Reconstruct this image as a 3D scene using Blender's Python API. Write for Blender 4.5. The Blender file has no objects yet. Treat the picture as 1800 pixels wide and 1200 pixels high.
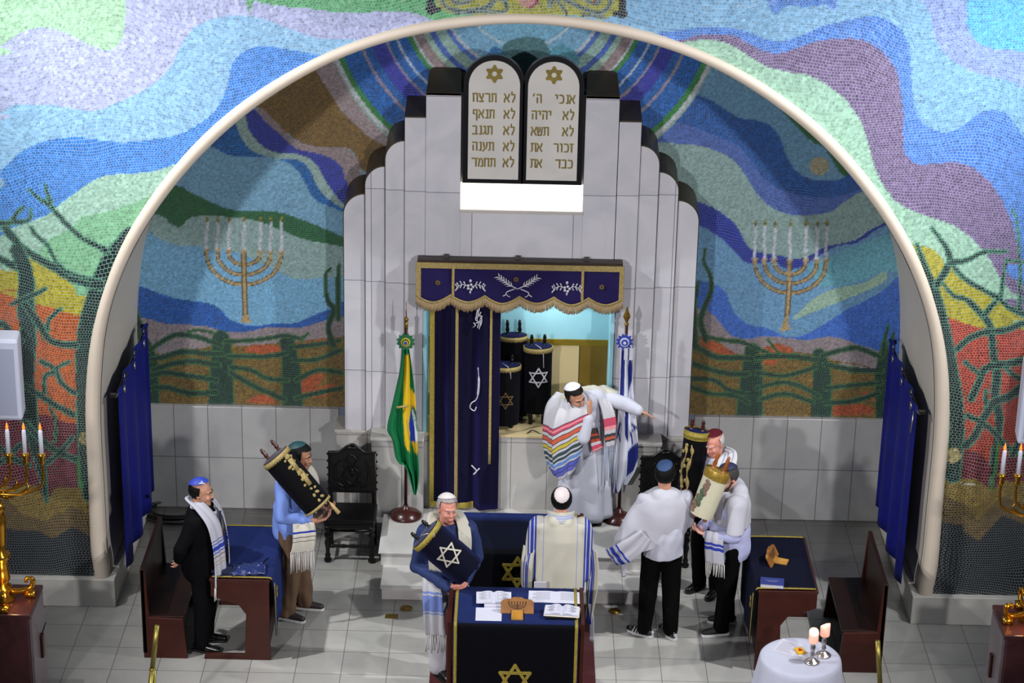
import bpy, math, random
import numpy as np
from mathutils import Vector, Matrix, Euler

SC = bpy.context.scene
COL = SC.collection

# ------------------------------------------------------------------ camera
CAM_H, PITCH, ROLL, FPX = 10.3, math.radians(21.7), math.radians(1.2), 4000.0
CAM_X, CAM_Y = -0.0629, -18.9883
cam_data = bpy.data.cameras.new('camera')
cam = bpy.data.objects.new('camera', cam_data)
COL.objects.link(cam)
cam_data.sensor_width = 36.0
cam_data.lens = FPX / 1800.0 * 36.0
cam_data.clip_end = 200
_f = Vector((0, math.cos(PITCH), -math.sin(PITCH)))
_u0 = Vector((0, math.sin(PITCH), math.cos(PITCH)))
_x0 = Vector((1, 0, 0))
_r = _x0 * math.cos(ROLL) + _u0 * math.sin(ROLL)
_u = _u0 * math.cos(ROLL) - _x0 * math.sin(ROLL)
cam.matrix_world = Matrix(((_r.x, _u.x, -_f.x, CAM_X), (_r.y, _u.y, -_f.y, CAM_Y), (_r.z, _u.z, -_f.z, CAM_H), (0, 0, 0, 1)))
SC.camera = cam

# ------------------------------------------------------------------ light, world, exposure
SC.view_settings.view_transform = 'Standard'
SC.view_settings.look = 'None'
SC.view_settings.gamma = 1.0
SC.view_settings.use_curve_mapping = False
SC.view_settings.exposure = 0.0
world = bpy.data.worlds.new('world')
SC.world = world
world.use_nodes = True
world.node_tree.nodes['Background'].inputs[0].default_value = (0.62, 0.72, 1.0, 1)
world.node_tree.nodes['Background'].inputs[1].default_value = 0.10


def lamp(name, kind, loc, target, energy, color, size=0.3, angle=60, blend=0.5):
    d = bpy.data.lights.new(name, kind)
    d.energy = energy
    d.color = color
    if kind == 'AREA':
        d.shape = 'DISK'
        d.size = size
    elif kind == 'SPOT':
        d.spot_size = math.radians(angle)
        d.spot_blend = blend
        d.shadow_soft_size = size
    else:
        d.shadow_soft_size = size
    o = bpy.data.objects.new(name, d)
    COL.objects.link(o)
    o.location = loc
    if kind != 'POINT':
        o.rotation_euler = (Vector(target) - Vector(loc)).to_track_quat('-Z', 'Y').to_euler()
    return o


# ceiling spots of the hall: two far in front, two close to the mosaic wall
lamp('hall_spot', 'SPOT', (-6.4, -13.0, 7.4), (0.4, 1.0, 2.4), 3900, (1.0, 0.97, 0.98), 0.25, 44, 0.7)
lamp('hall_spot', 'SPOT', (6.4, -13.0, 7.4), (-0.4, 1.0, 2.4), 3900, (1.0, 0.97, 0.98), 0.25, 44, 0.7)
lamp('wall_spot', 'SPOT', (-6.2, -2.4, 8.2), (0.8, 0.3, 0.6), 2500, (0.97, 0.98, 1.0), 0.10, 62, 1.0)
lamp('wall_spot', 'SPOT', (6.2, -2.4, 8.2), (-0.8, 0.3, 0.6), 2500, (0.97, 0.98, 1.0), 0.10, 62, 1.0)
lamp('mosaic_wash', 'SPOT', (-5.3, -1.5, 6.6), (-4.7, 0.0, 5.2), 230, (0.93, 1.0, 0.96), 0.15, 100, 1.0)
lamp('mosaic_wash', 'SPOT', (5.3, -1.5, 6.6), (4.7, 0.0, 5.2), 260, (0.85, 0.97, 1.0), 0.15, 100, 1.0)


# ------------------------------------------------------------------ where a line of sight meets a plane of the place
def _ray(px, py):
    u, v = px - 900.0, py - 600.0
    uu = u * math.cos(ROLL) + v * math.sin(ROLL)
    vv = -u * math.sin(ROLL) + v * math.cos(ROLL)
    return np.array([uu, FPX * math.cos(PITCH) - vv * math.sin(PITCH), -FPX * math.sin(PITCH) - vv * math.cos(PITCH)])


def G(px, py, z=0.0):
    d = _ray(px, py)
    t = (z - CAM_H) / d[2]
    return Vector((CAM_X + t * d[0], CAM_Y + t * d[1], z))


def W(px, py, y):
    d = _ray(px, py)
    t = (y - CAM_Y) / d[1]
    return Vector((CAM_X + t * d[0], y, CAM_H + t * d[2]))


def to_px(X, Y, Z):
    X, Y, Z = X - CAM_X, Y - CAM_Y, Z - CAM_H
    dep = Y * math.cos(PITCH) - Z * math.sin(PITCH)
    vv = -(Y * math.sin(PITCH) + Z * math.cos(PITCH)) * FPX / dep
    uu = FPX * X / dep
    return 900 + uu * math.cos(ROLL) - vv * math.sin(ROLL), 600 + uu * math.sin(ROLL) + vv * math.cos(ROLL)


def lin(c):
    if isinstance(c, str):
        c = tuple(int(c[i:i + 2], 16) / 255 for i in (0, 2, 4))
    return tuple((x / 12.92 if x <= 0.04045 else ((x + 0.055) / 1.055) ** 2.4) for x in c[:3])


# ------------------------------------------------------------------ materials
def new_mat(name):
    m = bpy.data.materials.new(name)
    m.use_nodes = True
    nt = m.node_tree
    return m, nt, nt.nodes['Principled BSDF']


def mat(name, col, rough=0.6, metal=0.0, spec=0.5, var=0.12, scale=8.0, bump=0.0, bscale=60.0, emit=0.0, ecol=None, sheen=0.0, trans=0.0):
    m, nt, b = new_mat(name)
    N, L = nt.nodes, nt.links
    c = lin(col)
    b.inputs['Roughness'].default_value = rough
    b.inputs['Metallic'].default_value = metal
    b.inputs['Specular IOR Level'].default_value = spec
    if sheen:
        b.inputs['Sheen Weight'].default_value = sheen
    if trans:
        b.inputs['Subsurface Weight'].default_value = trans
        b.inputs['Subsurface Radius'].default_value = (0.02, 0.012, 0.008)
    tc = N.new('ShaderNodeTexCoord')
    nz = N.new('ShaderNodeTexNoise')
    nz.inputs['Scale'].default_value = scale
    nz.inputs['Detail'].default_value = 5
    L.new(tc.outputs['Object'], nz.inputs['Vector'])
    r = N.new('ShaderNodeValToRGB')
    r.color_ramp.elements[0].position = 0.3
    r.color_ramp.elements[1].position = 0.7
    r.color_ramp.elements[0].color = tuple(x * (1 - var) for x in c) + (1,)
    r.color_ramp.elements[1].color = tuple(min(1, x * (1 + var)) for x in c) + (1,)
    L.new(nz.outputs['Fac'], r.inputs['Fac'])
    L.new(r.outputs['Color'], b.inputs['Base Color'])
    if bump:
        n2 = N.new('ShaderNodeTexNoise')
        n2.inputs['Scale'].default_value = bscale
        n2.inputs['Detail'].default_value = 3
        L.new(tc.outputs['Object'], n2.inputs['Vector'])
        bp = N.new('ShaderNodeBump')
        bp.inputs['Strength'].default_value = bump
        bp.inputs['Distance'].default_value = 0.01
        L.new(n2.outputs['Fac'], bp.inputs['Height'])
        L.new(bp.outputs['Normal'], b.inputs['Normal'])
    if emit:
        b.inputs['Emission Color'].default_value = lin(ecol or col) + (1,)
        b.inputs['Emission Strength'].default_value = emit
    return m


def marble(name, col, joint=None, bw=0.4, bh=0.4, axes='XY', off=(0, 0), joint_col='6e6a66', rough=0.22, vein=0.12, stag=0.0):
    """Veined marble with thin joints every bw x bh metres along two axes."""
    m, nt, b = new_mat(name)
    N, L = nt.nodes, nt.links
    c = lin(col)
    b.inputs['Roughness'].default_value = rough
    geo = N.new('ShaderNodeNewGeometry')
    nz = N.new('ShaderNodeTexNoise')
    nz.inputs['Scale'].default_value = 1.9
    nz.inputs['Detail'].default_value = 9
    nz.inputs['Distortion'].default_value = 1.4
    L.new(geo.outputs['Position'], nz.inputs['Vector'])
    r = N.new('ShaderNodeValToRGB')
    e = r.color_ramp.elements
    e[0].position, e[1].position = 0.28, 0.6
    e[0].color = tuple(x * (1 - 2.0 * vein) * k for x, k in zip(c, (0.97, 0.98, 1.0))) + (1,)
    e[1].color = c + (1,)
    L.new(nz.outputs['Fac'], r.inputs['Fac'])
    src = r.outputs['Color']
    if joint:
        sep = N.new('ShaderNodeSeparateXYZ')
        L.new(geo.outputs['Position'], sep.inputs[0])
        com = N.new('ShaderNodeCombineXYZ')
        for k in (0, 1):
            a = N.new('ShaderNodeMath')
            a.operation = 'ADD'
            a.inputs[1].default_value = off[k] + 100 * (bw, bh)[k]
            L.new(sep.outputs[axes[k]], a.inputs[0])
            L.new(a.outputs[0], com.inputs[k])
        br = N.new('ShaderNodeTexBrick')
        br.offset = stag
        br.inputs['Scale'].default_value = 1.0
        br.inputs['Brick Width'].default_value = bw
        br.inputs['Row Height'].default_value = bh
        br.inputs['Mortar Size'].default_value = joint
        br.inputs['Mortar Smooth'].default_value = 0.3
        br.inputs['Color1'].default_value = (0.93, 0.93, 0.93, 1)
        br.inputs['Color2'].default_value = (1.05, 1.05, 1.05, 1)
        jc = lin(joint_col)
        br.inputs['Mortar'].default_value = tuple(min(1.5, a / max(b_, .01)) for a, b_ in zip(jc, c)) + (1,)
        L.new(com.outputs[0], br.inputs['Vector'])
        mx = N.new('ShaderNodeMix')
        mx.data_type = 'RGBA'
        mx.blend_type = 'MULTIPLY'
        mx.inputs['Factor'].default_value = 1.0
        L.new(src, mx.inputs[6])
        L.new(br.outputs['Color'], mx.inputs[7])
        src = mx.outputs[2]
    L.new(src, b.inputs['Base Color'])
    return m


def stripes(name, axis, lo, hi, stops, rough=0.85, bump=0.25):
    """Cloth whose colour changes in hard bands along a local axis (X, Y, Z) or UV (U, V): stops are (position in metres, hex)."""
    m, nt, b = new_mat(name)
    N, L = nt.nodes, nt.links
    b.inputs['Roughness'].default_value = rough
    b.inputs['Specular IOR Level'].default_value = 0.2
    tc = N.new('ShaderNodeTexCoord')
    sep = N.new('ShaderNodeSeparateXYZ')
    L.new(tc.outputs['UV' if axis in 'UV' else 'Object'], sep.inputs[0])
    mr = N.new('ShaderNodeMapRange')
    mr.inputs['From Min'].default_value = lo
    mr.inputs['From Max'].default_value = hi
    L.new(sep.outputs[{'U': 'X', 'V': 'Y'}.get(axis, axis)], mr.inputs['Value'])
    r = N.new('ShaderNodeValToRGB')
    r.color_ramp.interpolation = 'CONSTANT'
    el = r.color_ramp.elements
    while len(el) > 1:
        el.remove(el[-1])
    for i, (p, c) in enumerate(stops):
        q = max(0.0, min(1.0, (p - lo) / (hi - lo)))
        e = el[0] if i == 0 else el.new(q)
        e.position = q
        e.color = lin(c) + (1,)
    L.new(mr.outputs[0], r.inputs['Fac'])
    L.new(r.outputs['Color'], b.inputs['Base Color'])
    nz = N.new('ShaderNodeTexNoise')
    nz.inputs['Scale'].default_value = 90
    L.new(tc.outputs['Object'], nz.inputs['Vector'])
    bp = N.new('ShaderNodeBump')
    bp.inputs['Strength'].default_value = bump
    bp.inputs['Distance'].default_value = 0.004
    L.new(nz.outputs['Fac'], bp.inputs['Height'])
    L.new(bp.outputs['Normal'], b.inputs['Normal'])
    return m


def velvet(name, face, graze, rough=0.8):
    """Napped cloth: deep colour seen square on, its pile catching light along glancing views."""
    m, nt, b = new_mat(name)
    N, L = nt.nodes, nt.links
    b.inputs['Roughness'].default_value = rough
    b.inputs['Specular IOR Level'].default_value = 0.1
    lw = N.new('ShaderNodeLayerWeight')
    lw.inputs['Blend'].default_value = 0.5
    r = N.new('ShaderNodeValToRGB')
    r.color_ramp.elements[0].position, r.color_ramp.elements[1].position = 0.16, 0.6
    r.color_ramp.elements[0].color = lin(face) + (1,)
    r.color_ramp.elements[1].color = lin(graze) + (1,)
    L.new(lw.outputs['Facing'], r.inputs['Fac'])
    tc = N.new('ShaderNodeTexCoord')
    nz = N.new('ShaderNodeTexNoise')
    nz.inputs['Scale'].default_value = 7
    nz.inputs['Detail'].default_value = 4
    L.new(tc.outputs['Object'], nz.inputs['Vector'])
    mr = N.new('ShaderNodeMapRange')
    mr.inputs['To Min'].default_value = 0.8
    mr.inputs['To Max'].default_value = 1.2
    L.new(nz.outputs['Fac'], mr.inputs['Value'])
    mx = N.new('ShaderNodeVectorMath')
    mx.operation = 'SCALE'
    L.new(r.outputs['Color'], mx.inputs[0])
    L.new(mr.outputs[0], mx.inputs['Scale'])
    L.new(mx.outputs[0], b.inputs['Base Color'])
    return m


def dyed(name, rough=0.6, spec=0.35, bump=0.2):
    """Cloth or board whose woven colour sits in the mesh's colour attribute 'dye'."""
    m, nt, b = new_mat(name)
    N, L = nt.nodes, nt.links
    b.inputs['Roughness'].default_value = rough
    b.inputs['Specular IOR Level'].default_value = spec
    a = N.new('ShaderNodeAttribute')
    a.attribute_name = 'dye'
    L.new(a.outputs['Color'], b.inputs['Base Color'])
    return m


# ------------------------------------------------------------------ mesh builder
def cat(pts, n, closed=False):
    """Catmull-Rom through pts, n points per span."""
    P = [np.array(p, float) for p in pts]
    out = []
    m = len(P)
    rng = range(m) if closed else range(m - 1)
    for i in rng:
        p0 = P[(i - 1) % m] if (closed or i > 0) else 2 * P[0] - P[1]
        p1, p2 = P[i], P[(i + 1) % m]
        p3 = P[(i + 2) % m] if (closed or i + 2 < m) else 2 * P[-1] - P[-2]
        for k in range(n):
            t = k / n
            out.append(0.5 * ((2 * p1) + (-p0 + p2) * t + (2 * p0 - 5 * p1 + 4 * p2 - p3) * t * t + (-p0 + 3 * p1 - 3 * p2 + p3) * t ** 3))
    if not closed:
        out.append(P[-1])
    return out


class MB:
    def __init__(self):
        self.v, self.f, self.uv = [], [], {}

    def add(self, v, f):
        n = len(self.v)
        self.v += [tuple(map(float, p)) for p in v]
        self.f += [tuple(i + n for i in q) for q in f]
        return n

    def box(self, x0, x1, y0, y1, z0, z1, rot=None, c=None):
        v = [(x, y, z) for x in (x0, x1) for y in (y0, y1) for z in (z0, z1)]
        if rot is not None:
            c = Vector(c) if c is not None else Vector(((x0 + x1) / 2, (y0 + y1) / 2, (z0 + z1) / 2))
            v = [rot @ (Vector(p) - c) + c for p in v]
        self.add(v, [(0, 1, 3, 2), (4, 6, 7, 5), (0, 4, 5, 1), (2, 3, 7, 6), (0, 2, 6, 4), (1, 5, 7, 3)])
        return self

    def lathe(self, prof, c=(0, 0, 0), n=24, R=None, caps=True):
        vs, fs = [], []
        for r, z in prof:
            for k in range(n):
                a = 2 * math.pi * k / n
                p = Vector((r * math.cos(a), r * math.sin(a), z))
                if R is not None:
                    p = R @ p
                vs.append(p + Vector(c))
        for i in range(len(prof) - 1):
            for k in range(n):
                a, b = i * n + k, i * n + (k + 1) % n
                fs.append((a, b, b + n, a + n))
        if caps:
            fs.append(tuple(range(n - 1, -1, -1)))
            fs.append(tuple((len(prof) - 1) * n + k for k in range(n)))
        self.add(vs, fs)
        return self

    def tube(self, path, r, n=10, caps=True, flat=None, up=None):
        """Sweep along path; r a number or list; flat scales the second axis (number or list)."""
        P = [Vector(p) for p in path]
        m = len(P)
        rr = [r] * m if isinstance(r, (int, float)) else list(r)
        ff = [1.0] * m if flat is None else ([flat] * m if isinstance(flat, (int, float)) else list(flat))
        vs, fs = [], []
        a = None
        for i in range(m):
            t = (P[min(i + 1, m - 1)] - P[max(i - 1, 0)]).normalized()
            if a is None:
                h = Vector(up) if up is not None else (Vector((0, 0, 1)) if abs(t.z) < 0.9 else Vector((1, 0, 0)))
                a = (h - t * h.dot(t)).normalized()
            else:
                a = (a - t * a.dot(t)).normalized()
            b = t.cross(a)
            for k in range(n):
                w = 2 * math.pi * k / n
                vs.append(P[i] + a * (math.cos(w) * rr[i]) + b * (math.sin(w) * rr[i] * ff[i]))
        for i in range(m - 1):
            for k in range(n):
                p, q = i * n + k, i * n + (k + 1) % n
                fs.append((p, q, q + n, p + n))
        if caps:
            fs.append(tuple(range(n - 1, -1, -1)))
            fs.append(tuple((m - 1) * n + k for k in range(n)))
        self.add(vs, fs)
        return self

    def ell(self, c, r, R=None, nu=16, nv=10):
        if isinstance(r, (int, float)):
            r = (r, r, r)
        vs, fs = [], []
        c = Vector(c)
        for j in range(1, nv):
            th = math.pi * j / nv
            for k in range(nu):
                a = 2 * math.pi * k / nu
                p = Vector((r[0] * math.sin(th) * math.cos(a), r[1] * math.sin(th) * math.sin(a), r[2] * math.cos(th)))
                vs.append((R @ p if R is not None else p) + c)
        t, b = Vector((0, 0, r[2])), Vector((0, 0, -r[2]))
        vs += [(R @ t if R is not None else t) + c, (R @ b if R is not None else b) + c]
        T, B = len(vs) - 2, len(vs) - 1
        for k in range(nu):
            fs.append((T, k, (k + 1) % nu))
            o = (nv - 2) * nu
            fs.append((B, o + (k + 1) % nu, o + k))
        for j in range(nv - 2):
            for k in range(nu):
                p, q = j * nu + k, j * nu + (k + 1) % nu
                fs.append((p, p + nu, q + nu, q))
        self.add(vs, fs)
        return self

    def cap(self, p0, r0, p1, r1, n=12):
        """Round-ended tapered capsule."""
        p0, p1 = Vector(p0), Vector(p1)
        t = (p1 - p0)
        if t.length < 1e-6:
            return self.ell(p0, r0)
        t.normalize()
        path, rad = [], []
        for k in range(5):
            a = math.pi / 2 * k / 4
            path.append(p0 - t * (r0 * math.cos(a)))
            rad.append(max(r0 * math.sin(a), r0 * 0.03))
        for k in range(5):
            a = math.pi / 2 * k / 4
            path.append(p1 + t * (r1 * math.sin(a)))
            rad.append(max(r1 * math.cos(a), r1 * 0.03))
        return self.tube(path, rad, n)

    def prism(self, poly, d0, d1, plane='xz'):
        """Polygon (a, b) in a plane, extruded from d0 to d1 along the third axis."""
        def P(a, b, d):
            return {'xz': (a, d, b), 'yz': (d, a, b), 'xy': (a, b, d)}[plane]
        n = len(poly)
        vs = [P(a, b, d0) for a, b in poly] + [P(a, b, d1) for a, b in poly]
        fs = [tuple(range(n)), tuple(range(2 * n - 1, n - 1, -1))]
        fs += [(i, i + n, (i + 1) % n + n, (i + 1) % n) for i in range(n)]
        self.add(vs, fs)
        return self

    def grid(self, P, wrap=False, uv=None):
        """P: rows of points."""
        nr, nc = len(P), len(P[0])
        n0 = self.add([p for row in P for p in row], [])
        for i in range(nr - 1):
            for j in range(nc if wrap else nc - 1):
                self.f.append((n0 + i * nc + j, n0 + i * nc + (j + 1) % nc, n0 + (i + 1) * nc + (j + 1) % nc, n0 + (i + 1) * nc + j))
        if uv is not None:
            for i in range(nr):
                for j in range(nc):
                    self.uv[n0 + i * nc + j] = uv[i][j]
        return self

    def mesh(self, name, smooth=True):
        me = bpy.data.meshes.new(name)
        me.from_pydata(self.v, [], self.f)
        if smooth:
            me.polygons.foreach_set('use_smooth', [True] * len(me.polygons))
        if self.uv:
            ul = me.uv_layers.new(name='UVMap')
            vi = np.empty(len(me.loops), int)
            me.loops.foreach_get('vertex_index', vi)
            arr = np.array([self.uv.get(i, (0, 0)) for i in range(len(self.v))], float)
            ul.data.foreach_set('uv', arr[vi].ravel())
        me.update()
        return me


def fix_normals(me):
    import bmesh
    bm = bmesh.new()
    bm.from_mesh(me)
    bmesh.ops.recalc_face_normals(bm, faces=bm.faces)
    bm.to_mesh(me)
    bm.free()


def link(name, me, m, parent=None, world=False, bev=0.0, solid=0.0, sub=0, auto=None):
    o = bpy.data.objects.new(name, me)
    COL.objects.link(o)
    if m is not None:
        me.materials.append(m)
    if parent is not None:
        o.parent = parent
        if world:
            o.matrix_parent_inverse = Matrix.LocRotScale(parent.location, parent.rotation_euler, None).inverted()
    if solid:
        s = o.modifiers.new('thickness', 'SOLIDIFY')
        s.thickness = solid
        s.offset = 0
    if bev:
        b = o.modifiers.new('edges', 'BEVEL')
        b.width = bev
        b.segments = 2
        b.limit_method = 'ANGLE'
        b.angle_limit = math.radians(40)
    if sub:
        s = o.modifiers.new('smooth', 'SUBSURF')
        s.levels = s.render_levels = sub
    return o


def obj(name, mb, m, parent=None, world=False, bev=0.0, smooth=None, solid=0.0, sub=0):
    if smooth is None:
        smooth = not bev
    me = mb.mesh(name, smooth)
    if not smooth or bev:
        fix_normals(me)
    if bev:
        me.polygons.foreach_set('use_smooth', [False] * len(me.polygons))
    return link(name, me, m, parent, world, bev, solid, sub)


def thing(name, label, cat_, loc=(0, 0, 0), rotz=0.0, group=None):
    o = bpy.data.objects.new(name, None)
    COL.objects.link(o)
    o.empty_display_size = 0.1
    o.location = loc
    o.rotation_euler = (0, 0, rotz)
    return tag(o, label, cat_, group)


def tag(o, label, cat_, group=None):
    o['label'] = label
    o['category'] = cat_
    if group:
        o['group'] = group
    return o


def struct(o):
    o['kind'] = 'structure'
    return o


def blob(name, mb, m, parent, voxel=0.008, smooth=4, fold=0.0, seed=0, cut=None, fdir=(1, 1, 0.25), fscale=26.0, world=False):
    """Fuse overlapping closed shells into one continuous skin; optional soft folds; cut = list of (point, normal) planes trimmed off."""
    me = mb.mesh(name, True)
    fix_normals(me)
    o = link(name, me, m, parent, world)
    r = o.modifiers.new('fuse', 'REMESH')
    r.mode = 'VOXEL'
    r.voxel_size = voxel
    r.use_smooth_shade = True
    s = o.modifiers.new('soft', 'SMOOTH')
    s.factor = 0.5
    s.iterations = smooth
    dg = bpy.context.evaluated_depsgraph_get()
    me2 = bpy.data.meshes.new_from_object(o.evaluated_get(dg))
    o.modifiers.clear()
    old = o.data
    o.data = me2
    me2.name = name
    bpy.data.meshes.remove(old)
    if not len(me2.materials) and m is not None:
        me2.materials.append(m)
    if fold:
        n = len(me2.vertices)
        co = np.empty(n * 3)
        no = np.empty(n * 3)
        me2.vertices.foreach_get('co', co)
        me2.vertex_normals.foreach_get('vector', no)
        co, no = co.reshape(-1, 3), no.reshape(-1, 3)
        rs = np.random.RandomState(seed)
        d = np.zeros(n)
        for k in range(7):
            kv = rs.normal(size=3) * np.array(fdir) * fscale * (0.6 + 0.25 * k)
            ph = rs.uniform(0, 6.28)
            wob = np.sin(co @ (rs.normal(size=3) * 9) + rs.uniform(0, 6)) * 0.9
            d += np.sin(co @ kv + ph + wob) / (1 + 0.35 * k)
        co = co + no * (fold * d / 2.2)[:, None]
        me2.vertices.foreach_set('co', co.ravel())
    if cut:
        import bmesh
        bm = bmesh.new()
        bm.from_mesh(me2)
        for p, nn in cut:
            g = bmesh.ops.bisect_plane(bm, geom=bm.verts[:] + bm.edges[:] + bm.faces[:], plane_co=p, plane_no=nn, clear_outer=True)
            ed = [e for e in g['geom_cut'] if isinstance(e, bmesh.types.BMEdge)]
            if ed:
                bmesh.ops.holes_fill(bm, edges=ed)
        bm.to_mesh(me2)
        bm.free()
    me2.polygons.foreach_set('use_smooth', [True] * len(me2.polygons))
    me2.update()
    return o


def dye(me, cols):
    a = me.color_attributes.new('dye', 'FLOAT_COLOR', 'POINT')
    arr = np.ones((len(me.vertices), 4))
    arr[:, :3] = cols
    a.data.foreach_set('color', arr.ravel())


def spiky_star(r, w, z0=0.0, th=0.004):
    """Six-pointed star of two interlaced outlined triangles in the local xz plane, as bars of width w."""
    mb = MB()
    for k in range(2):
        T = [Vector((r * math.sin(a), 0, r * math.cos(a))) for a in (k * math.pi + j * 2 * math.pi / 3 for j in range(3))]
        for j in range(3):
            p, q = T[j], T[(j + 1) % 3]
            t = (q - p).normalized()
            n = Vector((-t.z, 0, t.x)) * (w / 2)
            p2, q2 = p - t * w * 0.4, q + t * w * 0.4
            y0 = -th * (1 + 0.3 * k + 0.09 * j)
            m = 14
            base = []
            for i in range(m + 1):
                c = p2.lerp(q2, i / m)
                base += [(c.x + n.x, 0, c.z + n.z), (c.x - n.x, 0, c.z - n.z), (c.x - n.x, y0, c.z - n.z), (c.x + n.x, y0, c.z + n.z)]
            fs = [(0, 1, 2, 3), (4 * m + 3, 4 * m + 2, 4 * m + 1, 4 * m)]
            for i in range(m):
                fs += [(4 * i + e, 4 * i + 4 + e, 4 * i + 4 + (e + 1) % 4, 4 * i + (e + 1) % 4) for e in range(4)]
            mb.add(base, fs)
    return mb
# ------------------------------------------------------------------ the two mosaic walls
def pts(s):
    a = np.array([float(x) for x in s.replace(',', ' ').split()])
    return a.reshape(-1, 2)


class Mural:
    """A wall at depth y laid with small coloured stones: a fine mesh whose points carry the stone colour."""
    def __init__(self, y, x0, x1, z0, z1, step):
        self.y = y
        self.nx, self.nz = int((x1 - x0) / step) + 1, int((z1 - z0) / step) + 1
        X, Z = np.meshgrid(np.linspace(x0, x1, self.nx), np.linspace(z0, z1, self.nz))
        self.X, self.Z = X.ravel(), Z.ravel()
        self.px, self.py = to_px(self.X, np.full_like(self.X, y), self.Z)
        self.col = np.zeros((len(self.X), 3))
        self.rs = np.random.RandomState(5)

    def inside(self, poly, sel):
        x, y = self.px[sel], self.py[sel]
        r = np.zeros(len(x), bool)
        n = len(poly)
        for i in range(n):
            x1, y1 = poly[i]
            x2, y2 = poly[(i + 1) % n]
            if y1 == y2:
                continue
            c = ((y1 > y) != (y2 > y)) & (x < (x2 - x1) * (y - y1) / (y2 - y1) + x1)
            r ^= c
        return r

    def put(self, idx, c, mott=0.0):
        c = np.array(lin(c))
        if mott:
            k = 1 + mott * self.rs.normal(size=len(idx))
            self.col[idx] = c[None, :] * np.clip(k, .4, 1.8)[:, None]
        else:
            self.col[idx] = c

    def poly(self, s, c, mott=0.0, close='', smooth=True):
        a = pts(s)
        if smooth:
            a = np.array(cat(a, 5, closed=not close))
        if close:
            a = np.vstack([a, pts(close)])
        sel = np.where((self.px > a[:, 0].min()) & (self.px < a[:, 0].max()) & (self.py > a[:, 1].min()) & (self.py < a[:, 1].max()))[0]
        self.put(sel[self.inside(a, sel)], c, mott)

    def stroke(self, s, w, c, rim=None, rw=2.0, mott=0.0):
        """Polyline x,y,w ... or x,y with constant w, painted as a limb with an optional rim."""
        if isinstance(s, str):
            a = np.array([float(x) for x in s.replace(',', ' ').split()])
            a = a.reshape(-1, 2) if w else a.reshape(-1, 3)
        else:
            a = np.asarray(s, float)
        if w:
            a = np.hstack([a, np.full((len(a), 1), float(w))])
        if len(a) > 2:
            a = np.array(cat(a, 4))
        mw = a[:, 2].max() / 2 + rw + 1
        sel = np.where((self.px > a[:, 0].min() - mw) & (self.px < a[:, 0].max() + mw) & (self.py > a[:, 1].min() - mw) & (self.py < a[:, 1].max() + mw))[0]
        x, y = self.px[sel], self.py[sel]
        best = np.full(len(sel), 1e9)
        for i in range(len(a) - 1):
            d = a[i + 1] - a[i]
            L2 = d[0] ** 2 + d[1] ** 2 + 1e-9
            t = np.clip(((x - a[i, 0]) * d[0] + (y - a[i, 1]) * d[1]) / L2, 0, 1)
            e = np.hypot(x - a[i, 0] - t * d[0], y - a[i, 1] - t * d[1]) - (a[i, 2] + t * d[2]) / 2
            best = np.minimum(best, e)
        if rim:
            self.put(sel[best < rw * 0.5], rim)
            self.put(sel[best < -rw * 0.5], c, mott)
        else:
            self.put(sel[best < 0], c, mott)

    def ring(self, cx, cy, r0, r1, c, mott=0.0, asp=0.95):
        d = np.hypot(self.px - cx, (self.py - cy) / asp)
        self.put(np.where((d >= r0) & (d < r1))[0], c, mott)

    def build(self, name, m, keep):
        i = np.arange(self.nx * self.nz).reshape(self.nz, self.nx)
        a, b, c, d = (q.ravel() for q in (i[:-1, :-1], i[:-1, 1:], i[1:, 1:], i[1:, :-1]))
        cx, cz = (self.X[a] + self.X[c]) / 2, (self.Z[a] + self.Z[c]) / 2
        k = keep(cx, cz)
        F = np.stack([a, b, c, d], 1)[k]
        used = np.zeros(len(self.X), bool)
        used[F.ravel()] = True
        new = np.cumsum(used) - 1
        F = new[F]
        me = bpy.data.meshes.new(name)
        nv, nf = int(used.sum()), len(F)
        me.vertices.add(nv)
        me.loops.add(nf * 4)
        me.polygons.add(nf)
        co = np.stack([self.X[used], np.full(nv, self.y), self.Z[used]], 1)
        me.vertices.foreach_set('co', co.ravel())
        me.loops.foreach_set('vertex_index', F.ravel().astype(np.int32))
        me.polygons.foreach_set('loop_start', (np.arange(nf) * 4).astype(np.int32))
        me.update(calc_edges=True)
        at = me.color_attributes.new('dye', 'FLOAT_COLOR', 'POINT')
        arr = np.ones((nv, 4))
        odd = np.random.RandomState(9).uniform(size=nv)
        cc = self.col[used] * np.where(odd < .012, .55, np.where(odd > .985, 1.25, 1.0))[:, None]
        arr[:, :3] = np.clip(cc, 0, 1)
        at.data.foreach_set('color', arr.ravel())
        return struct(link(name, me, m))


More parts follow.
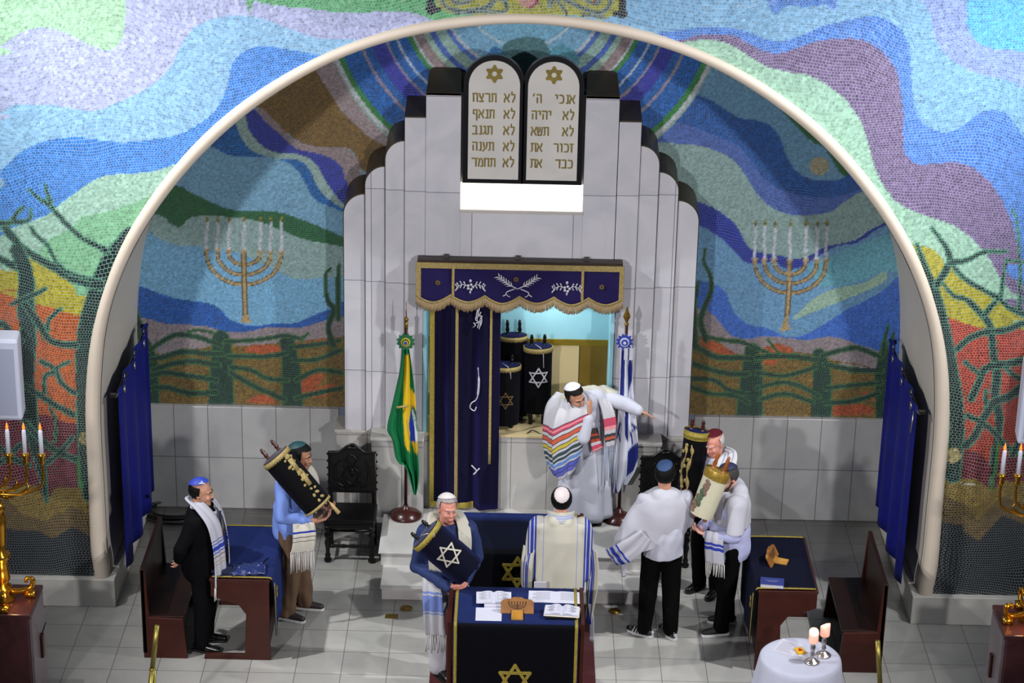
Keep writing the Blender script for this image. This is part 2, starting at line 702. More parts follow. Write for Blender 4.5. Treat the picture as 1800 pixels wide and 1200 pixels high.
def mosaic_mat(name, cell, grout, gcol, rough, spec, var, tone=1.0):
    m, nt, b = new_mat(name)
    N, L = nt.nodes, nt.links
    b.inputs['Roughness'].default_value = rough
    b.inputs['Specular IOR Level'].default_value = spec
    at = N.new('ShaderNodeAttribute')
    at.attribute_name = 'dye'
    geo = N.new('ShaderNodeNewGeometry')
    nz = N.new('ShaderNodeTexNoise')
    nz.inputs['Scale'].default_value = 0.9
    nz.inputs['Detail'].default_value = 1.5
    L.new(geo.outputs['Position'], nz.inputs['Vector'])
    ms = N.new('ShaderNodeVectorMath')
    ms.operation = 'MULTIPLY_ADD'
    ms.inputs[1].default_value = (0.55, 0.55, 0.55)
    L.new(nz.outputs['Color'], ms.inputs[0])
    L.new(geo.outputs['Position'], ms.inputs[2])
    sep = N.new('ShaderNodeSeparateXYZ')
    L.new(ms.outputs[0], sep.inputs[0])
    com = N.new('ShaderNodeCombineXYZ')
    for k, ax in enumerate('XZ'):
        a = N.new('ShaderNodeMath')
        a.operation = 'ADD'
        a.inputs[1].default_value = 40.0
        L.new(sep.outputs[ax], a.inputs[0])
        L.new(a.outputs[0], com.inputs[k])
    br = N.new('ShaderNodeTexBrick')
    br.inputs['Scale'].default_value = 1.0
    br.inputs['Brick Width'].default_value = cell
    br.inputs['Row Height'].default_value = cell * 0.92
    br.inputs['Mortar Size'].default_value = grout
    br.inputs['Mortar Smooth'].default_value = 0.2
    br.offset = 0.35
    br.inputs['Color1'].default_value = ((1 - var) * tone,) * 3 + (1,)
    br.inputs['Color2'].default_value = ((1 + var) * tone,) * 3 + (1,)
    br.inputs['Mortar'].default_value = (1, 1, 1, 1)
    L.new(com.outputs[0], br.inputs['Vector'])
    mu = N.new('ShaderNodeMix')
    mu.data_type = 'RGBA'
    mu.blend_type = 'MULTIPLY'
    mu.inputs['Factor'].default_value = 1
    L.new(at.outputs['Color'], mu.inputs[6])
    L.new(br.outputs['Color'], mu.inputs[7])
    mg = N.new('ShaderNodeMix')
    mg.data_type = 'RGBA'
    L.new(br.outputs['Fac'], mg.inputs['Factor'])
    L.new(mu.outputs[2], mg.inputs[6])
    mg.inputs[7].default_value = lin(gcol) + (1,)
    L.new(mg.outputs[2], b.inputs['Base Color'])
    # every stone tilts a little its own way
    wn = N.new('ShaderNodeTexVoronoi')
    wn.inputs['Scale'].default_value = 1 / cell
    L.new(com.outputs[0], wn.inputs['Vector'])
    nm = N.new('ShaderNodeVectorMath')
    nm.operation = 'SUBTRACT'
    nm.inputs[1].default_value = (0.5, 0.5, 0.5)
    L.new(wn.outputs['Color'], nm.inputs[0])
    sc = N.new('ShaderNodeVectorMath')
    sc.operation = 'MULTIPLY_ADD'
    sc.inputs[1].default_value = (0.16, 0.16, 0.16)
    L.new(nm.outputs[0], sc.inputs[0])
    L.new(geo.outputs['Normal'], sc.inputs[2])
    no = N.new('ShaderNodeVectorMath')
    no.operation = 'NORMALIZE'
    L.new(sc.outputs[0], no.inputs[0])
    L.new(no.outputs[0], b.inputs['Normal'])
    return m


# outline of the great arch, half of it, mirrored: height against half width, from lines of sight to the wall
_in_l = pts('190,1010 184,900 178,800 175,700 177,633 183,577 197,533 217,483 247,420 258,400 307,328 350,277 400,230 467,178 533,138 600,103 700,68 800,48 900,42 935,42')
_in_r = pts('1617,1033 1630,900 1643,800 1645,667 1637,573 1620,510 1593,450 1563,400 1517,337 1467,277 1400,213 1333,163 1267,123 1200,95 1133,75 1067,62 967,44 935,42')
_out_l = pts('165,1010 161,900 158,800 153,700 157,647 163,587 175,543 187,500 213,430 235,400 277,333 312,287 353,240 400,197 467,150 533,115 600,83 667,55 767,35 867,25 935,24')
_out_r = pts('1642,1043 1655,900 1667,800 1671,683 1667,620 1653,560 1633,497 1610,437 1592,400 1550,340 1500,280 1433,213 1367,163 1300,117 1200,77 1133,53 1033,32 935,24')


def _half(a, b, n=60):
    """Mean half outline as (x, z) pairs with x from 3.8 down to 0, parametrised by angle about (0, 1.6)."""
    th = np.linspace(-0.34, math.pi / 2, n)
    rad = []
    for q, s in ((a, -1), (b, 1)):
        w = np.array([W(x, y, 0.0) for x, y in q])
        x, z = w[:, 0] * s, w[:, 2]
        if s < 0:
            x = x - 0.0
        t = np.arctan2(z - 1.6, np.maximum(x, 0.0))
        o = np.argsort(t)
        rad.append(np.interp(th, t[o], np.hypot(x, z - 1.6)[o]))
    r = (rad[0] + rad[1]) / 2
    k = np.ones(5) / 5
    rp = np.pad(r, 2, mode='edge')
    r = np.convolve(rp, k, 'valid')
    return [(r[i] * math.cos(th[i]), 1.6 + r[i] * math.sin(th[i])) for i in range(n)]


_hi, _ho = _half(_in_l, _in_r), _half(_out_l, _out_r)
BASE_TOP = 0.287


def _full(h):
    h = [p for p in h if p[1] > BASE_TOP + 0.01]
    h = [(h[0][0], BASE_TOP)] + h
    return h + [(-x, z) for x, z in reversed(h[:-1])]


ARCH_IN, ARCH_OUT = _full(_hi), _full(_ho)


def in_outline(poly, x, z):
    r = np.zeros(len(x), bool)
    n = len(poly)
    for i in range(n):
        x1, y1 = poly[i]
        x2, y2 = poly[(i + 1) % n]
        if y1 == y2:
            continue
        r ^= ((y1 > z) != (y2 > z)) & (x < (x2 - x1) * (z - y1) / (y2 - y1) + x1)
    return r


_mid = [((a[0] + b[0]) / 2, (a[1] + b[1]) / 2) for a, b in zip(ARCH_IN, ARCH_OUT)] if len(ARCH_IN) == len(ARCH_OUT) else ARCH_IN
_mid = [(_mid[0][0], 0.0)] + _mid + [(_mid[-1][0], 0.0)]

DG, RIM, BG = '0b3329', '47866a', '3f8f48'    # tree stones: dark green, pale rim, bright green

# ---------------- wall around the arch
A = Mural(0.0, -6.2, 6.2, 0.2, 7.0, 0.0155)
Lf = np.where(A.px < 925)[0]
A.put(np.arange(len(A.px)), 'a9d6ae', 0.04)
cL = '930,1400 -900,1400'                       # close below, left half
A.poly('-900,110 -60,100 0,80 20,68 50,52 90,50 125,62 160,80 195,88 216,62 222,0 225,-60 230,-700', 'b3b9e2', 0.05, '930,-700 ' + cL)
A.poly('400,-700 430,-40 450,0 490,10 540,15 600,22 667,21 720,22 752,32 775,42', '5fae73', 0.08, '930,45 930,-700', )
A.poly('-900,260 -60,215 0,197 33,183 100,186 160,195 200,183 267,150 300,117 320,77 350,43 400,28 450,30 500,47 550,65 593,70 640,70', '8dbfe6', 0.05, cL)
A.poly('-900,420 -80,350 0,300 33,270 83,247 133,241 167,245 217,250 267,245 317,235 360,210 383,187 400,150 405,120 420,97 447,83 483,83 533,92 563,97 600,105', '3f86dc', 0.09, cL)
A.poly('-900,480 -60,420 0,405 33,397 83,377 100,363 127,343 160,320 187,308 233,305 273,300 313,287 360,270', 'a2cdb6', 0.04, cL)
A.poly('-900,520 0,480 40,470 63,450 83,423 127,400 143,382 183,373 233,357 277,337 320,320', '7fbf8d', 0.05, cL)
A.poly('-900,520 -40,475 0,478 20,470 45,455 70,462 100,478 130,505 150,520 300,510', 'b8ae22', 0.10, cL)
A.poly('-900,520 -40,510 0,514 57,533 100,542 147,556 300,580', 'c25a14', 0.16, cL)
A.poly('-900,735 0,733 40,730 74,727 94,733 128,744 300,765', '6a1f2c', 0.18, cL)
A.poly('-900,880 -60,870 -20,855 20,854 63,853 80,880 100,855 140,857 160,872 300,880', '8a721f', 0.14, cL, False)
A.poly('-900,930 -40,900 0,870 20,883 43,907 80,915 127,890 163,907 300,920', '6c5522', 0.14, cL, False)
A.poly('-900,950 -40,945 0,925 20,930 67,933 93,947 127,925 163,945 300,960', '1a1c20', 0.35, cL, False)
# right half
cR = '2700,1400 925,1400'
Rt = np.where(A.px >= 925)[0]
A.poly('925,-900 2700,-900 2700,1400 925,1400', '7fb4dc', 0.05, '', False)
A.poly('1340,-300 1350,0 1387,9 1417,12 1450,7 1475,-8 1500,-300', '4a7fd0', 0.08, '1490,-300')
A.poly('1610,-700 1615,-60 1623,0 1637,30 1642,63 1657,90 1683,113 1720,130 1767,140 1800,150 1860,165 2700,300', '8ea2dc', 0.06, '2700,-700')
A.poly('1700,-700 1700,0 1698,33 1707,60 1727,80 1760,87 1800,88 1860,92 2700,120', '58b3e6', 0.06, '2700,-700')
A.poly('925,80 1100,62 1180,55 1233,48 1283,49 1317,57 1343,68 1373,72 1407,63 1440,48 1483,37 1523,29 1553,32 1577,45 1593,67 1600,93 1602,133 1605,173 1613,203 1630,223 1660,232 1683,227 1703,213 1720,200 1747,193 1767,198 1783,217 1800,240 1840,290 1900,400 2700,600', '4f86dc', 0.09, cR)
A.poly('925,90 1180,72 1220,63 1250,61 1290,63 1317,77 1343,90 1370,93 1400,85 1433,73 1467,68 1507,68 1533,78 1557,97 1577,127 1583,160 1588,200 1588,250 1593,273 1610,287 1640,288 1677,285 1710,295 1740,320 1760,350 1773,377 1782,400 1790,440 1800,460 1840,520 2700,900', '78638c', 0.12, cR)
A.poly('925,95 1190,75 1233,69 1260,71 1293,83 1323,103 1350,118 1387,127 1420,132 1450,147 1477,167 1500,193 1517,223 1528,260 1537,293 1553,327 1583,360 1623,377 1667,393 1683,400 1717,427 1740,457 1753,480 1773,507 1790,523 1840,570 2700,900', 'a2d0b4', 0.04, cR)
A.poly('1590,433 1610,433 1627,433 1647,443 1660,460 1673,470 1693,480 1713,500 1747,527 1773,540 1800,560 1860,580 2700,700', 'b8ae22', 0.10, cR)
A.poly('1640,548 1667,557 1693,567 1730,577 1767,578 1800,570 1860,590 2700,700', 'b63c22', 0.16, cR)
A.poly('1660,775 1690,790 1720,795 1745,815 1775,800 1800,800 2700,800', '70202a', 0.18, cR)
A.poly('1640,838 1662,840 1718,843 1744,862 1761,845 1800,845 1850,870 2700,860', '8a721f', 0.14, cR, False)
A.poly('1640,868 1660,871 1696,884 1718,914 1761,871 1800,884 2700,900', '6c5522', 0.14, cR, False)
A.poly('1640,914 1653,916 1692,923 1696,936 1722,950 1761,905 1800,921 2700,930', '1a1c20', 0.35, cR, False)
# trees of the left flank
T = [('155,870,20 150,780,26 148,700,27 146,640,27 150,580,26 165,530,30 185,480,34 203,440,24 228,405,14', 0),
     ('175,500,20 130,490,14 95,470,13 60,450,12 35,430,10 20,415,14 3,392,10', 0),
     ('-30,440 0,455 30,470', 12), ('160,492 117,477 97,457 83,430 63,413 55,400', 6),
     ('187,440,12 173,433,9 147,420,8 123,400,8 107,383,8 93,367,8 88,353,7 78,323,4', 0), ('88,360,8 70,350,6 50,333,4', 0),
     ('-20,400,12 0,393,10 20,390,9 30,373,6 43,363,4', 0), ('10,392,8 50,387,6 55,368,4', 0),
     ('30,440,24 45,480,26 46,540,30 50,600,28 46,660,28 50,700,28 57,760,22 71,815,18 82,880,6', 0),
     ('-30,590 0,568 17,583 37,600', 11), ('43,533,12 67,567,12 83,593,11 100,603,10 133,607,12', 0), ('83,580 87,560 107,543', 6), ('20,535,6 50,522,9 80,508,5', 0),
     ('71,635 96,648 108,673 132,692', 8), ('96,648 122,635', 5), ('77,696 79,662 94,654', 7), ('34,673 68,693 99,713 128,728', 10),
     ('88,719 99,741 96,775', 5), ('43,741 74,775 105,795 135,808', 10), ('82,815 108,792 128,768', 7), ('-20,780 0,787 20,804 51,818', 8), ('-5,818 37,781', 8), ('-40,640 -10,650 20,700 40,720', 12)]
for s, w in T:
    A.stroke(s, w, DG, RIM, 2.4, 0.45)
A.stroke('139,807 142,857', 6, BG)
A.ring(150, 770, 0, 12, '8f8650', 0.3)
# trees of the right flank
T = [('1612,430,6 1630,480,13 1645,520,18 1660,580,20 1670,640,24 1679,700,26 1682,760,26 1675,835,26', 0),
     ('1647,500,12 1667,467,12 1670,453,11 1660,430,8 1647,413,6 1637,400,4', 0), ('1668,462,10 1700,457,8 1730,443,7 1770,442,4', 0),
     ('1677,470 1700,493 1730,510 1753,523 1773,540 1800,553 1840,570', 8), ('1760,520,7 1763,493,6 1770,455,4', 0), ('1792,545,7 1793,473,4 1788,390,3 1780,370,3', 0), ('1770,457 1805,463', 4),
     ('1657,497,5 1677,520,7 1700,527,9 1720,547,11 1737,567,12 1743,587,12 1747,627,13 1753,655,14 1750,700,15 1757,740,14 1748,800,10 1742,850,6', 0), ('1730,553 1747,533', 9),
     ('1683,613 1707,593 1733,583 1767,580 1800,568 1850,560', 10), ('1830,620 1800,633 1767,640 1733,647 1720,673 1707,700', 12), ('1830,660 1800,677 1773,697 1747,707 1730,733 1713,767 1697,783', 13),
     ('1733,687 1733,712', 7), ('1700,730 1727,743 1747,760 1770,785 1800,800', 9), ('1697,637 1722,658', 7), ('1768,645 1787,663 1810,668', 8), ('1780,800 1800,760 1830,740', 10)]
for s, w in T:
    A.stroke(s, w, DG, RIM, 2.4, 0.45)
A.stroke('1743,858 1752,810 1756,780', 6, BG)
A.ring(1675, 800, 0, 14, 'b0a468', 0.3)
for k in range(8):
    A.stroke([(1690 + 3.2 * k, 847.5 + .3 * k), (1691.5 + 3.2 * k, 850.2 + .3 * k)], 1.4, 'd8d4c0')
# foot of the crest over the crown of the arch
A.poly('762,-120 765,0 770,14 800,26 850,27 930,24 1000,27 1060,34 1085,26 1092,0 1095,-120', '9fa03a', 0.10, '1000,-160', False)
for s, w in [('757,-60 758,20', 14), ('752,15 772,17', 8), ('1094,-60 1094,26', 14), ('1080,24 1100,24', 8)]:
    A.stroke(s, w, '171a1e', None, 0, 0.3)
for s, w in [('775,-40 778,4 800,18 840,17 870,2 885,-30', 6), ('790,-30 795,0 815,5 835,-8 842,-40', 5), ('860,-50 866,0 862,14', 5), ('870,-10 885,2 892,14 880,-30', 5), ('800,24 850,21 890,20', 4),
             ('1075,-40 1072,8 1050,22 1010,8 985,-10 975,-40', 6), ('1060,-30 1052,6 1025,-6 1018,-40', 5), ('968,12 972,-4 985,8 994,20', 5), ('1025,26 1060,30', 5), ('960,-30 966,10', 4)]:
    A.stroke(s, w, '4a5a5e', '7d8f86', 2.0, 0.3)
A.stroke('995,20 995,28', 3, '171a1e')
A.poly('912,-60 912,0 920,12 930,14 942,8 948,-6 946,-60', 'b78378', 0.15, '930,-70')
A.stroke('931,13 943,5 948,-20', 5, '8c2f58')
A.stroke('795,0 802,-8', 3, '8a3a2c')
A.stroke('1040,8 1060,-14', 3, '8a3a2c')
mosaic_outer = mosaic_mat('hall mosaic stones', 0.026, 0.0008, 'b2bec2', 0.34, 0.5, 0.22, 0.66)
A.build('wall_front', mosaic_outer, lambda x, z: ~in_outline(_mid, x, z))

# ---------------- wall at the back of the niche
YB = 2.155
B = Mural(YB, -3.85, 3.85, 1.12, 5.75, 0.0145)
allB = np.arange(len(B.px))
B.put(allB, '6f9db8', 0.05)
left = lambda: '905,900 150,900'
cl = '905,1000 100,1000'
# left of the ark
B.poly('100,120 400,190 640,150 905,150', '6f9db8', 0.05, cl, False)
B.poly('455,187 480,158 553,120 590,180 613,206 646,225 676,246 650,300 634,295 625,274 609,260 560,258 525,248 500,230 480,210', '6a5017', 0.22)
B.poly('300,120 553,118 560,125 590,180 613,206 646,225 676,246 700,300 640,260 600,258', '6a5017', 0.22, '560,258 525,248 500,230 480,210 455,190 300,190', False)
B.poly('545,110 556,125 575,155 600,195 640,235 668,252 690,262', '8d7e80', 0.10, '720,262 700,150 590,60', False)
B.poly('420,180 447,192 460,190 483,211 510,241 540,254 560,257 600,258 609,260 625,274 634,295 640,330', '857577', 0.10, '660,500 200,500')
B.poly('410,185 447,193 467,213 493,237 520,260 550,268 580,277 600,293 606,311 620,345', '27308f', 0.16, '660,500 200,500')
B.poly('400,198 430,203 437,227 457,253 483,267 520,270 550,283 567,307 580,330 600,355 615,370', '89a59f', 0.06, '660,500 200,500')
B.poly('400,210 413,217 427,247 447,267 483,278 520,280 540,293 553,317 567,340 597,363 620,372', '185a9c', 0.26, '660,520 200,520')
B.poly('330,252 370,257 400,272 433,275 467,276 500,283 523,300 537,323 553,350 580,363 600,371 620,375', '6f9fbb', 0.06, '660,560 200,560')
B.poly('240,322 313,327 333,337 367,353 400,367 433,370 467,370 500,375 533,387 567,400 597,413 620,420', '1d5a30', 0.12, '660,560 200,560')
B.poly('200,372 277,377 300,393 318,398 330,386 345,380 400,381 450,388 495,405 533,420 567,427 620,436', '86a3a0', 0.06, '660,600 200,600')
B.ring(313, 392, 0, 8, '1d5a30')
B.poly('200,400 257,407 283,420 317,432 350,433 367,437 417,443 460,463 483,473 520,490 567,488 620,486', '6aa0c2', 0.06, '660,650 200,650')
B.poly('200,490 238,500 267,510 300,522 333,528 367,533 387,543 403,560 420,568 447,573 483,568 520,567 553,553 580,543 597,533 640,510', '144f9e', 0.24, '660,720 200,720')
B.poly('200,560 260,560 283,567 317,570 360,573 400,583 433,583 473,575 517,577 550,570 580,560 597,557 640,550', '83777a', 0.10, '660,760 200,760')
B.poly('200,615 240,613 267,620 317,613 383,597 420,607 513,600 580,593 640,588', '6a5212', 0.30, '660,800 200,800')
for s in ('513,605 547,600 582,593 580,603 540,612', '430,612 460,605 495,610 490,618 440,620', '527,667 565,655 560,675 530,690', '440,700 470,692 482,708 440,708', '453,618 475,620 472,628 455,626', '545,685 590,675 590,690 550,700'):
    B.poly(s, '9c4516', 0.22)
for s in ('318,608 350,600 385,603 350,612', '290,612 330,605 320,618 280,622'):
    B.poly(s, '83777a', 0.1)
LG, LR = '0e3020', '33602f'


def fat(s, w):
    if w:
        return s
    a = np.array([float(x) for x in s.replace(',', ' ').split()]).reshape(-1, 3)
    a[:, 2] *= 1.12
    return a


for s, w in [('388,595,26 390,640,36 388,720,40', 0), ('505,600,22 512,650,28 514,720,32', 0), ('238,545,8 248,590,14 262,630,24 264,720,28', 0),
             ('390,608 360,596 335,590 310,588 285,600 262,616', 6), ('330,583 350,580 375,585', 3), ('390,622 350,620 320,618 290,627 265,632', 7), ('385,642 340,635 300,640 270,650', 7), ('380,668 330,660 290,655 265,660', 7), ('380,690 330,690 290,680 265,682', 7),
             ('395,600 440,598 480,593 500,590 530,595', 5), ('528,596 541,587', 3), ('400,625 440,627 480,625 505,620', 6), ('405,645 440,650 470,665 505,668', 6), ('405,655 450,680 500,702', 7), ('510,610 560,605 597,598', 6), ('515,632 555,632 600,615', 6), ('520,668 560,650 600,655', 6), ('520,700 560,690 600,682', 6),
             ('586,606,10 577,575,8 587,545,8 577,530,7 572,505,5 573,480,4 582,472,3', 0), ('595,560,8 594,500,7 596,465,4', 0)]:
    B.stroke(fat(s, w), w * 1.3, LG, LR, 2.0, 0.4)
# right of the ark
cr = '1800,1000 925,1000'
B.poly('925,100 1250,110 1700,110', '6290ae', 0.06, cr, False)
B.poly('1365,180 1400,222 1430,251 1447,258 1465,285 1485,312 1505,305 1445,215 1390,170', '1f5a28', 0.12)
B.ring(1440, 292, 0, 17, '9a9678', 0.1)
B.poly('1150,180 1200,165 1237,170 1267,187 1300,207 1333,212 1357,223 1373,247 1382,273 1400,300 1427,315 1457,318 1483,312 1500,300 1540,285', '174f97', 0.28, cr)
B.poly('1150,205 1200,217 1233,228 1267,243 1297,257 1320,283 1340,310 1367,330 1407,343 1447,348 1483,343 1510,333 1540,320', '4560a6', 0.12, cr)
B.poly('1150,250 1200,253 1233,257 1263,267 1287,280 1310,307 1330,340 1350,360 1380,375 1417,378 1457,373 1487,353 1513,337 1550,325', '83a09c', 0.06, cr)
B.poly('1180,345 1223,353 1250,363 1277,380 1297,400 1313,430 1333,443 1367,448 1400,455 1427,447 1453,433 1500,423 1533,402 1570,385', '1f2f93', 0.14, cr)
B.poly('1180,385 1230,397 1250,407 1273,423 1293,443 1310,460 1327,463 1360,460 1380,472 1400,472 1420,462 1447,445 1473,432 1507,426 1547,400 1580,390', '5f8fb4', 0.07, cr)
B.poly('1420,470 1460,450 1500,435 1550,415 1600,400', '5f9fb0', 0.07, '1600,480 1553,478 1490,500 1440,505')
B.poly('1393,562 1413,540 1433,523 1467,507 1517,497 1556,477 1556,494 1520,512 1483,527 1433,547', '8fae98', 0.07)
B.poly('1180,485 1227,493 1250,497 1273,510 1283,533 1293,553 1317,570 1350,577 1377,590 1400,592 1427,582 1453,567 1483,547 1517,530 1553,510 1580,483 1610,460', '2f5fb6', 0.16, cr)
B.poly('1180,535 1233,543 1253,553 1270,573 1287,590 1317,595 1343,590 1377,593 1417,597 1453,592 1480,595 1507,605 1533,613 1567,630 1610,700', '83777a', 0.10, cr)
B.poly('1180,588 1220,590 1243,593 1267,603 1290,620 1320,622 1347,613 1387,617 1433,623 1467,633 1533,647 1610,700', '6a5212', 0.30, cr)
for s in ('1230,597 1250,597 1293,622 1270,623 1240,610', '1320,622 1350,608 1370,604 1395,615 1380,625 1340,625', '1460,717 1490,708 1530,715 1530,728 1460,728', '1515,690 1535,692 1535,705', '1340,636 1365,632 1360,642'):
    B.poly(s, '9c4516', 0.22)
for s in ('1470,640 1510,642 1530,652 1500,655', '1470,622 1500,618 1515,630 1490,632'):
    B.poly(s, '83777a', 0.1)
for s, w in [('1322,615,22 1322,660,34 1316,740,42', 0), ('1440,625,22 1445,665,28 1443,740,34', 0), ('1556,600,8 1553,660,26 1556,740,28', 0),
             ('1243,592 1275,598 1300,600 1330,612 1350,620', 5), ('1220,608 1260,628 1300,628 1330,632', 7), ('1220,640 1270,655 1315,657', 7), ('1210,665 1255,668 1280,685 1315,692', 6), ('1210,678 1250,692 1290,695 1315,707', 6), ('1330,628 1380,625 1435,632', 7), ('1330,655 1380,660 1435,645', 6), ('1330,682 1375,672 1410,680 1440,697', 6), ('1335,702 1380,692 1430,707', 6),
             ('1445,625 1480,615 1510,612 1550,628', 6), ('1450,640 1500,650 1550,652', 7), ('1450,682 1490,678 1550,672', 6), ('1450,708 1500,705 1545,690', 6), ('1350,597 1360,610 1372,622', 3),
             ('1240,596,9 1232,560,8 1250,510,7 1247,480,5 1237,460,4 1240,438,3', 0), ('1222,610,9 1221,540,7 1228,495,4', 0), ('1552,625,6 1557,590,5 1562,572,3', 0), ('1566,630,5 1570,585,3', 0)]:
    B.stroke(fat(s, w), w * 1.3, LG, LR, 2.0, 0.4)
# halo of rings behind the tablets
CXH, CYH = 921, -8
B.ring(CXH, CYH, 0, 355, '86a39c')
for r0, r1, c, k in [(0, 38, '86b3b0', .06), (38, 42, 'b9c7c8', .04), (42, 96, '6aa2c0', .06), (96, 100, 'a9bcc4', .04), (100, 138, '6c9fc0', .06), (138, 144, 'a9b7c0', .04), (144, 152, '3f63ae', .1), (152, 170, '86a79e', .06), (170, 180, '3a5cac', .1), (180, 190, '8fb0a0', .06),
                     (190, 207, '8a7a7c', .1), (207, 211, 'b2b8bc', .04), (211, 219, '2f7a38', .1), (219, 236, '1559a6', .26), (236, 240, 'a6b6c6', .04), (240, 255, '1559a6', .26), (255, 259, '8d8290', .06), (259, 284, '2c2f9c', .15), (284, 298, '1559a6', .26), (298, 303, '8d8290', .06),
                     (303, 337, '1559a6', .28), (337, 347, '2f7a38', .1), (347, 354, 'b2b8bc', .06)]:
    B.ring(CXH, CYH, r0 * 1.0, r1 * 1.0, c, k, 0.93)
B.poly('880,96 884,80 905,68 930,65 955,70 968,90 985,92 975,130 870,130', '3d6a70', 0.16)
B.poly('860,90 870,82 882,88 890,110 850,112', '1d5a90', 0.2)
B.poly('968,90 985,78 1008,88 1018,110 1000,125 970,120', '4a8fa4', 0.12)
# seven-branched candlesticks in gold stone
GO, GR = 'a28a5a', '54431c'
for cups, cy0, cy1, stem, bots, tops, fl in [((363, 382, 402, 428, 457, 475, 494), 440, 444, ((428, 444), (430, 505), (432, 562)), (500, 483, 465), 391, 382),
                                             ((1327, 1343.5, 1361, 1388, 1416, 1436, 1452), 457, 458, ((1388, 460), (1386, 520), (1381, 575)), (515, 498, 482), 398, 392)]:
    for i in range(3):
        xl, xr = cups[i], cups[6 - i]
        cx, yb = stem[0][0] + (1 if i < 3 else 0), bots[i]
        arc = [(cx + (xl - cx) * math.cos(t), cy0 + 4 + (yb - cy0 - 4) * math.sin(t)) for t in np.linspace(0, math.pi / 2, 9)]
        arc += [(cx + (xr - cx) * math.cos(t), cy1 + 4 + (yb - cy1 - 4) * math.sin(t)) for t in np.linspace(math.pi / 2, 0, 9)[1:]]
        B.stroke(arc, 5.6, GO, GR, 1.6, 0.15)
    B.stroke([p + (7.5,) for p in stem], 0, GO, GR, 1.6, 0.15)
    sx, sy = stem[2]
    B.poly(f'{sx-4},{sy-10} {sx+4},{sy-10} {sx+10},{sy+6} {sx-10},{sy+6}', GO, 0.15, '', False)
    for i, x in enumerate(cups):
        y = cy0 + (cy1 - cy0) * i / 6
        B.poly(f'{x-6},{y-4} {x+6},{y-4} {x+2.5},{y+6} {x-2.5},{y+6}', GO, 0.15, '', False)
        lean = -(y - tops) * -0.02
        B.stroke([(x, y - 4), (x + lean, tops)], 5.4, 'b4bcc6', None, 0, 0.12)
        B.poly(f'{x+lean-3.4},{tops-4} {x+lean},{tops-13} {x+lean+3.4},{tops-4} {x+lean},{tops+1}', '807a20', 0.15, '', False)
        B.ring(x + lean, tops - 4, 0, 1.6, '2c2a14')
mosaic_inner = mosaic_mat('niche mosaic stones', 0.020, 0.0006, '98a4a6', 0.3, 0.5, 0.2, 1.06)
_big = [(x * 1.03 + (0.05 if x > 0 else -0.05), z + 0.12) for x, z in ARCH_IN]
_big = [(_big[0][0], 0.0)] + _big + [(_big[-1][0], 0.0)]
B.build('wall_back', mosaic_inner, lambda x, z: in_outline(_big, x, z) & (z > 1.13))

# ---------------- the arch: rounded cream band and deep painted reveal
cream = mat('cream painted plaster', 'c2b6a6', 0.55, var=0.04, scale=2.0)
cream2 = mat('pale painted plaster', 'b0aaa0', 0.6, var=0.04, scale=1.5)
rows = []
for d, y in ((0.0, 0.01), (0.05, -0.035), (0.3, -0.055), (0.7, -0.05), (0.95, -0.02), (1.0, 0.02), (1.02, 0.14)):
    rows.append([(a[0] * (1 - d) + b[0] * d, y, a[1] * (1 - d) + b[1] * d) for a, b in zip(ARCH_OUT, ARCH_IN)])
struct(obj('trim_1', MB().grid(rows), cream))
ins = [(x * 0.998, z - 0.003) for x, z in ARCH_IN]
rows = [[(x, y, z) for x, z in ins] for y in (0.1, 0.6, 1.2, 1.8, YB + 0.01)]
struct(obj('wall_reveal', MB().grid(rows), cream2))
# ------------------------------------------------------------------ floor, bases, steps
floor_m = marble('floor marble', 'bfbdb7', 0.004, 0.41, 0.40, 'XY', (0.30, 0.02), '7d7973', 0.18, 0.07)
struct(obj('floor', MB().box(-7, 7, -7, 2.9, -0.12, 0.0), floor_m))
base_m = marble('base marble', 'b9b6af', None, rough=0.25, vein=0.06)
wains_m = marble('wainscot marble', 'a9a9a8', 0.005, 0.345, 0.58, 'XZ', (0.02, 0.01), '72716f', 0.24, 0.07)
for nm, s in (('baseboard_left', -1), ('baseboard_right', 1)):
    mb = MB()
    xa, xb = sorted((s * 3.735, s * 6.3))
    mb.box(xa, xb, -0.07, 0.08, 0, BASE_TOP)
    xa, xb = sorted((s * 3.735, s * 3.84))
    mb.box(xa, xb, 0.08, 2.1, 0, BASE_TOP)
    struct(obj(nm, mb, base_m, bev=0.006))
mb = MB()
mb.box(-3.84, -1.80, 2.10, 2.2, 0, 1.13)
mb.box(1.80, 3.84, 2.10, 2.2, 0, 1.13)
struct(obj('baseboard_back', mb, wains_m, bev=0.004))

step_m = marble('step marble', 'bab8b4', 0.0035, 0.62, 4.0, 'XY', (0.2, 2.0), '84817c', 0.22, 0.07)
PZ = 0.27
mb = MB()
mb.box(-1.25, 1.25, 0.20, 1.70, 0, 0.128)
mb.box(-1.285, 1.285, 0.655, 1.72, 0.128, PZ - .013)
mb.box(-1.31, 1.31, 0.638, 1.72, PZ - 0.012, PZ)
mb.box(-1.265, 1.265, 0.185, 0.66, 0.118, 0.13)
struct(obj('trim_steps', mb, step_m, bev=0.003))

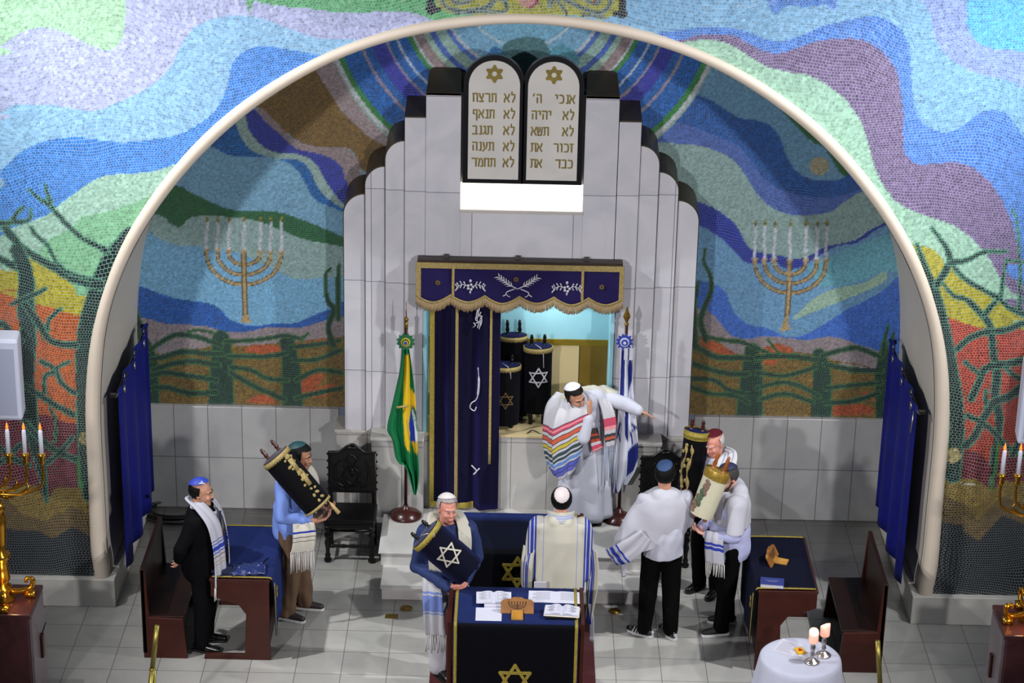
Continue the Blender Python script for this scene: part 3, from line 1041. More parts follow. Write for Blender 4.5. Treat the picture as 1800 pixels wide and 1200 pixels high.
# ------------------------------------------------------------------ the stepped marble ark
FY = 1.67
ark = thing('torah_ark', 'white marble stepped ark with bronze caps built against the mosaic niche', 'ark', (0, FY, 0))
pan_m = marble('ark marble', 'c6c5ca', 0.0045, 0.97, 0.945, 'XZ', (0.47, 0.19), '85848a', 0.2, 0.06)
low_m = marble('ark base marble', 'aeaca8', 0.004, 0.36, 2.0, 'XZ', (0.05, 1.0), '6e6b66', 0.24, 0.12)
bronze = mat('bronze sheet', '3d3322', 0.45, 0.35, var=0.35, scale=3.0)
OPX, OPZ0, OPZ1 = 0.895, 1.085, 2.80
TBX, TBZ = 0.585, 3.405
mb = MB()
mb.box(-0.915, -TBX, 0, 0.06, OPZ1, 4.57)
mb.box(TBX, 0.9, 0, 0.06, OPZ1, 4.57)
mb.box(-TBX, TBX, 0, 0.06, OPZ1, TBZ)
o = obj('centre_panel', mb, pan_m, ark, bev=0.004)
for x0, x1 in ((-0.915, -TBX), (TBX, 0.9)):
    mb = MB()
    mb.add([(x0, 0.0, 4.545), (x1, 0.0, 4.545), (x1, 0.0, 4.57), (x0, 0.0, 4.57), (x0 + .015, 0.40, 4.68), (x1 - .015, 0.40, 4.68), (x0 + .05, 0.47, 4.69), (x1 - .05, 0.47, 4.69), (x0, 0.475, 4.0), (x1, 0.475, 4.0)],
           [(0, 1, 2, 3), (3, 2, 5, 4), (4, 5, 7, 6), (6, 7, 9, 8), (0, 8, 9, 1), (0, 3, 4, 6, 8), (1, 9, 7, 5, 2)])
    obj('centre_cap', mb, bronze, ark, smooth=False)
steps_x = [(0.91, 1.115, 4.315, 0), (1.115, 1.305, 4.075, 1), (1.305, 1.50, 3.81, 1), (1.50, 1.71, 3.52, 1)]
for s in (-1, 1):
    for k, (x0, x1, zt, rnd) in enumerate(steps_x):
        y0 = 0.02 + 0.028 * k
        zb = 1.06 if k else 1.06
        if rnd:
            r = x1 - x0 - 0.004
            top = [(x0 + r * math.sin(t), zt - r + r * math.cos(t)) for t in np.linspace(0, math.pi / 2, 9)]
        else:
            top = [(x0, zt), (x1, zt)]
        out = [(x0 - 0.003, zb)] + [(x0 - .003, top[0][1])] + top[1:] + [(x1, zb)]
        front = [(s * a, b) for a, b in out]
        obj('stepped_panel', MB().prism(front, y0, y0 + 0.03), pan_m, ark, bev=0.003)
        top2 = [(x0, zt + 0.012), (x1 + .004, zt + 0.012)] if not rnd else [(x0 + (r + .008) * math.sin(t), zt - r + (r + .012) * math.cos(t)) for t in np.linspace(0, math.pi / 2, 9)]
        mb = MB()
        lo_ = [(s * (x0 - .003), zb)]
        A0 = lo_ + [(s * a, b) for a, b in [(x0 - .003, top2[0][1])] + top2[1:]] + [(s * (x1 + .003), zb)]
        B0 = [(a * 0.998, b + (0.075 if b > zb + .1 else 0)) for a, b in A0]
        n = len(A0)
        vs = [(a, y0 + 0.012, b) for a, b in A0] + [(a, 0.472, b) for a, b in B0]
        mb.add(vs, [tuple(range(n)), tuple(range(2 * n - 1, n - 1, -1))] + [(i, (i + 1) % n, (i + 1) % n + n, i + n) for i in range(n)])
        obj('bronze_cap', mb, bronze, ark, smooth=False)
# plinth below the steps and the opening
mb = MB()
for s in (-1, 1):
    for x0, x1, y0, zt in ((1.43, 1.80, 0.10, 1.06), (0.915, 1.43, -0.17, 1.10)):
        a, b = sorted((s * x0, s * x1))
        mb.box(a, b, y0, 0.45, 0.0, zt - 0.015)
mb.box(-0.92, 0.92, -0.005, 0.45, 0.0, OPZ0 - 0.02)
obj('plinth', mb, low_m, ark, bev=0.005)
for s in (-1, 1):
    mb = MB()
    for x0, x1, y0, zt in ((1.42, 1.815, 0.085, 1.06), (0.91, 1.44, -0.185, 1.10)):
        a, b = sorted((s * x0, s * x1))
        mb.box(a, b, y0, 0.45, zt - 0.03, zt)
    obj('plinth_coping', mb, base_m, ark, bev=0.004)
# cupboard inside
paint_b = mat('pale blue painted board', '8fc4d2', 0.5, var=0.03)
paint_c = mat('cream painted board', 'c4b084', 0.5, var=0.05, scale=2)
goldtr = mat('gilt strip', '8a7420', 0.35, 0.5, var=0.15)
BK = 0.462
zs = W(985, 600, FY + BK).z
o = obj('upper_back', MB().box(-0.93, 0.93, BK - 0.005, BK + 0.01, zs, 3.0), paint_b, ark, smooth=False)
mb = MB()
for x0, x1, m_ in ((-0.93, -0.32, paint_c), (-0.315, 0.283, paint_c), (0.289, 0.61, paint_c), (0.616, 0.93, mat('old gold board', '7a5f1c', .4, .2, var=.25, scale=2))):
    obj('lower_back', MB().box(x0, x1, BK - 0.008, BK + 0.01, OPZ0 - .02, zs - 0.035), m_, ark, bev=0.003)
obj('gilt_strip', MB().box(-0.93, 0.93, BK - 0.02, BK, zs - 0.035, zs + 0.03), goldtr, ark, bev=0.003)
mb = MB()
mb.box(-0.93, -OPX, 0.0, BK, OPZ0, 2.95)
mb.box(OPX, 0.93, 0.0, BK, OPZ0, 2.95)
mb.box(-0.93, 0.93, 0.06, BK, 2.93, 2.97)
obj('cupboard_lining', mb, paint_b, ark, smooth=False)
obj('cupboard_floor', MB().box(-0.915, 0.915, -0.02, BK, OPZ0 - 0.025, OPZ0), paint_c, ark, bev=0.003)
xq = 0.283 - 0.6
obj('gilt_divider', MB().box(-0.332, -0.318, 0.06, BK, OPZ0, zs - 0.035), goldtr, ark, smooth=False)
# recess under the tablets: panel glows in place of lamplight on its wall
panel_glow = mat('glowing recess panel', 'fff9ee', 0.5, var=0.0, emit=1.15, ecol='fffaf0')
obj('recess_lining', MB().box(-TBX, TBX, 0.07, 0.10, TBZ - .02, 4.55), base_m, ark, smooth=False)
obj('glowing_panel', MB().box(-TBX + 0.002, TBX - 0.002, 0.012, 0.03, TBZ + 0.02, 3.69), panel_glow, ark, smooth=False)
obj('lamp_sill', MB().box(-TBX - .008, TBX + .008, -0.012, 0.07, TBZ - 0.012, TBZ + 0.02), base_m, ark, bev=0.003)

lamp('ark_lamp', 'AREA', (0.25, 1.98, 2.86), (0.25, 2.0, 1.0), 10, (0.82, 0.95, 1.0), 0.5)
lamp('ark_lamp', 'POINT', (0.35, 1.80, 2.3), (0, 0, 0), 3.2, (1.0, 0.93, 0.78), 0.12)

# ------------------------------------------------------------------ tablets
tab = thing('commandment_tablets', 'twin round-topped white marble tablets in black frame with gilt Hebrew lettering', 'tablets', (0, FY - 0.03, 3.70))
blackm = mat('black lacquer', '0b0b0c', 0.3, var=0.1)
slab_m = marble('tablet marble', 'c9c6c0', None, rough=0.3, vein=0.05)
gilt = mat('gilt letters', '8a7a3c', 0.4, 0.45, var=0.2)
TZ0, TZ1 = 0.0, W(870, 97, FY - .03).z - 3.70
cxs = (-0.277, 0.277)
for c in cxs:
    R = 0.289
    top = [(c + R * math.cos(t), TZ1 - R + R * math.sin(t)) for t in np.linspace(0, math.pi, 25)]
    poly = [(c + R, TZ0)] + top + [(c - R, TZ0)]
    obj('tablet_frame', MB().prism(poly, 0, 0.07), blackm, tab, bev=0.004)
    r = 0.240
    zt = TZ1 - R
    poly = [(c + r, TZ0 + 0.045)] + [(c + r * math.cos(t), zt + r * math.sin(t)) for t in np.linspace(0, math.pi, 25)] + [(c - r, TZ0 + 0.045)]
    obj('tablet_slab', MB().prism(poly, -0.012, 0.02), slab_m, tab, bev=0.003)
    st = spiky_star(0.072, 0.026, th=0.004)
    o = obj('gilt_star', st, gilt, tab, smooth=False)
    o.location = (c, -0.012, TZ1 - 0.175)


def text_mesh(s, size, ext=0.004, align='CENTER'):
    cu = bpy.data.curves.new('text', 'FONT')
    cu.body = s
    cu.size = size
    cu.extrude = ext
    cu.bevel_depth = size * .012
    cu.bevel_resolution = 0
    cu.align_x = align
    cu.align_y = 'CENTER'
    cu.resolution_u = 3
    o = bpy.data.objects.new('text', cu)
    COL.objects.link(o)
    dg = bpy.context.evaluated_depsgraph_get()
    dg.update()
    me = bpy.data.meshes.new_from_object(o.evaluated_get(dg))
    bpy.data.objects.remove(o)
    bpy.data.curves.remove(cu)
    return me


GLYPH = {'א': '0,1 1,0|1,1 .82,.62 .6,.45|0,0 .06,.34 .3,.6', 'נ': '.5,1 .72,1 .72,0 .38,0', 'כ': '.1,1 .75,.96 .9,.65 .9,.3 .75,.03 .1,0', 'י': '.3,1 .65,1 .65,.55', 'ה': '.05,1 .95,1 .95,0|.17,.62 .17,0',
         'ל': '.25,1.3 .25,.95 .85,.95 .85,.6 .45,0', 'ת': '.05,1 .95,1 .95,0|.22,1 .22,.08 .0,0', 'ש': '0,1 .12,0 .78,0 1,1|.5,1 .46,.5 .1,.3', 'ז': '.2,1 .8,1|.5,1 .5,0', 'ו': '.3,1 .62,1 .62,0', 'ר': '.1,1 .82,1 .9,.85 .9,0',
         'ב': '.1,1 .8,1 .8,0|0,0 1,0', 'ד': '0,1 1,1|.82,1 .82,0', 'צ': '.1,1 .2,.65 .85,0 .05,0|.9,1 .82,.7 .5,.38', 'ח': '0,1 1,1|.9,1 .9,0|.12,1 .12,0', 'ף': '.4,.5 .15,.55 .15,1 .85,1 .85,-.3', 'ג': '.35,1 .65,1 .7,.4 .85,0|.68,.4 .2,0',
         'ע': '.9,1 .8,.4 .05,-.1|.15,1 .3,.4 .62,.2', 'מ': '.08,1 .25,.75 .05,0|.25,.82 .6,1 .9,.8 .95,0 .5,0', "'": '.6,1.1 .45,.85'}


def hebrew(word, h, w, right=True, r=.0075):
    """Square Hebrew letters as bars, read from the right; the origin is the word's right or left foot."""
    adv = [(.62 if ch in "ניזוג'" else 1.0) * w + .0135 for ch in word]
    tot = sum(adv) - .0135
    x = 0.0 if right else tot
    mb = MB()
    for ch, a in zip(word, adv):
        ww = a - .0135
        x0 = x - ww
        for st in GLYPH[ch].split('|'):
            q = [tuple(float(v) for v in t.split(',')) for t in st.split()]
            off = .19 if ww < w * .9 else 0
            P = [((x0 + (u - off) * w * (1.0)), 0.0, v * h) for u, v in q]
            for p0, p1 in zip(P, P[1:]):
                mb.cap(p0, r, p1, r * .9, 6)
        x -= a
    mb.v = [(v[0], v[1] * .6, v[2]) for v in mb.v]
    return mb


rows_r = [("אנכי", "ה'"), ('לא', 'יהיה'), ('לא', 'תשא'), ('זכור', 'את'), ('כבד', 'את')]
rows_l = [('לא', 'תרצח'), ('לא', 'תנאף'), ('לא', 'תגנב'), ('לא', 'תענה'), ('לא', 'תחמד')]
for c, rws in ((cxs[1], rows_r), (cxs[0], rows_l)):
    for i, ws in enumerate(rws):
        z = TZ1 - 0.405 - 0.158 * i
        for j, w in enumerate(ws):
            o = obj('gilt_letters', hebrew(w, 0.076, 0.044, right=(j == 0)), gilt, tab)
            o.location = (c + (0.198 if j == 0 else -0.198), -0.014, z - .038)

# ------------------------------------------------------------------ valance over the opening
velvet_b = velvet('midnight blue velvet', '0d0b25', '1e1b4a')
velvet_v = velvet('violet blue velvet', '1f1944', '30275f')
navy = velvet('shaded blue cloth', '05060b', '0b0e20')  # blue desk cloth with the right desk's shadow put into its colour
bluecloth = velvet('blue table cloth', '04050b', '1c2858')
goldc = mat('gold braid', '92804c', 0.6, 0.1, var=0.25, scale=60, bump=0.5, bscale=150)
goldy = mat('yellow gold braid', '8c7c2c', 0.55, 0.1, var=0.25, scale=60, bump=0.5, bscale=150)
fringe_m = mat('gold fringe', '9c8662', 0.8, var=0.3, scale=120)
silver_th = mat('silver thread', 'b9b7c0', 0.5, 0.2, var=0.15, scale=40)
brownm = mat('dark brown timber', '2a1d16', 0.45, var=0.3, scale=14)
VY = 1.56
val = thing('ark_valance', 'scalloped midnight blue valance with gold fringe and silver embroidery over the ark opening', 'valance', (0, VY, 2.6))
zt = W(913, 464, VY).z - 2.6
obj('rail', MB().box(-0.985, 0.985, -0.01, 0.10, zt + 0.0, zt + 0.035), brownm, val, bev=0.005)
for x in (-0.71, -0.02, 0.64):
    obj('rail_bracket', MB().box(x - 0.025, x + 0.025, -0.01, 0.10, zt + 0.035, zt + 0.055), brownm, val, bev=0.004)
nsc = 6
VX0, VX1 = -1.0, 1.0


def hem(x):
    t = (x - VX0) / (VX1 - VX0) * nsc
    # scallops hang between pointed lifts
    k = t - math.floor(t)
    return zt - 0.335 - 0.075 * (1 - abs(2 * k - 1) ** 1.7)


def wav(x):
    return 0.008 * math.sin(x * 9.0) - 0.012


xs = np.linspace(VX0, VX1, 121)
rows, frA, frB = [], [], []
for j in range(9):
    t = j / 8
    rows.append([(x, wav(x) * t * 1.4, zt * (1 - t) + (hem(x) + 0.0) * t) for x in xs])
obj('valance_cloth', MB().grid(rows), velvet_v, val, solid=0.008)
br = [[(x, wav(x) * 1.4 - 0.008, hem(x) + dz) for x in xs] for dz in (0.022, 0.0)]
obj('hem_braid', MB().grid(br), goldc, val, solid=0.006)
mb = MB()
rs = np.random.RandomState(3)
for x in np.linspace(VX0 + .004, VX1 - .004, 260):
    L_ = 0.085 + rs.uniform(-.008, .008)
    y = wav(x) * 1.4 - 0.006
    mb.tube([(x, y, hem(x)), (x + rs.uniform(-.002, .002), y - 0.004, hem(x) - L_ * .5), (x + rs.uniform(-.004, .004), y, hem(x) - L_)], 0.0042, 4)
obj('fringe', mb, fringe_m, val)
mb = MB()
mb.box(VX0, VX1, -0.022, -0.004, zt - 0.055, zt + 0.002)
for x0, x1 in ((VX0, VX0 + 0.05), (VX1 - 0.045, VX1), (-0.655, -0.628), (0.59, 0.617)):
    mb.box(x0, x1, -0.028, -0.004, hem((x0 + x1) / 2), zt - 0.02)
obj('braid_border', mb, goldc, val, bev=0.003)


def sprig(mb, x, z, s, k=1):
    """Small symmetric flower spray: stem with paired leaves each side."""
    for d in (-1, 1):
        st = cat([(x + d * .012 * s, -0.028, z), (x + d * .05 * s, -0.028, z + .022 * s), (x + d * .09 * s, -0.028, z + .012 * s), (x + d * .115 * s, -0.028, z - .012 * s)], 4)
        mb.tube(st, .0035 * s, 5)
        for q in (3, 6, 9, 11):
            c_ = Vector(st[q])
            for e in (-1, 1):
                tip = c_ + Vector((d * .014 * s, 0, e * .026 * s))
                mb.cap(c_, .003 * s, tip, .0065 * s, 6)
    for a in range(5):
        w = a * 2 * math.pi / 5 + .3
        mb.ell((x + .022 * s * math.sin(w), -0.028, z + .022 * s * math.cos(w)), (.012 * s, .003, .012 * s), nu=8, nv=6)
    mb.ell((x, -0.028, z + .055 * s), (.012 * s, .003, .014 * s), nu=8, nv=6)
    mb.ell((x, -0.028, z - .045 * s), (.008 * s, .003, .014 * s), nu=8, nv=6)


mb = MB()
for x in (-0.475, 0.455):
    sprig(mb, x, zt - 0.235, 1.15)
for d in (-1, 1):
    c0 = Vector((-0.02, -0.03, zt - 0.245))
    st = [c0, c0 + Vector((d * .09, 0, .05)), c0 + Vector((d * .17, 0, .115))]
    mb.tube(cat([tuple(p) for p in st], 6), .006, 5)
    for q in range(6):
        b_ = c0 + Vector((d * (.055 + .024 * q), 0, .03 + .017 * q))
        for e in ((-.2, 1.0), (1.0, .25)):
            tip = b_ + Vector((d * (.035 * e[0] + .02), 0, .045 * e[1] if e[1] > .5 else -.005))
            mb.tube([b_, (b_ + tip) / 2 + Vector((0, 0, .004)), tip], [.005, .007, .002], 5)
    mb.tube(cat([tuple(c0 + Vector((d * .03, 0, .0))), tuple(c0 + Vector((d * .1, 0, -.03))), tuple(c0 + Vector((d * .115, 0, -.06))), tuple(c0 + Vector((d * .14, 0, -.075)))], 5), .006, 5)
    mb.tube(cat([tuple(c0 + Vector((d * .11, 0, -.05))), tuple(c0 + Vector((d * .09, 0, -.075))), tuple(c0 + Vector((d * .07, 0, -.08)))], 5), .004, 5)
obj('silver_embroidery', mb, silver_th, val)
mb = MB()
dim = mat('dull gold thread', '5a4628', 0.6, 0.3)
for x, z in ((-0.79, -.2), (-0.035, -.15), (0.79, -.21)):
    for a in range(6):
        w = a * math.pi / 3
        mb.ell((x + .016 * math.sin(w), -0.026, zt + z + .016 * math.cos(w)), (.012, .003, .012), nu=8, nv=6)
obj('gold_rosettes', mb, dim, val)

# ------------------------------------------------------------------ curtain drawn to one side of the opening
cur = thing('ark_curtain', 'long midnight blue velvet curtain with gold bands bunched over half the ark opening', 'curtain', (-0.52, 1.60, 0.30))


def fold_y(u, v):
    return 0.035 * math.sin(u * 13 + .5 * math.sin(3 * v)) + 0.014 * math.sin(u * 29 + 1.3)


CX0, CX1 = -0.345, 0.335
rows, uvs = [], []
nz_, nx_ = 26, 110
for j in range(nz_):
    v = j / (nz_ - 1)
    rows.append([(CX0 + (CX1 - CX0) * u + .012 * math.sin(u * 13 + v), fold_y(u, v) * (0.75 + .4 * v), 2.42 * (1 - v) + 0.0 * v) for u in np.linspace(0, 1, nx_)])
obj('velvet', MB().grid(rows), velvet_b, cur, solid=0.01)


def curtain_strip(u0, u1, z0, z1, m, name, off=-.012, n=7):
    rr = []
    for j in range(14):
        v = j / 13
        z = z1 * (1 - v) + z0 * v
        vv = 1 - z / 2.42
        rr.append([(CX0 + (CX1 - CX0) * u + .012 * math.sin(u * 13 + vv), fold_y(u, vv) * (.75 + .4 * vv) + off, z) for u in np.linspace(u0, u1, n)])
    return obj(name, MB().grid(rr), m, cur, solid=0.006)


curtain_strip(-0.005, 0.055, 0.02, 2.42, goldy, 'gold_border')
curtain_strip(0.0, 0.66, 0.0, 0.06, goldy, 'gold_border', n=60)
curtain_strip(0.385, 0.42, 0.06, 2.42, goldc, 'braid_band')
curtain_strip(0.875, 0.905, 0.5, 2.42, goldc, 'braid_band')
mb = MB()
ex = CX0 + (CX1 - CX0) * 0.70
for k in range(9):
    w = k * 2 * math.pi / 9
    mb.tube(cat([(ex + .05 * math.cos(w) * .5, -.06, 2.06 + .11 * math.sin(w)), (ex + .03 * math.cos(w + .4), -.062, 2.06 + .06 * math.sin(w + .5)), (ex + .012 * math.cos(w + 1), -.06, 2.06 + .03 * math.sin(w + 1.2))], 4), .006, 5)
mb.tube([(ex - .05, -.06, 2.02), (ex - .03, -.06, 1.99), (ex - .055, -.06, 1.97)], .006, 5)
obj('silver_embroidery', mb, silver_th, cur)
mb = MB()
mb.tube(cat([(ex, -.06, 1.55), (ex + .01, -.06, 1.4), (ex, -.06, 1.25), (ex - .02, -.06, 1.2)], 5), [.004] * 4 + [.012] * 6 + [.006] * 6, 5)
mb.tube(cat([(ex - .02, -.06, 1.2), (ex - .06, -.06, 1.17), (ex - .07, -.06, 1.12), (ex - .03, -.06, 1.09), (ex - .01, -.06, 1.13)], 5), .006, 5)
mb.tube(cat([(ex - .05, -.06, .50), (ex, -.06, .44), (ex - .03, -.06, .4), (ex + .03, -.06, .47)], 5), .007, 5)
obj('silver_embroidery', mb, silver_th, cur)
# ------------------------------------------------------------------ timber, brass and other stuffs
maho = mat('dark mahogany', '36140c', 0.4, spec=.3, var=0.25, scale=5)
mahod = mat('darker mahogany', '1e0b06', 0.42, spec=.25, var=0.25, scale=5)
brass = mat('polished brass', 'c08a2c', 0.22, 0.95, var=0.15)
brassd = mat('aged brass', '80652a', 0.4, 0.8, var=0.3, scale=30)
ebony = mat('black carved wood', '070606', 0.35, spec=.3, var=0.2)
leather = mat('black leather', '050506', 0.4, spec=.25, var=0.2, bump=0.2)
redw = mat('reddish turned wood', '3a1712', 0.28, var=0.2)
paper = mat('white paper', 'bdbdcb', 0.8, var=0.02)
paper2 = mat('cream page edges', 'd8cfae', 0.8, var=0.05)
ink = mat('grey print', '8d8d98', 0.9, var=0.02)
silver = mat('silver', 'bdb9b4', 0.22, 0.95, var=0.2, scale=40, bump=0.5, bscale=60)
white_cloth = mat('white linen', 'b4b6c6', 0.85, var=0.03, spec=0.2)
steel = mat('steel', '9a9a9a', 0.3, 0.9)
blackp = mat('black plastic', '0a0a0b', 0.4)
oak = mat('golden oak', '8a5a26', 0.45, var=0.25, scale=10)


# ---------------- pews: a bench and a covered desk on each side
def pew(s, front):
    side = 'left' if s < 0 else 'right'
    be = thing('wooden_bench', f'dark mahogany high-backed bench at the {side} side ' + ('behind the man in the black suit' if s < 0 else 'behind the round white table'), 'bench', (s * 3.29, -1.0, 0), 0, None)
    m = s
    poly = [(0.02, 0), (0.02, 0.88), (-0.02, 0.88), (-0.04, 0.41), (-0.34, 0.41), (-0.36, 0.0)]

    def X(p):
        return [(-a * -m * 1.0 if False else a * m, b) for a, b in p]
    poly_b = [(0.03, 0), (0.03, 0.88), (0.0, 0.89), (-0.03, 0.41), (-0.33, 0.40), (-0.36, 0.0)]
    for y in (0.0, 1.03):
        obj('side_panel', MB().prism(X(poly_b), y, y + 0.04), maho, be, bev=0.004)
    obj('seat', MB().box(*sorted((m * -0.34, m * 0.0)), 0.02, 1.05, 0.38, 0.415), mahod, be, bev=0.004)
    obj('backrest', MB().prism(X([(0.035, 0.05), (0.035, 0.895), (0.0, 0.895), (-0.005, 0.05)]), 0.0, 1.07), mahod, be, bev=0.004)
    de = thing('pew_desk', f'mahogany pew desk under a blue cloth at the {side} side with cut-away end panel', 'desk', (s * 2.45, -1.0, 0))
    out = [(-0.27, 0.79), (0.25, 0.79), (0.25, 0.64), (0.0, 0.55), (-0.06, 0.46), (-0.04, 0.05), (0.32, 0.05), (0.33, 0.0), (-0.27, 0.0)]
    out = [(a * m, b) for a, b in out]
    for y in (0.0, 1.02):
        obj('end_panel', MB().prism(out, y, y + 0.04), maho, de, bev=0.003)
    obj('desk_top', MB().box(*sorted((m * -0.28, m * 0.26)), 0.0, 1.08, 0.785, 0.81), maho, de, bev=0.004)
    obj('front_board', MB().box(*sorted((m * -0.255, m * -0.225)), 0.03, 1.03, 0.08, 0.79), mahod, de, bev=0.004)
    # the cloth
    cl = thing('desk_cloth', ('royal blue cloth with yellow braid over the desk beside the man in the black suit' if s < 0 else 'dark shaded blue cloth with yellow braid over the desk beside the bearded man'), 'cloth', (s * 2.45, -1.0, 0.82))
    rows = []
    prof = [(0.235, 0.0), (0.1, 0.002), (-0.1, 0.002), (-0.24, 0.001), (-0.275, -0.001), (-0.288, -0.006), (-0.296, -0.018), (-0.299, -0.04), (-0.30, -0.07)]
    for k, (a, z) in enumerate(prof):
        rows.append([(m * a, y, z) for y in np.linspace(0.015, 1.05, 30)])
    for q in np.linspace(0.12, 0.56, 8):
        rows.append([(m * (-0.31 - .015 * math.sin(y * 16 + q) * q - .02 * q), y - 0.06 * q * (1 if y < .2 else 0), -q) for y in np.linspace(0.015, 1.05, 30)])
    obj('cloth_sheet', MB().grid(rows), front, cl, solid=0.006)
    for y in (0.02, 1.045):
        r2 = [[(m * a, y + d, z + 0.007) for d in (-0.012, 0.012)] for a, z in prof[:7]]
        obj('braid_edge', MB().grid(r2), goldy, cl, solid=0.005)
    r2 = [[(m * (-0.318 - .02 * q), 0.03 + d - 0.05 * q, -q) for d in (-0.010, 0.010)] for q in np.linspace(0.05, 0.55, 8)]
    obj('braid_edge', MB().grid(r2), goldy, cl, solid=0.005)
    mb = MB()
    for z in (-.13, -.19):
        mb.box(*sorted((m * -0.322, m * -0.332)), 0.10, 0.14, z - .04, z)
    obj('gold_emblem', mb, goldy, cl, bev=0.003)
    return be, de, cl


pew(-1, bluecloth)
pew(1, navy)


# ---------------- the two reading desks in the middle
def reading_desk(loc, w, dep, h0, h1, label, clabel, star_z, drop, ftop=0.0):
    de = thing('reading_desk', label, 'lectern', loc)
    hw = w / 2
    for s in (-1, 1):
        poly = [(0, 0), (0, h0 + 0.02), (dep, h1 + 0.02), (dep, 0)]
        a, b = sorted((s * (hw + 0.015), s * (hw + 0.05)))
        obj('side_panel', MB().prism(poly, a, b, 'yz'), maho, de, bev=0.005)
    obj('desk_top', MB().prism([(0, h0 - .03), (0, h0), (dep, h1), (dep, h1 - .03)], -hw - .015, hw + .015, 'yz'), maho, de, bev=0.004)
    obj('front_panel', MB().box(-hw, hw, 0.02, 0.05, 0.05, h0 - 0.03), mahod, de, bev=0.004)
    obj('kick_board', MB().box(-hw - .05, hw + .05, 0.03, dep - .02, 0.0, 0.05), mahod, de, bev=0.004)
    cl = thing('desk_cloth', clabel, 'cloth', (loc[0], loc[1], loc[2] + h0))
    xs_ = np.linspace(-hw, hw, 30)
    rows = [[(x, d_, (h1 - h0) * d_ / dep + .007) for x in xs_] for d_ in (dep - .005, dep * .75, dep * .5, dep * .25, dep * .08, .012)]
    rows += [[(x, y_, z_) for x in xs_] for y_, z_ in ((.004, .006), (-.005, .002), (-.012, -.006), (-.014, -.016), (-.015, -.035))]
    for q in np.linspace(0.06, drop, 9):
        rows.append([(x, -0.016 - 0.006 * math.sin(x * 14) * q, -q) for x in np.linspace(-hw, hw, 30)])
    obj('cloth_sheet', MB().grid(rows), velvet_n if ftop else bluecloth, cl, solid=0.006)
    for s in (-1, 1):
        r2 = [[(s * (hw - .02) + d, r[0][1] - (.006 if i > 6 else 0), r[0][2] + (.006 if i < 8 else 0)) for d in (-.013, .013)] for i, r in enumerate(rows)]
        obj('gold_braid', MB().grid(r2), goldy, cl, solid=0.005)
    o = obj('gold_star', spiky_star(0.145, 0.026, th=0.006), goldy, cl, smooth=False)
    o.location = (0.0, -0.022, star_z)
    return de, cl


velvet_n = bluecloth
a = G(907, 1100, 1.0)
reading_desk((0.0 + a.x, -2.07, 0), 1.06, 0.66, 1.0, 1.0, 'mahogany reading desk on the red carpet in front of the man seen from behind', 'blue cloth with gold braid and star over the reading desk on the carpet', W(903, 1195, -2.09).z - 1.0, 0.92)
reading_desk((0.03, -0.46, 0), 1.10, 0.40, 0.86, 1.06, 'cloth-covered reading desk at the foot of the marble steps', 'blue cloth with gold braid and star over the desk by the marble steps', W(910, 1005, -.48).z - .86, 0.80)
tag(obj('carpet_runner', MB().box(-0.735, 0.745, -4.6, 0.16, 0.0, 0.008), mat('dark red carpet', '4a0b12', 0.95, var=0.2, scale=60, bump=0.4, bscale=200)), 'dark red carpet runner under the middle reading desk', 'carpet')


# ---------------- things on the middle desk
def open_book(name, label, c, w, d, thick, rotz, pages=True, tilt=0.0, cover=None):
    b = thing(name, label, 'book', c, rotz)
    mb = MB()
    nx = 13
    rows = []
    for y in np.linspace(-d / 2, d / 2, 3):
        rows.append([(x, y, thick * (0.55 + 0.45 * math.sin(min(1, abs(x) / (w / 2) * 1.25 + .12) * math.pi)) if abs(x) > 1e-6 else thick * .35) for x in np.linspace(-w / 2, w / 2, nx)])
    low = [[(p[0], p[1], 0.004) for p in r] for r in rows]
    mb.grid(rows)
    mb.grid([r[::-1] for r in low])
    ring_t = rows[0] + [r[-1] for r in rows[1:]] + rows[-1][::-1][1:] + [r[0] for r in rows[::-1][1:-1]]
    ring_b = [(p[0], p[1], 0.004) for p in ring_t]
    n = len(ring_t)
    mb.add(ring_t + ring_b, [(i, (i + 1) % n, (i + 1) % n + n, i + n) for i in range(n)])
    me = mb.mesh('page_block', False)
    fix_normals(me)
    link('page_block', me, paper, b)
    if cover is not None:
        obj('cover', MB().box(-w / 2 - .006, w / 2 + .006, -d / 2 - .006, d / 2 + .006, 0, .004), cover, b, bev=0.001)
    mb = MB()
    for s in (-1, 1):
        for k in range(7):
            y = d / 2 * (0.72 - k * 0.2)
            xa, xb = s * w * .10, s * w * (.42 if k % 3 else .36)
            za, zb = [thick * (0.55 + 0.45 * math.sin(min(1, abs(x) / (w / 2) * 1.25 + .12) * math.pi)) + .0012 for x in (xa, xb)]
            zm = thick * (0.55 + 0.45 * math.sin(min(1, abs((xa + xb) / 2) / (w / 2) * 1.25 + .12) * math.pi)) + .0012
            xm = (xa + xb) / 2
            mb.add([(xa, y, za), (xm, y, zm), (xb, y, zb), (xb, y + .006, zb), (xm, y + .006, zm), (xa, y + .006, za)], [(0, 1, 4, 5), (1, 2, 3, 4)])
    if pages:
        obj('print', mb, ink, b, smooth=False)
    return b


DZ = 1.009
p = G(868, 1052, DZ + .03)
obj_ = tag(obj('booklet', MB().box(-0.10, 0.11, -0.08, 0.10, 0, 0.026), paper, bev=0.003), 'closed white booklet lying under the small open prayer book', 'book')
obj_.location = (p.x + .02, p.y - .03, DZ)
open_book('prayer_book', 'small open prayer book with coloured page tabs by the man with the white kippah', (p.x, p.y + .01, DZ + .027), 0.30, 0.20, 0.022, 0.02)
p = G(859, 1079, DZ)
o = tag(obj('paper_sheet', MB().box(-0.11, 0.11, -0.12, 0.11, 0, 0.002), paper, smooth=False), 'blank white sheet in front of the small open prayer book', 'paper')
o.location = (p.x, p.y, DZ)
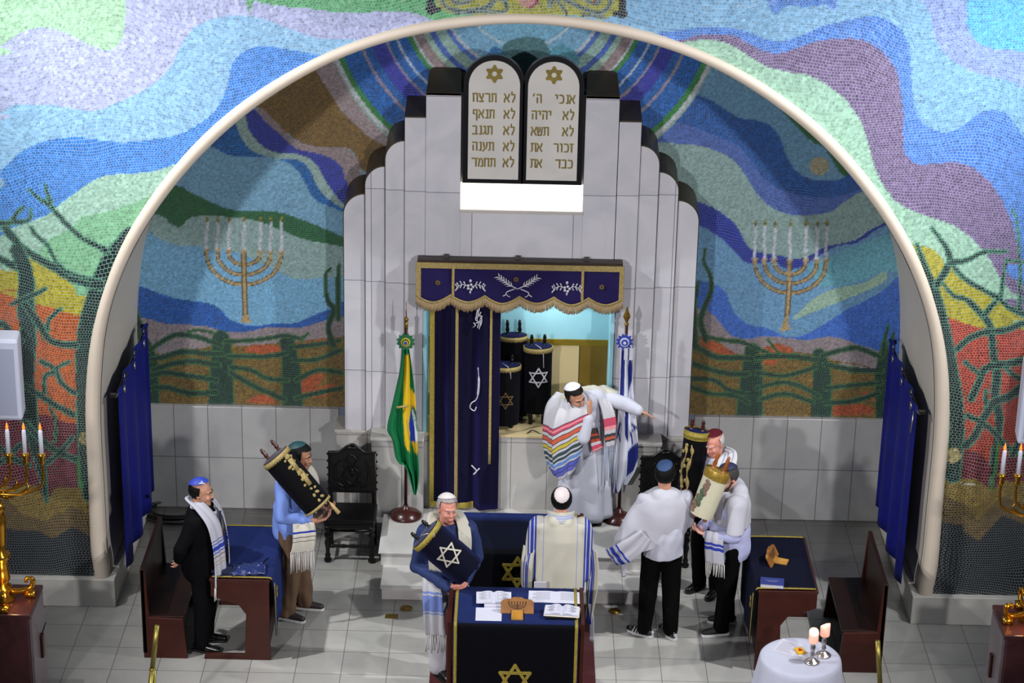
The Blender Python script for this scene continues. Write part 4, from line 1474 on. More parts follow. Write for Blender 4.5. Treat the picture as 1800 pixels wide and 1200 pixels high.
# wooden stand with a carved candlestick
oak2 = mat('light oak', 'a5762f', 0.45, var=0.2, scale=10)
carve = mat('burnt carving', '3a2410', 0.7)


def book_stand(loc, rotz, label, lean=0.42):
    st = thing('book_stand', label, 'book stand', loc, rotz)
    R = Matrix.Rotation(-lean, 3, 'X')
    half = [(-0.14, 0.0), (-0.14, 0.10), (-0.115, 0.12), (-0.06, 0.125), (-0.035, 0.14), (0.035, 0.14), (0.06, 0.125), (0.115, 0.12), (0.14, 0.10), (0.14, 0.0), (0.055, 0.0), (0.055, 0.03), (-0.055, 0.03), (-0.055, 0.0)]
    mb = MB().prism(half, -0.01, 0.012)
    mb.v = [tuple(R @ Vector(v)) for v in mb.v]
    obj('slanted_board', mb, oak, st, bev=0.003)
    obj('foot_board', MB().prism([(-0.12, 0.0), (0.03, 0.0), (0.055, 0.055), (0.03, 0.06), (-0.005, 0.02), (-0.12, 0.015)], -0.05, 0.05, 'yz'), oak2, st, bev=0.003)
    mb = MB()
    for i, r in enumerate((0.028, 0.05, 0.072)):
        mb.tube([(r * math.cos(t), -0.012, 0.1 - 0.012 - (0.9 * r * .7) * math.sin(t)) for t in np.linspace(0, math.pi, 13)], 0.003, 4)
    mb.tube([(0, -0.012, 0.1), (0, -0.012, 0.035)], 0.003, 4)
    for i in range(7):
        x = -0.072 + i * .024
        mb.tube([(x, -0.012, 0.09), (x, -0.012, 0.104)], 0.004, 4)
    mb.v = [tuple(R @ Vector(v)) for v in mb.v]
    obj('carved_candlestick', mb, carve, st)
    return st


p = G(909, 1082, DZ)
book_stand((p.x, p.y + 0.04, DZ), 0.0, 'small oak book stand with a carved seven-branched candlestick on the middle desk')
p = G(976, 1052, DZ)
open_book('music_folder', 'large open white folder with printed pages in front of the man seen from behind', (p.x, p.y + .02, DZ), 0.46, 0.21, 0.008, -0.03)
p = G(988, 1075, DZ + .05)
o = tag(obj('black_case', MB().box(-0.13, 0.13, -0.06, 0.06, 0, 0.03), blackp, bev=0.006), 'flat black case propping up the thick open book on the middle desk', 'case')
o.location = (p.x - .01, p.y + .005, DZ)
open_book('thick_book', 'thick cream-edged open book propped on the black case', (p.x, p.y + .03, DZ + .031), 0.29, 0.16, 0.035, -0.08, cover=paper2)

# ---------------- things on the side desks
p = G(393, 1003, .83)
o = tag(obj('song_book', MB().box(-0.06, 0.06, -0.10, 0.10, 0, 0.028), mat('dark blue book cloth', '1a2240', 0.6), bev=0.003), 'closed dark book beside the patterned blue bag on the desk', 'book')
o.location = (p.x, p.y, .826)
o.rotation_euler = (0, 0, 1.35)
bagm, nt, b_ = new_mat('patterned blue satin')
vz = nt.nodes.new('ShaderNodeTexVoronoi')
vz.inputs['Scale'].default_value = 28
tcn = nt.nodes.new('ShaderNodeTexCoord')
nt.links.new(tcn.outputs['Object'], vz.inputs['Vector'])
rr = nt.nodes.new('ShaderNodeValToRGB')
rr.color_ramp.elements[0].color = lin('8fa2d6') + (1,)
rr.color_ramp.elements[0].position = 0.12
rr.color_ramp.elements[1].color = lin('1c2858') + (1,)
rr.color_ramp.elements[1].position = 0.22
nt.links.new(vz.outputs['Distance'], rr.inputs['Fac'])
nt.links.new(rr.outputs['Color'], b_.inputs['Base Color'])
b_.inputs['Roughness'].default_value = 0.35
p = G(437, 1003, .83)
rows = []
for j in range(9):
    v = j / 8 * 2 - 1
    rows.append([(0.15 * u, 0.10 * v, 0.012 + 0.035 * max(0, 1 - u * u) ** .5 * max(0, 1 - v * v) ** .5 + .008 * math.sin(9 * u + 5 * v) + (.05 * max(0, u - .5) * max(0, v + .2))) for u in np.linspace(-1, 1, 17)])
bag = thing('prayer_shawl_bag', 'shiny patterned blue bag lying on the desk beside the man in the black suit', 'bag', (p.x, p.y, .826), 0.15)
obj('bag_top', MB().grid(rows), bagm, bag, solid=0.012)
obj('bag_handle', MB().tube(cat([(.13, .05, .05), (.17, .07, .08), (.18, .10, .07), (.15, .11, .04)], 5), .007, 6), navy, bag)

p = G(1357, 1027, .83)
bk = thing('blue_prayer_book', 'thick blue hardback book lying on the shaded blue desk cloth', 'book', (p.x, p.y, .826), -0.12)
bcov = mat('blue book cloth', '232f6e', 0.55)
mb = MB().box(-0.105, 0.105, -0.07, 0.07, 0.034, 0.039)
mb.box(-0.105, 0.105, -0.07, 0.07, 0.0, 0.004)
mb.box(-0.105, 0.105, 0.065, 0.07, 0.0, 0.039)
obj('cover', mb, bcov, bk, bev=0.001)
obj('page_block', MB().box(-0.10, 0.10, -0.066, 0.066, 0.004, 0.034), paper, bk, smooth=False)
obj('cover_print', MB().box(-0.06, 0.06, 0.01, 0.014, 0.039, 0.0395).box(-0.04, 0.04, -0.012, -0.009, 0.039, 0.0395), ink, bk, smooth=False)
p = G(1362, 985, .83)
book_stand((p.x, p.y, .826), math.radians(72), 'small oak book stand standing on the shaded blue desk cloth', 0.5)

# ---------------- carved chairs
cut_m = mat('black embossed leather', '060607', 0.32, spec=.3, var=0.2, bump=0.6, bscale=18)


def carved_chair(loc, label):
    ch = thing('carved_chair', label, 'chair', loc, 0, None)
    hw, y0, y1, sh = 0.215, 0.0, 0.40, 0.43
    leg = [(0.02, 0.0), (0.036, 0.008), (0.038, 0.03), (0.022, 0.05), (0.03, 0.07), (0.018, 0.10), (0.024, 0.16), (0.032, 0.21), (0.02, 0.25), (0.034, 0.28), (0.034, 0.30), (0.02, 0.32), (0.034, 0.35), (0.034, sh - 0.04)]
    for s in (-1, 1):
        obj('leg', MB().lathe(leg, (s * hw, y0, 0), 14), ebony, ch)
    for s in (-1, 1):
        mb = MB().box(s * hw - .022, s * hw + .022, y1 - .02, y1 + .025, 0, 1.0)
        for k in range(6):
            mb.ell((s * (hw + .026), y1, .60 + k * .075), .012, nu=8, nv=6)
        obj('back_post', mb, ebony, ch)
    obj('seat_rail', MB().box(-hw - .03, hw + .03, y0 - .03, y1 + .02, sh - .06, sh - .01), ebony, ch, bev=0.006)
    obj('seat', MB().box(-hw - .035, hw + .035, y0 - .035, y1 - .02, sh - .01, sh + .035), leather, ch, bev=0.015)
    mb = MB().lathe([(0.014, 0), (0.022, .05), (0.014, .1), (0.022, .15), (.014, .2), (.022, .25), (.014, .3), (.02, .36), (.014, .43)], (-hw, 0.0, .17), 10, Matrix.Rotation(math.pi / 2, 3, 'Y'))
    obj('stretcher', mb, ebony, ch)
    mb = MB()
    for s in (-1, 1):
        mb.tube([(s * hw, 0, .14), (s * hw, y1, .14)], .016, 8)
    mb.tube([(-hw, y1, .14), (hw, y1, .14)], .016, 8)
    obj('stretcher', mb, ebony, ch)
    top = [(-hw - .012, 0.57), (-hw - .012, 1.0)] + [(x, 1.0 + .085 * (0.5 + .5 * math.cos(max(-1, min(1, x / .15)) * math.pi)) + .01) for x in np.linspace(-hw, hw, 21)] + [(hw + .012, 1.0), (hw + .012, 0.57)]
    obj('backrest', MB().prism(top, y1 - .03, y1 + .01), cut_m, ch, bev=0.008)
    mb = MB()
    ed = [(x, y1 - .035, z) for x, z in top[1:-1]]
    mb.tube(ed, .014, 8)
    # raised scrollwork
    for s in (-1, 1):
        mb.tube(cat([(0, y1 - .036, .66), (s * .06, y1 - .04, .72), (s * .07, y1 - .04, .80), (s * .02, y1 - .04, .86), (s * .05, y1 - .04, .93), (0, y1 - .036, .99)], 5), .011, 6)
        mb.tube(cat([(s * .08, y1 - .036, .64), (s * .15, y1 - .036, .7), (s * .16, y1 - .036, .85), (s * .10, y1 - .036, .95)], 5), .008, 6)
    mb.ell((0, y1 - .036, .80), (.03, .014, .045))
    mb.ell((0, y1 - .036, 1.06), (.05, .02, .02))
    obj('carving', mb, ebony, ch)
    return ch


carved_chair((-1.61, 0.96, 0), 'black carved high-backed chair between the flag stand and the child-height scroll bearer in blue' if False else 'black carved high-backed chair beside the person in the light blue shirt')
carved_chair((1.47, 1.0, 0), 'black carved high-backed chair hidden behind the young man with the plain white shawl')

# ---------------- coil of cable, brass floor plates
rub = mat('black rubber', '0b0b0c', 0.5)
cb = []
c0 = G(306, 903, 0)
for k in range(4 * 16 + 6):
    a = 3.6 + k * 2 * math.pi / 16
    q = k // 16
    r = (.30, .26, .33, .23, .28)[q]
    cb.append((c0.x + (.02, -.03, .03, .0, .02)[q] + r * 1.1 * math.cos(a), c0.y + (.0, .02, -.02, .03, 0)[q] + r * .8 * math.sin(a), 0.012 + 0.012 * q))
cb = [tuple(G(262, 870, .5)), tuple(G(258, 895, .012))] + cb
tag(obj('cable_coil', MB().tube(cat(cb, 3), 0.013, 7), rub), 'black cable coiled on the marble floor by the left blue curtain', 'cable')
plates = [((714, 1069), 0, 'round brass floor plate in front of the steps beside the rectangular one'), ((1081, 1074), 0, 'round brass floor plate beside the red carpet near the striped sneakers'), ((688, 1083), 1, 'small rectangular brass plate set in the floor')]
for (px, py), kind, lab in plates:
    p = G(px, py)
    pl = thing('floor_plate', lab, 'floor plate', (p.x, p.y, 0))
    if kind == 0:
        obj('rim', MB().lathe([(0.062, 0), (0.062, 0.004), (0.048, 0.005), (0.048, 0.0)], n=28), brassd, pl)
        obj('cover', MB().lathe([(0.047, 0), (0.047, 0.004), (0.012, 0.0045), (0.01, 0.008), (0.004, 0.009)], n=28), brassd, pl)
    else:
        obj('rim', MB().box(-.06, .06, -.042, .042, 0, .004), brassd, pl, bev=.001)
        obj('cover', MB().box(-.048, .048, -.032, .032, .004, .006), brassd, pl, bev=.001)

# ---------------- round table with candles
RT = Vector((2.435, -2.05, 0))
rt = thing('round_table', 'small round table with pedestal leg hidden under the white tablecloth', 'table', RT)
obj('table_top', MB().lathe([(0.0, .70), (0.325, .70), (0.335, .71), (0.325, .735), (0, .735)], n=40, caps=False), maho, rt)
obj('leg', MB().lathe([(0.22, 0), (0.2, .03), (.05, .06), (.04, .68), (.12, .70)], n=20), maho, rt)
rows = []
for r, z in ((0.001, .745), (.15, .745), (.29, .745), (.328, .741), (.342, .728), (.35, .69)):
    rows.append([(r * math.cos(a), r * math.sin(a), z) for a in np.linspace(0, 2 * math.pi, 96, endpoint=False)])
for q in np.linspace(0.08, 1, 12):
    rows.append([((.35 + .09 * q + .028 * q * math.sin(11 * a + .6 * math.sin(3 * a))) * math.cos(a), (.35 + .09 * q + .028 * q * math.sin(11 * a + .6 * math.sin(3 * a))) * math.sin(a), .69 - .63 * q) for a in np.linspace(0, 2 * math.pi, 96, endpoint=False)])
tc_ = obj('tablecloth', MB().grid(rows, wrap=True), white_cloth, solid=0.004)
tc_.location = RT
tag(tc_, 'white floor-length cloth draped over the small round table', 'tablecloth')
flame_m = mat('candle flame', 'ffb860', 0.5, emit=9, ecol='ffb45a', var=0)
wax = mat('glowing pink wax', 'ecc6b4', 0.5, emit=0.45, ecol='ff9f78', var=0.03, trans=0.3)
for k, ((bx, by), lab) in enumerate((((1427, 1163), 'silver candlestick nearer the matchbox on the round white table'), ((1447, 1151), 'silver candlestick farther from the matchbox on the round white table'))):
    p = G(bx, by, .75)
    cs = thing('candlestick', lab, 'candlestick', (p.x, p.y, .748))
    obj('base', MB().lathe([(0.0, 0), (.066, 0), (.068, .006), (.06, .014), (.045, .022), (.035, .032), (.02, .042)], n=28, caps=False), silver, cs)
    obj('stem', MB().lathe([(.02, .040), (.015, .06), (.022, .075), (.014, .085), (.02, .12), (.023, .15), (.016, .165), (.024, .18), (.026, .19), (.0, .19)], n=20, caps=False), silver, cs)
    ca = thing('pillar_candle', 'lit pink pillar candle on the silver candlestick ' + ('nearer the matchbox' if k == 0 else 'farther from the matchbox'), 'candle', (p.x, p.y, .939))
    rows = []
    for z, r in ((0, .038), (.004, .041), (.05, .041), (.085, .042), (.10, .040)):
        rows.append([(r * math.cos(a), r * math.sin(a), z + (0.02 * math.sin(a + k * 2.2) if z > .09 else .008 * math.sin(a + k * 2.2) if z > .06 else 0)) for a in np.linspace(0, 2 * math.pi, 28, endpoint=False)])
    rows.append([(.03 * math.cos(a), .03 * math.sin(a), .088 + .012 * math.sin(a + k * 2.2)) for a in np.linspace(0, 2 * math.pi, 28, endpoint=False)])
    rows.append([(.001 * math.cos(a), .001 * math.sin(a), .075) for a in np.linspace(0, 2 * math.pi, 28, endpoint=False)])
    obj('wax_body', MB().grid(rows, wrap=True), wax, ca)
    obj('flame', MB().lathe([(.001, .075), (.008, .085), (.007, .095), (.001, .11)], n=10), flame_m, ca)
    lamp('candle_light', 'POINT', (p.x, p.y, .939 + .125), (0, 0, 0), 0.6, (1.0, .72, .42), .02)
p = G(1406, 1145, .75)
mbx = thing('matchbox', 'yellow matchbox with red mark on the round white table', 'matchbox', (p.x, p.y, .748), 0.35)
obj('sleeve', MB().box(-.035, .035, -.045, .045, 0, .02), mat('yellow card', 'd8a81c', .6), mbx, bev=.001)
obj('red_mark', MB().box(-.018, .018, -.02, .005, .02, .0205).box(-.006, .012, .002, .024, .02, .0205), mat('red print', 'a8281c', .6), mbx, smooth=False)
p = G(1385, 1137, .75)
ps = thing('prayer_sheet', 'printed white sheet lying beside the matchbox on the round table', 'paper', (p.x, p.y, .748), -0.5)
obj('sheet', MB().box(-.10, .10, -.12, .12, 0, .0015), paper, ps, smooth=False)
mb = MB()
for k in range(9):
    mb.box(-.075, .07 - .02 * (k % 3), -.09 + k * .02, -.084 + k * .02, .0015, .002)
obj('print', mb, ink, ps, smooth=False)

# ---------------- candelabra on marble pedestals
porph = marble('red pedestal marble', '4a2a2c', None, rough=0.25, vein=0.28)
side_m = marble('grey pedestal marble', '6e6266', None, rough=0.25, vein=0.15)
candle_w = mat('white candle', 'cfd2de', 0.5, var=0.02)
bulb = mat('orange candle bulb', 'ff7a30', 0.5, emit=1.8, ecol='ff6a20', var=0)
white_pl = mat('white speaker shell', 'bfc4d6', 0.5, var=0.02)
grille_m = mat('pale speaker cloth', '9aa0b4', 0.8, var=0.1, scale=300)
for s in (-1, 1):
    side = 'left' if s < 0 else 'right'
    px0, pyb = (9, 1025) if s < 0 else (1818, 1075)
    c = G(px0, pyb, 1.0)
    c = Vector((W(11, 735, -1.82).x - .137 if s < 0 else W(1768, 775, -1.82).x + 3 * .131, -1.80, 0))
    pd = thing('marble_pedestal', f'reddish marble pedestal under the brass candelabrum at the {side} edge', 'pedestal', (c.x, c.y, 0))
    obj('shaft', MB().box(-.255, .255, -.255, .255, 0.0, .96), porph, pd, bev=.004)
    obj('grey_facing', MB().box(*sorted((-s * .255, -s * .285)), -.22, .255, 0.0, .95), side_m, pd, bev=.003)
    obj('top_slab', MB().box(-.285, .285, -.275, .275, .96, 1.0), porph, pd, bev=.006)
    mi = thing('handset_dock', f'dark red box with short aerial fixed to the {side} pedestal', 'box', (c.x - s * .283, c.y + .05, .42))
    obj('shell', MB().box(*sorted((0, -s * .03)), -.03, .03, 0, .22), redw, mi, bev=.006)
    if s < 0:
        obj('aerial', MB().tube([(.015, .0, .215), (.05, .03, .32)], .006, 6), blackp, mi)
    cd = thing('candelabrum', f'polished brass seven-armed candelabrum with scroll feet at the {side} edge', 'candelabrum', (c.x, c.y, 1.0))
    obj('stem', MB().lathe([(.10, .0), (.11, .02), (.06, .05), (.085, .09), (.085, .12), (.05, .15), (.075, .20), (.065, .3), (.06, .36), (.085, .40), (.085, .43), (.05, .46), (.06, .55), (.07, .70), (.075, .78), (.05, .82), (.075, .86), (.06, .90), (.025, .93), (.055, 1.0), (.06, 1.02), (.03, 1.05), (.018, 1.10), (.018, 1.30)], n=24), brass, cd)
    for k in range(4):
        a = k * math.pi / 2 + .25
        d = Vector((math.cos(a), math.sin(a), 0))
        path = cat([tuple(d * .07 + Vector((0, 0, .07))), tuple(d * .16 + Vector((0, 0, .06))), tuple(d * .24 + Vector((0, 0, .09))), tuple(d * .255 + Vector((0, 0, .16))), tuple(d * .21 + Vector((0, 0, .18))), tuple(d * .20 + Vector((0, 0, .14)))], 5)
        mb = MB().tube(path, [.028] * 8 + [.022] * 10 + [.016] * 8, 8)
        mb.box(-.04, .04, -.04, .04, 0.0, .055)
        n8 = len(mb.v) - 8
        mb.v[n8:] = [tuple(Vector(v) + d * .23) for v in mb.v[n8:]]
        obj('scroll_foot', mb, brass, cd)
    CH = 1.30
    KS = .137 if s < 0 else .131
    for k in range(-3, 4):
        x = k * KS
        if k:
            zb = 1.0 + .035 * (3 - abs(k))
            path = cat([(math.copysign(.02, k), -.005 * abs(k), zb), (x * .45, -.02, zb - .0), (x * .92, -.02, zb + .07), (x, -.02, CH - .12), (x, -.02, CH)], 7)
            mb = MB().tube(path, .0125, 9)
            mb.tube(cat([(x * .5, -.02, zb), (x * .7, -.02, zb + .07), (x * .62, -.02, zb + .12)], 4), [.012] * 5 + [.004] * 4, 6)
            obj('arm', mb, brass, cd)
        obj('candle_cup', MB().lathe([(.012, CH - .02), (.026, CH), (.018, CH + .03), (.036, CH + .06), (.038, CH + .075), (.028, CH + .08), (.0, CH + .08)], (x, -.02 if k else 0, 0), 16, caps=False), brass, cd)
    petals = MB()
    for k in range(6):
        a = k * math.pi / 3
        d = Vector((math.cos(a), math.sin(a), 0))
        petals.tube(cat([tuple(d * .03 + Vector((0, 0, .98))), tuple(d * .10 + Vector((0, 0, .96))), tuple(d * .17 + Vector((0, 0, 1.0)))], 5), [.012] * 4 + [.022] * 4 + [.006] * 3, 6, flat=.4)
    obj('leaf_cluster', petals, brass, cd)
    for k in range(-3, 4):
        if abs(c.x + k * KS) > 5.6:
            continue
        word = {-3: 'first', -2: 'second', -1: 'third', 0: 'middle', 1: 'fifth', 2: 'sixth', 3: 'last'}[k]
        ca = thing('taper_candle', f'white electric candle in the {word} cup of the {side} candelabrum', 'candle', (c.x + k * KS, c.y - (.02 if k else 0), 1.0 + CH + .08), 0, None)
        obj('candle_body', MB().lathe([(.0, 0), (.019, 0), (.018, .20), (.012, .215), (.0, .215)], n=14, caps=False), candle_w, ca)
        obj('flame_bulb', MB().lathe([(.004, .21), (.011, .222), (.012, .236), (.006, .26), (.001, .28)], n=12), bulb, ca)
    lamp('pedestal_glow', 'POINT', (c.x - s * .12, c.y - .22, 1.16), (0, 0, 0), 2.2, (1.0, .62, .25), .03)
    # loudspeaker on the wall behind
    p = W(33, 592, -0.3) if s < 0 else W(1796, 684, -.3)
    q = W(33, 728, -0.3) if s < 0 else W(1796, 750, -.3)
    sp = thing('loudspeaker', f'white wall-mounted loudspeaker behind the {side} candelabrum', 'loudspeaker', (p.x + s * .17, -0.18, W(15, 728, -.2).z if s < 0 else W(1796, 752, -.2).z - .1))
    obj('cabinet', MB().prism([(-.17, -.17), (.17, -.17), (.14, .10), (-.14, .10)], 0, .78, 'xy'), white_pl, sp, bev=.03)
    obj('grille', MB().box(-.125, .125, -.176, -.168, .06, .70), grille_m, sp, bev=.004)
    obj('wall_bracket', MB().box(-.05, .05, .09, .15, .3, .5), steel, sp, bev=.004)

# ---------------- brass railing posts
for s, top, bot in ((-1, (276, 1099), (262, 1199)), (1, (1543, 1126), (1549, 1199))):
    side = 'left' if s < 0 else 'right'
    y = -2.35
    a = W(*top, y)
    pbr = mat('pale brass', '8f8440', .35, .75, var=.15)
    po = thing('brass_post', f'thin brass railing post near the {side} bench', 'post', (a.x, y, 0))
    lean = (W(*bot, y).x - a.x) / max(.2, a.z - W(*bot, y).z)
    b0 = Vector((lean * a.z * .8, -.02, 0))
    t0 = Vector((0, 0, a.z))
    mid = t0.lerp(b0, .38)
    obj('upper_tube', MB().tube([mid, t0], .021, 14), pbr, po)
    obj('collar', MB().lathe([(.024, -.008), (.028, 0), (.024, .012)], tuple(mid), 14), pbr, po)
    obj('lower_tube', MB().tube([b0, mid], .024, 14), pbr, po)
    obj('side_tube', MB().tube([b0 + Vector((-s * .085, 0, 0)), mid + Vector((-s * .012, .02, -.02))], .014, 10), pbr, po)

# ---------------- blue side curtains on black rods
satin = mat('royal blue satin', '081062', 0.55, var=0.15, scale=6, spec=0.2)
for s in (-1, 1):
    side = 'left' if s < 0 else 'right'
    rz, x0 = 2.06, s * 3.675
    ya, yb = 0.18, 1.92
    rod = thing('curtain_rod', f'black curtain rod along the {side} wall of the niche', 'curtain rod', (x0, ya, rz))
    obj('pole', MB().tube([(0, -.05, 0), (0, yb - ya + .05, 0)], .014, 12), blackp, rod)
    for y in (0.0, yb - ya):
        obj('wall_bracket', MB().box(*sorted((0, s * .06)), y - .015, y + .015, -.02, .02), blackp, rod, bev=.003)
    if s > 0:
        obj('draw_wand', MB().tube([(-.03, .06, -.02), (-.05, .03, -.22)], .007, 8), steel, rod)
    cu = thing('side_curtain', f'royal blue satin curtain on metal rings at the {side} end of the niche', 'curtain', (x0, ya, 0))
    rows = []
    ny = 120
    for j in range(16):
        v = j / 15
        rows.append([(-s * (.01 + .034 * math.sin(u * 2 * math.pi * 3) * (0.7 + .5 * v)), .02 + (yb - ya - .04) * u, (rz + .05) * (1 - v) + (0.28 + .28 * u * 0) * v) for u in np.linspace(0, 1, ny)])
    obj('drape', MB().grid(rows), satin, cu, solid=.006)
    for k in range(6):
        u = (k + .5) / 6
        obj('grommet', MB().lathe([(.018, -.007), (.036, -.007), (.036, .007), (.018, .007), (.018, -.007)], (-s * (.016 + .034 * math.sin(u * 2 * math.pi * 3) * .7 + .005), .02 + (yb - ya - .04) * u, rz - .005), 14, Matrix.Rotation(math.pi / 2, 3, 'Y'), caps=False), steel, cu)


# ---------------- torah scrolls
def torah_scroll(label, top, bot, r, mantle, topm, fringe=None, star=None, wood=ebony, facing=None, group=None, handles=(.05, .12), squash=.62, collar=None, deco=None, hs=.45):
    """Mantled scroll with its axis from bot to top; facing = direction its front looks."""
    top, bot = Vector(top), Vector(bot)
    ax = (top - bot)
    L_ = ax.length
    ax.normalize()
    f = Vector(facing if facing is not None else (0, -1, .3))
    f = (f - ax * f.dot(ax)).normalized()
    x = f.cross(ax) * -1          # local x
    x = (-f).cross(ax)
    M = Matrix((x, -f, ax)).transposed()
    t = thing('torah_scroll', label, 'torah scroll', bot, 0, group)
    t.rotation_euler = M.to_euler()
    n = 40
    rows = []
    for z, k in ((0.0, .93), (.02, .96), (.12, .98), (L_ * .5, .99), (L_ - .05, 1.0), (L_ - .012, 1.0), (L_, .94)):
        rows.append([(r * k * math.cos(a) * (1 + .02 * math.sin(7 * a) * (1 - z / L_)), r * k * squash * math.sin(a), z) for a in np.linspace(0, 2 * math.pi, n, endpoint=False)])
    mb = MB().grid(rows, wrap=True)
    mb.add(rows[0], [tuple(range(n))])
    obj('mantle', mb, mantle, t)
    mb = MB()
    mb.add([(r * .95 * math.cos(a), r * .95 * squash * math.sin(a), L_ + .001) for a in np.linspace(0, 2 * math.pi, n, endpoint=False)], [tuple(range(n))])
    mb.grid([[(r * kk * math.cos(a), r * kk * squash * math.sin(a), L_ + dz) for a in np.linspace(0, 2 * math.pi, n, endpoint=False)] for kk, dz in ((.95, .001), (.6, .012), (.2, .016))], wrap=True)
    mb.add([(r * .2 * math.cos(a), r * .2 * squash * math.sin(a), L_ + .016) for a in np.linspace(0, 2 * math.pi, n, endpoint=False)], [tuple(range(n))])
    obj('mantle_top', mb, topm, t)
    for s in (-1, 1):
        hx, hl = s * r * hs, handles[1]
        prof = [(.022, -.01), (.024, .01), (.014, .02), (.014, .035), (.022, .05), (.014, hl * .55), (.02, hl * .72), (.012, hl * .85), (.015, hl * .93), (.003, hl)]
        mb = MB().lathe(prof, (hx, 0, L_), 12)
        obj('roller_handle', mb, wood, t)
        obj('roller_handle', MB().lathe([(.02, -handles[0]), (.022, -handles[0] * .5), (.016, 0.01)], (hx, 0, 0), 12), wood, t)
    if fringe is not None:
        mb = MB()
        m_ = 72
        up, lo = [], []
        for i in range(m_):
            a = 2 * math.pi * i / m_
            w = .012 * math.sin(i * 2.4) * .5
            up.append((r * 1.015 * math.cos(a), r * 1.015 * squash * math.sin(a), L_ - .004))
            lo.append((r * 1.03 * math.cos(a), r * 1.04 * squash * math.sin(a), L_ - .052 + (.008 if i % 2 else -.004)))
        mb.grid([up, lo], wrap=True)
        obj('fringe', mb, fringe, t, solid=.006)
    if star is not None:
        zc, rs_, sm = star
        st = spiky_star(rs_, rs_ * .13, th=.004)
        # wrap the flat star on the curved front
        vs = []
        for v in st.v:
            yy = -squash * math.sqrt(max(0.0001, (r * .995) ** 2 - v[0] ** 2))
            vs.append((v[0], yy + v[1] - .001, v[2] + zc))
        st.v = vs
        obj('embroidered_star', st, sm, t, smooth=False)
    if collar is not None:
        m_ = 60
        mb = MB().grid([[(r * k * math.cos(a), r * k * squash * math.sin(a), L_ + dz) for a in np.linspace(0, 2 * math.pi, m_, endpoint=False)] for k, dz in ((1.03, -.07), (1.05, -.065), (1.05, .005), (1.03, .012))], wrap=True)
        obj('gilt_collar', mb, collar, t)
    if deco is not None:
        deco(t, L_, r, squash)
    return t


def front_y(r, squash, x):
    return -squash * math.sqrt(max(1e-4, r * r - x * x))


velvet_k = velvet('black velvet', '050508', '12111c')
velvet_n2 = velvet('dark navy velvet', '06071a', '171a3e')
velvet_t = mat('navy velvet top', '1c2048', 0.8, var=0.2, sheen=0.3, spec=0.15)
velvet_p = mat('plum velvet top', '2c2434', 0.8, var=0.2, sheen=0.3, spec=0.15)
fr = (0.12, -1, .45)


def hang_chain(zc):
    def f(t, L_, r, sq):
        mb = MB().tube([(-.03, -.02, L_ + .02), (.02, front_y(r, sq, .02) * .9, L_ + .006), (.045, front_y(r, sq, .045) - .006, L_ - .06), (.05, front_y(r, sq, .05) - .006, L_ - zc)], .004, 5)
        obj('pointer_chain', mb, silver_th, t)
    return f


YS = FY + .28
b = W(948, 712, YS)
torah_scroll('black velvet scroll with silver star standing clear of the curtain inside the ark', W(946, 607, YS), (W(944, 715, YS).x, YS, OPZ0 + .14), .142, velvet_k, velvet_n2, goldc, (0.40, .10, silver_th), ebony, (0.08, -1, .0), None, (.14, .12), .7, None, hang_chain(.2))
torah_scroll('taller black velvet scroll standing at the back of the ark against the curtain', W(903, 588, FY + .36), (W(905, 700, FY + .36).x, FY + .36, OPZ0 + .06), .135, velvet_k, velvet_n2, goldc, None, ebony, (0, -1, 0), None, (.06, .16), .62)
torah_scroll('lower black velvet scroll with dull star half hidden by the ark curtain', W(888, 640, FY + .17), (W(886, 740, FY + .17).x, FY + .17, OPZ0 + .05), .155, velvet_k, velvet_n2, goldc, (0.28, .085, dim), ebony, (0.1, -1, 0), None, (.05, .10), .62, None, hang_chain(.12))
tag(obj('ark_cable', MB().tube(cat([tuple(W(926, 762, 1.7)), tuple(W(935, 756, 1.74)), tuple(W(944, 759, 1.72)), tuple(W(952, 763, 1.70)), tuple(W(962, 757, 1.75)), tuple(W(975, 758, 1.8))], 5), .006, 6), rub), 'thin black wire lying on the floor of the ark', 'wire')

# ---------------- flags on poles
def flag_pole(label, x, y, ht, tip, group=None):
    fp = thing('flag_stand', label, 'flag stand', (x, y, PZ))
    obj('base', MB().lathe([(0.0, 0), (.155, 0), (.16, .012), (.155, .03), (.13, .05), (.125, .06), (.06, .085), (.03, .10), (.024, .13), (.0, .13)], n=36, caps=False), redw, fp)
    obj('pole', MB().lathe([(.016, .11), (.016, ht)], n=14), redw, fp)
    if tip == 'spear':
        mb = MB()
        z = ht
        mb.add([(0, 0, z + .19), (.036, 0, z + .08), (0, -.008, z + .08), (-.036, 0, z + .08), (0, .008, z + .08), (0, 0, z + .0)], [(0, 2, 1), (0, 3, 2), (0, 4, 3), (0, 1, 4), (5, 1, 2), (5, 2, 3), (5, 3, 4), (5, 4, 1)])
        mb.ell((0, 0, z), .022)
        obj('spear_tip', mb, brassd, fp, smooth=False)
    else:
        mb = MB().ell((0, 0, ht + .02), (.022, .022, .026))
        mb.tube([(0, 0, ht - .08), (0, 0, ht)], .017, 10)
        mb.tube([(0, 0, ht), (0, 0, ht + .20)], [.008, .003], 8)
        obj('spear_tip', mb, brassd, fp)
    return fp


fy1, fy2 = 1.44, 1.47
f1, f2 = W(714, 585, fy1), W(1101, 580, fy2)
flag_pole('dark turned flag stand holding the green and yellow flag', f1.x, fy1, f1.z - PZ + .12, 'thin')
flag_pole('dark turned flag stand holding the white and blue flag', f2.x, fy2, f2.z - PZ + .06, 'spear')
flag_m = dyed('flag silk', 0.5, 0.3)


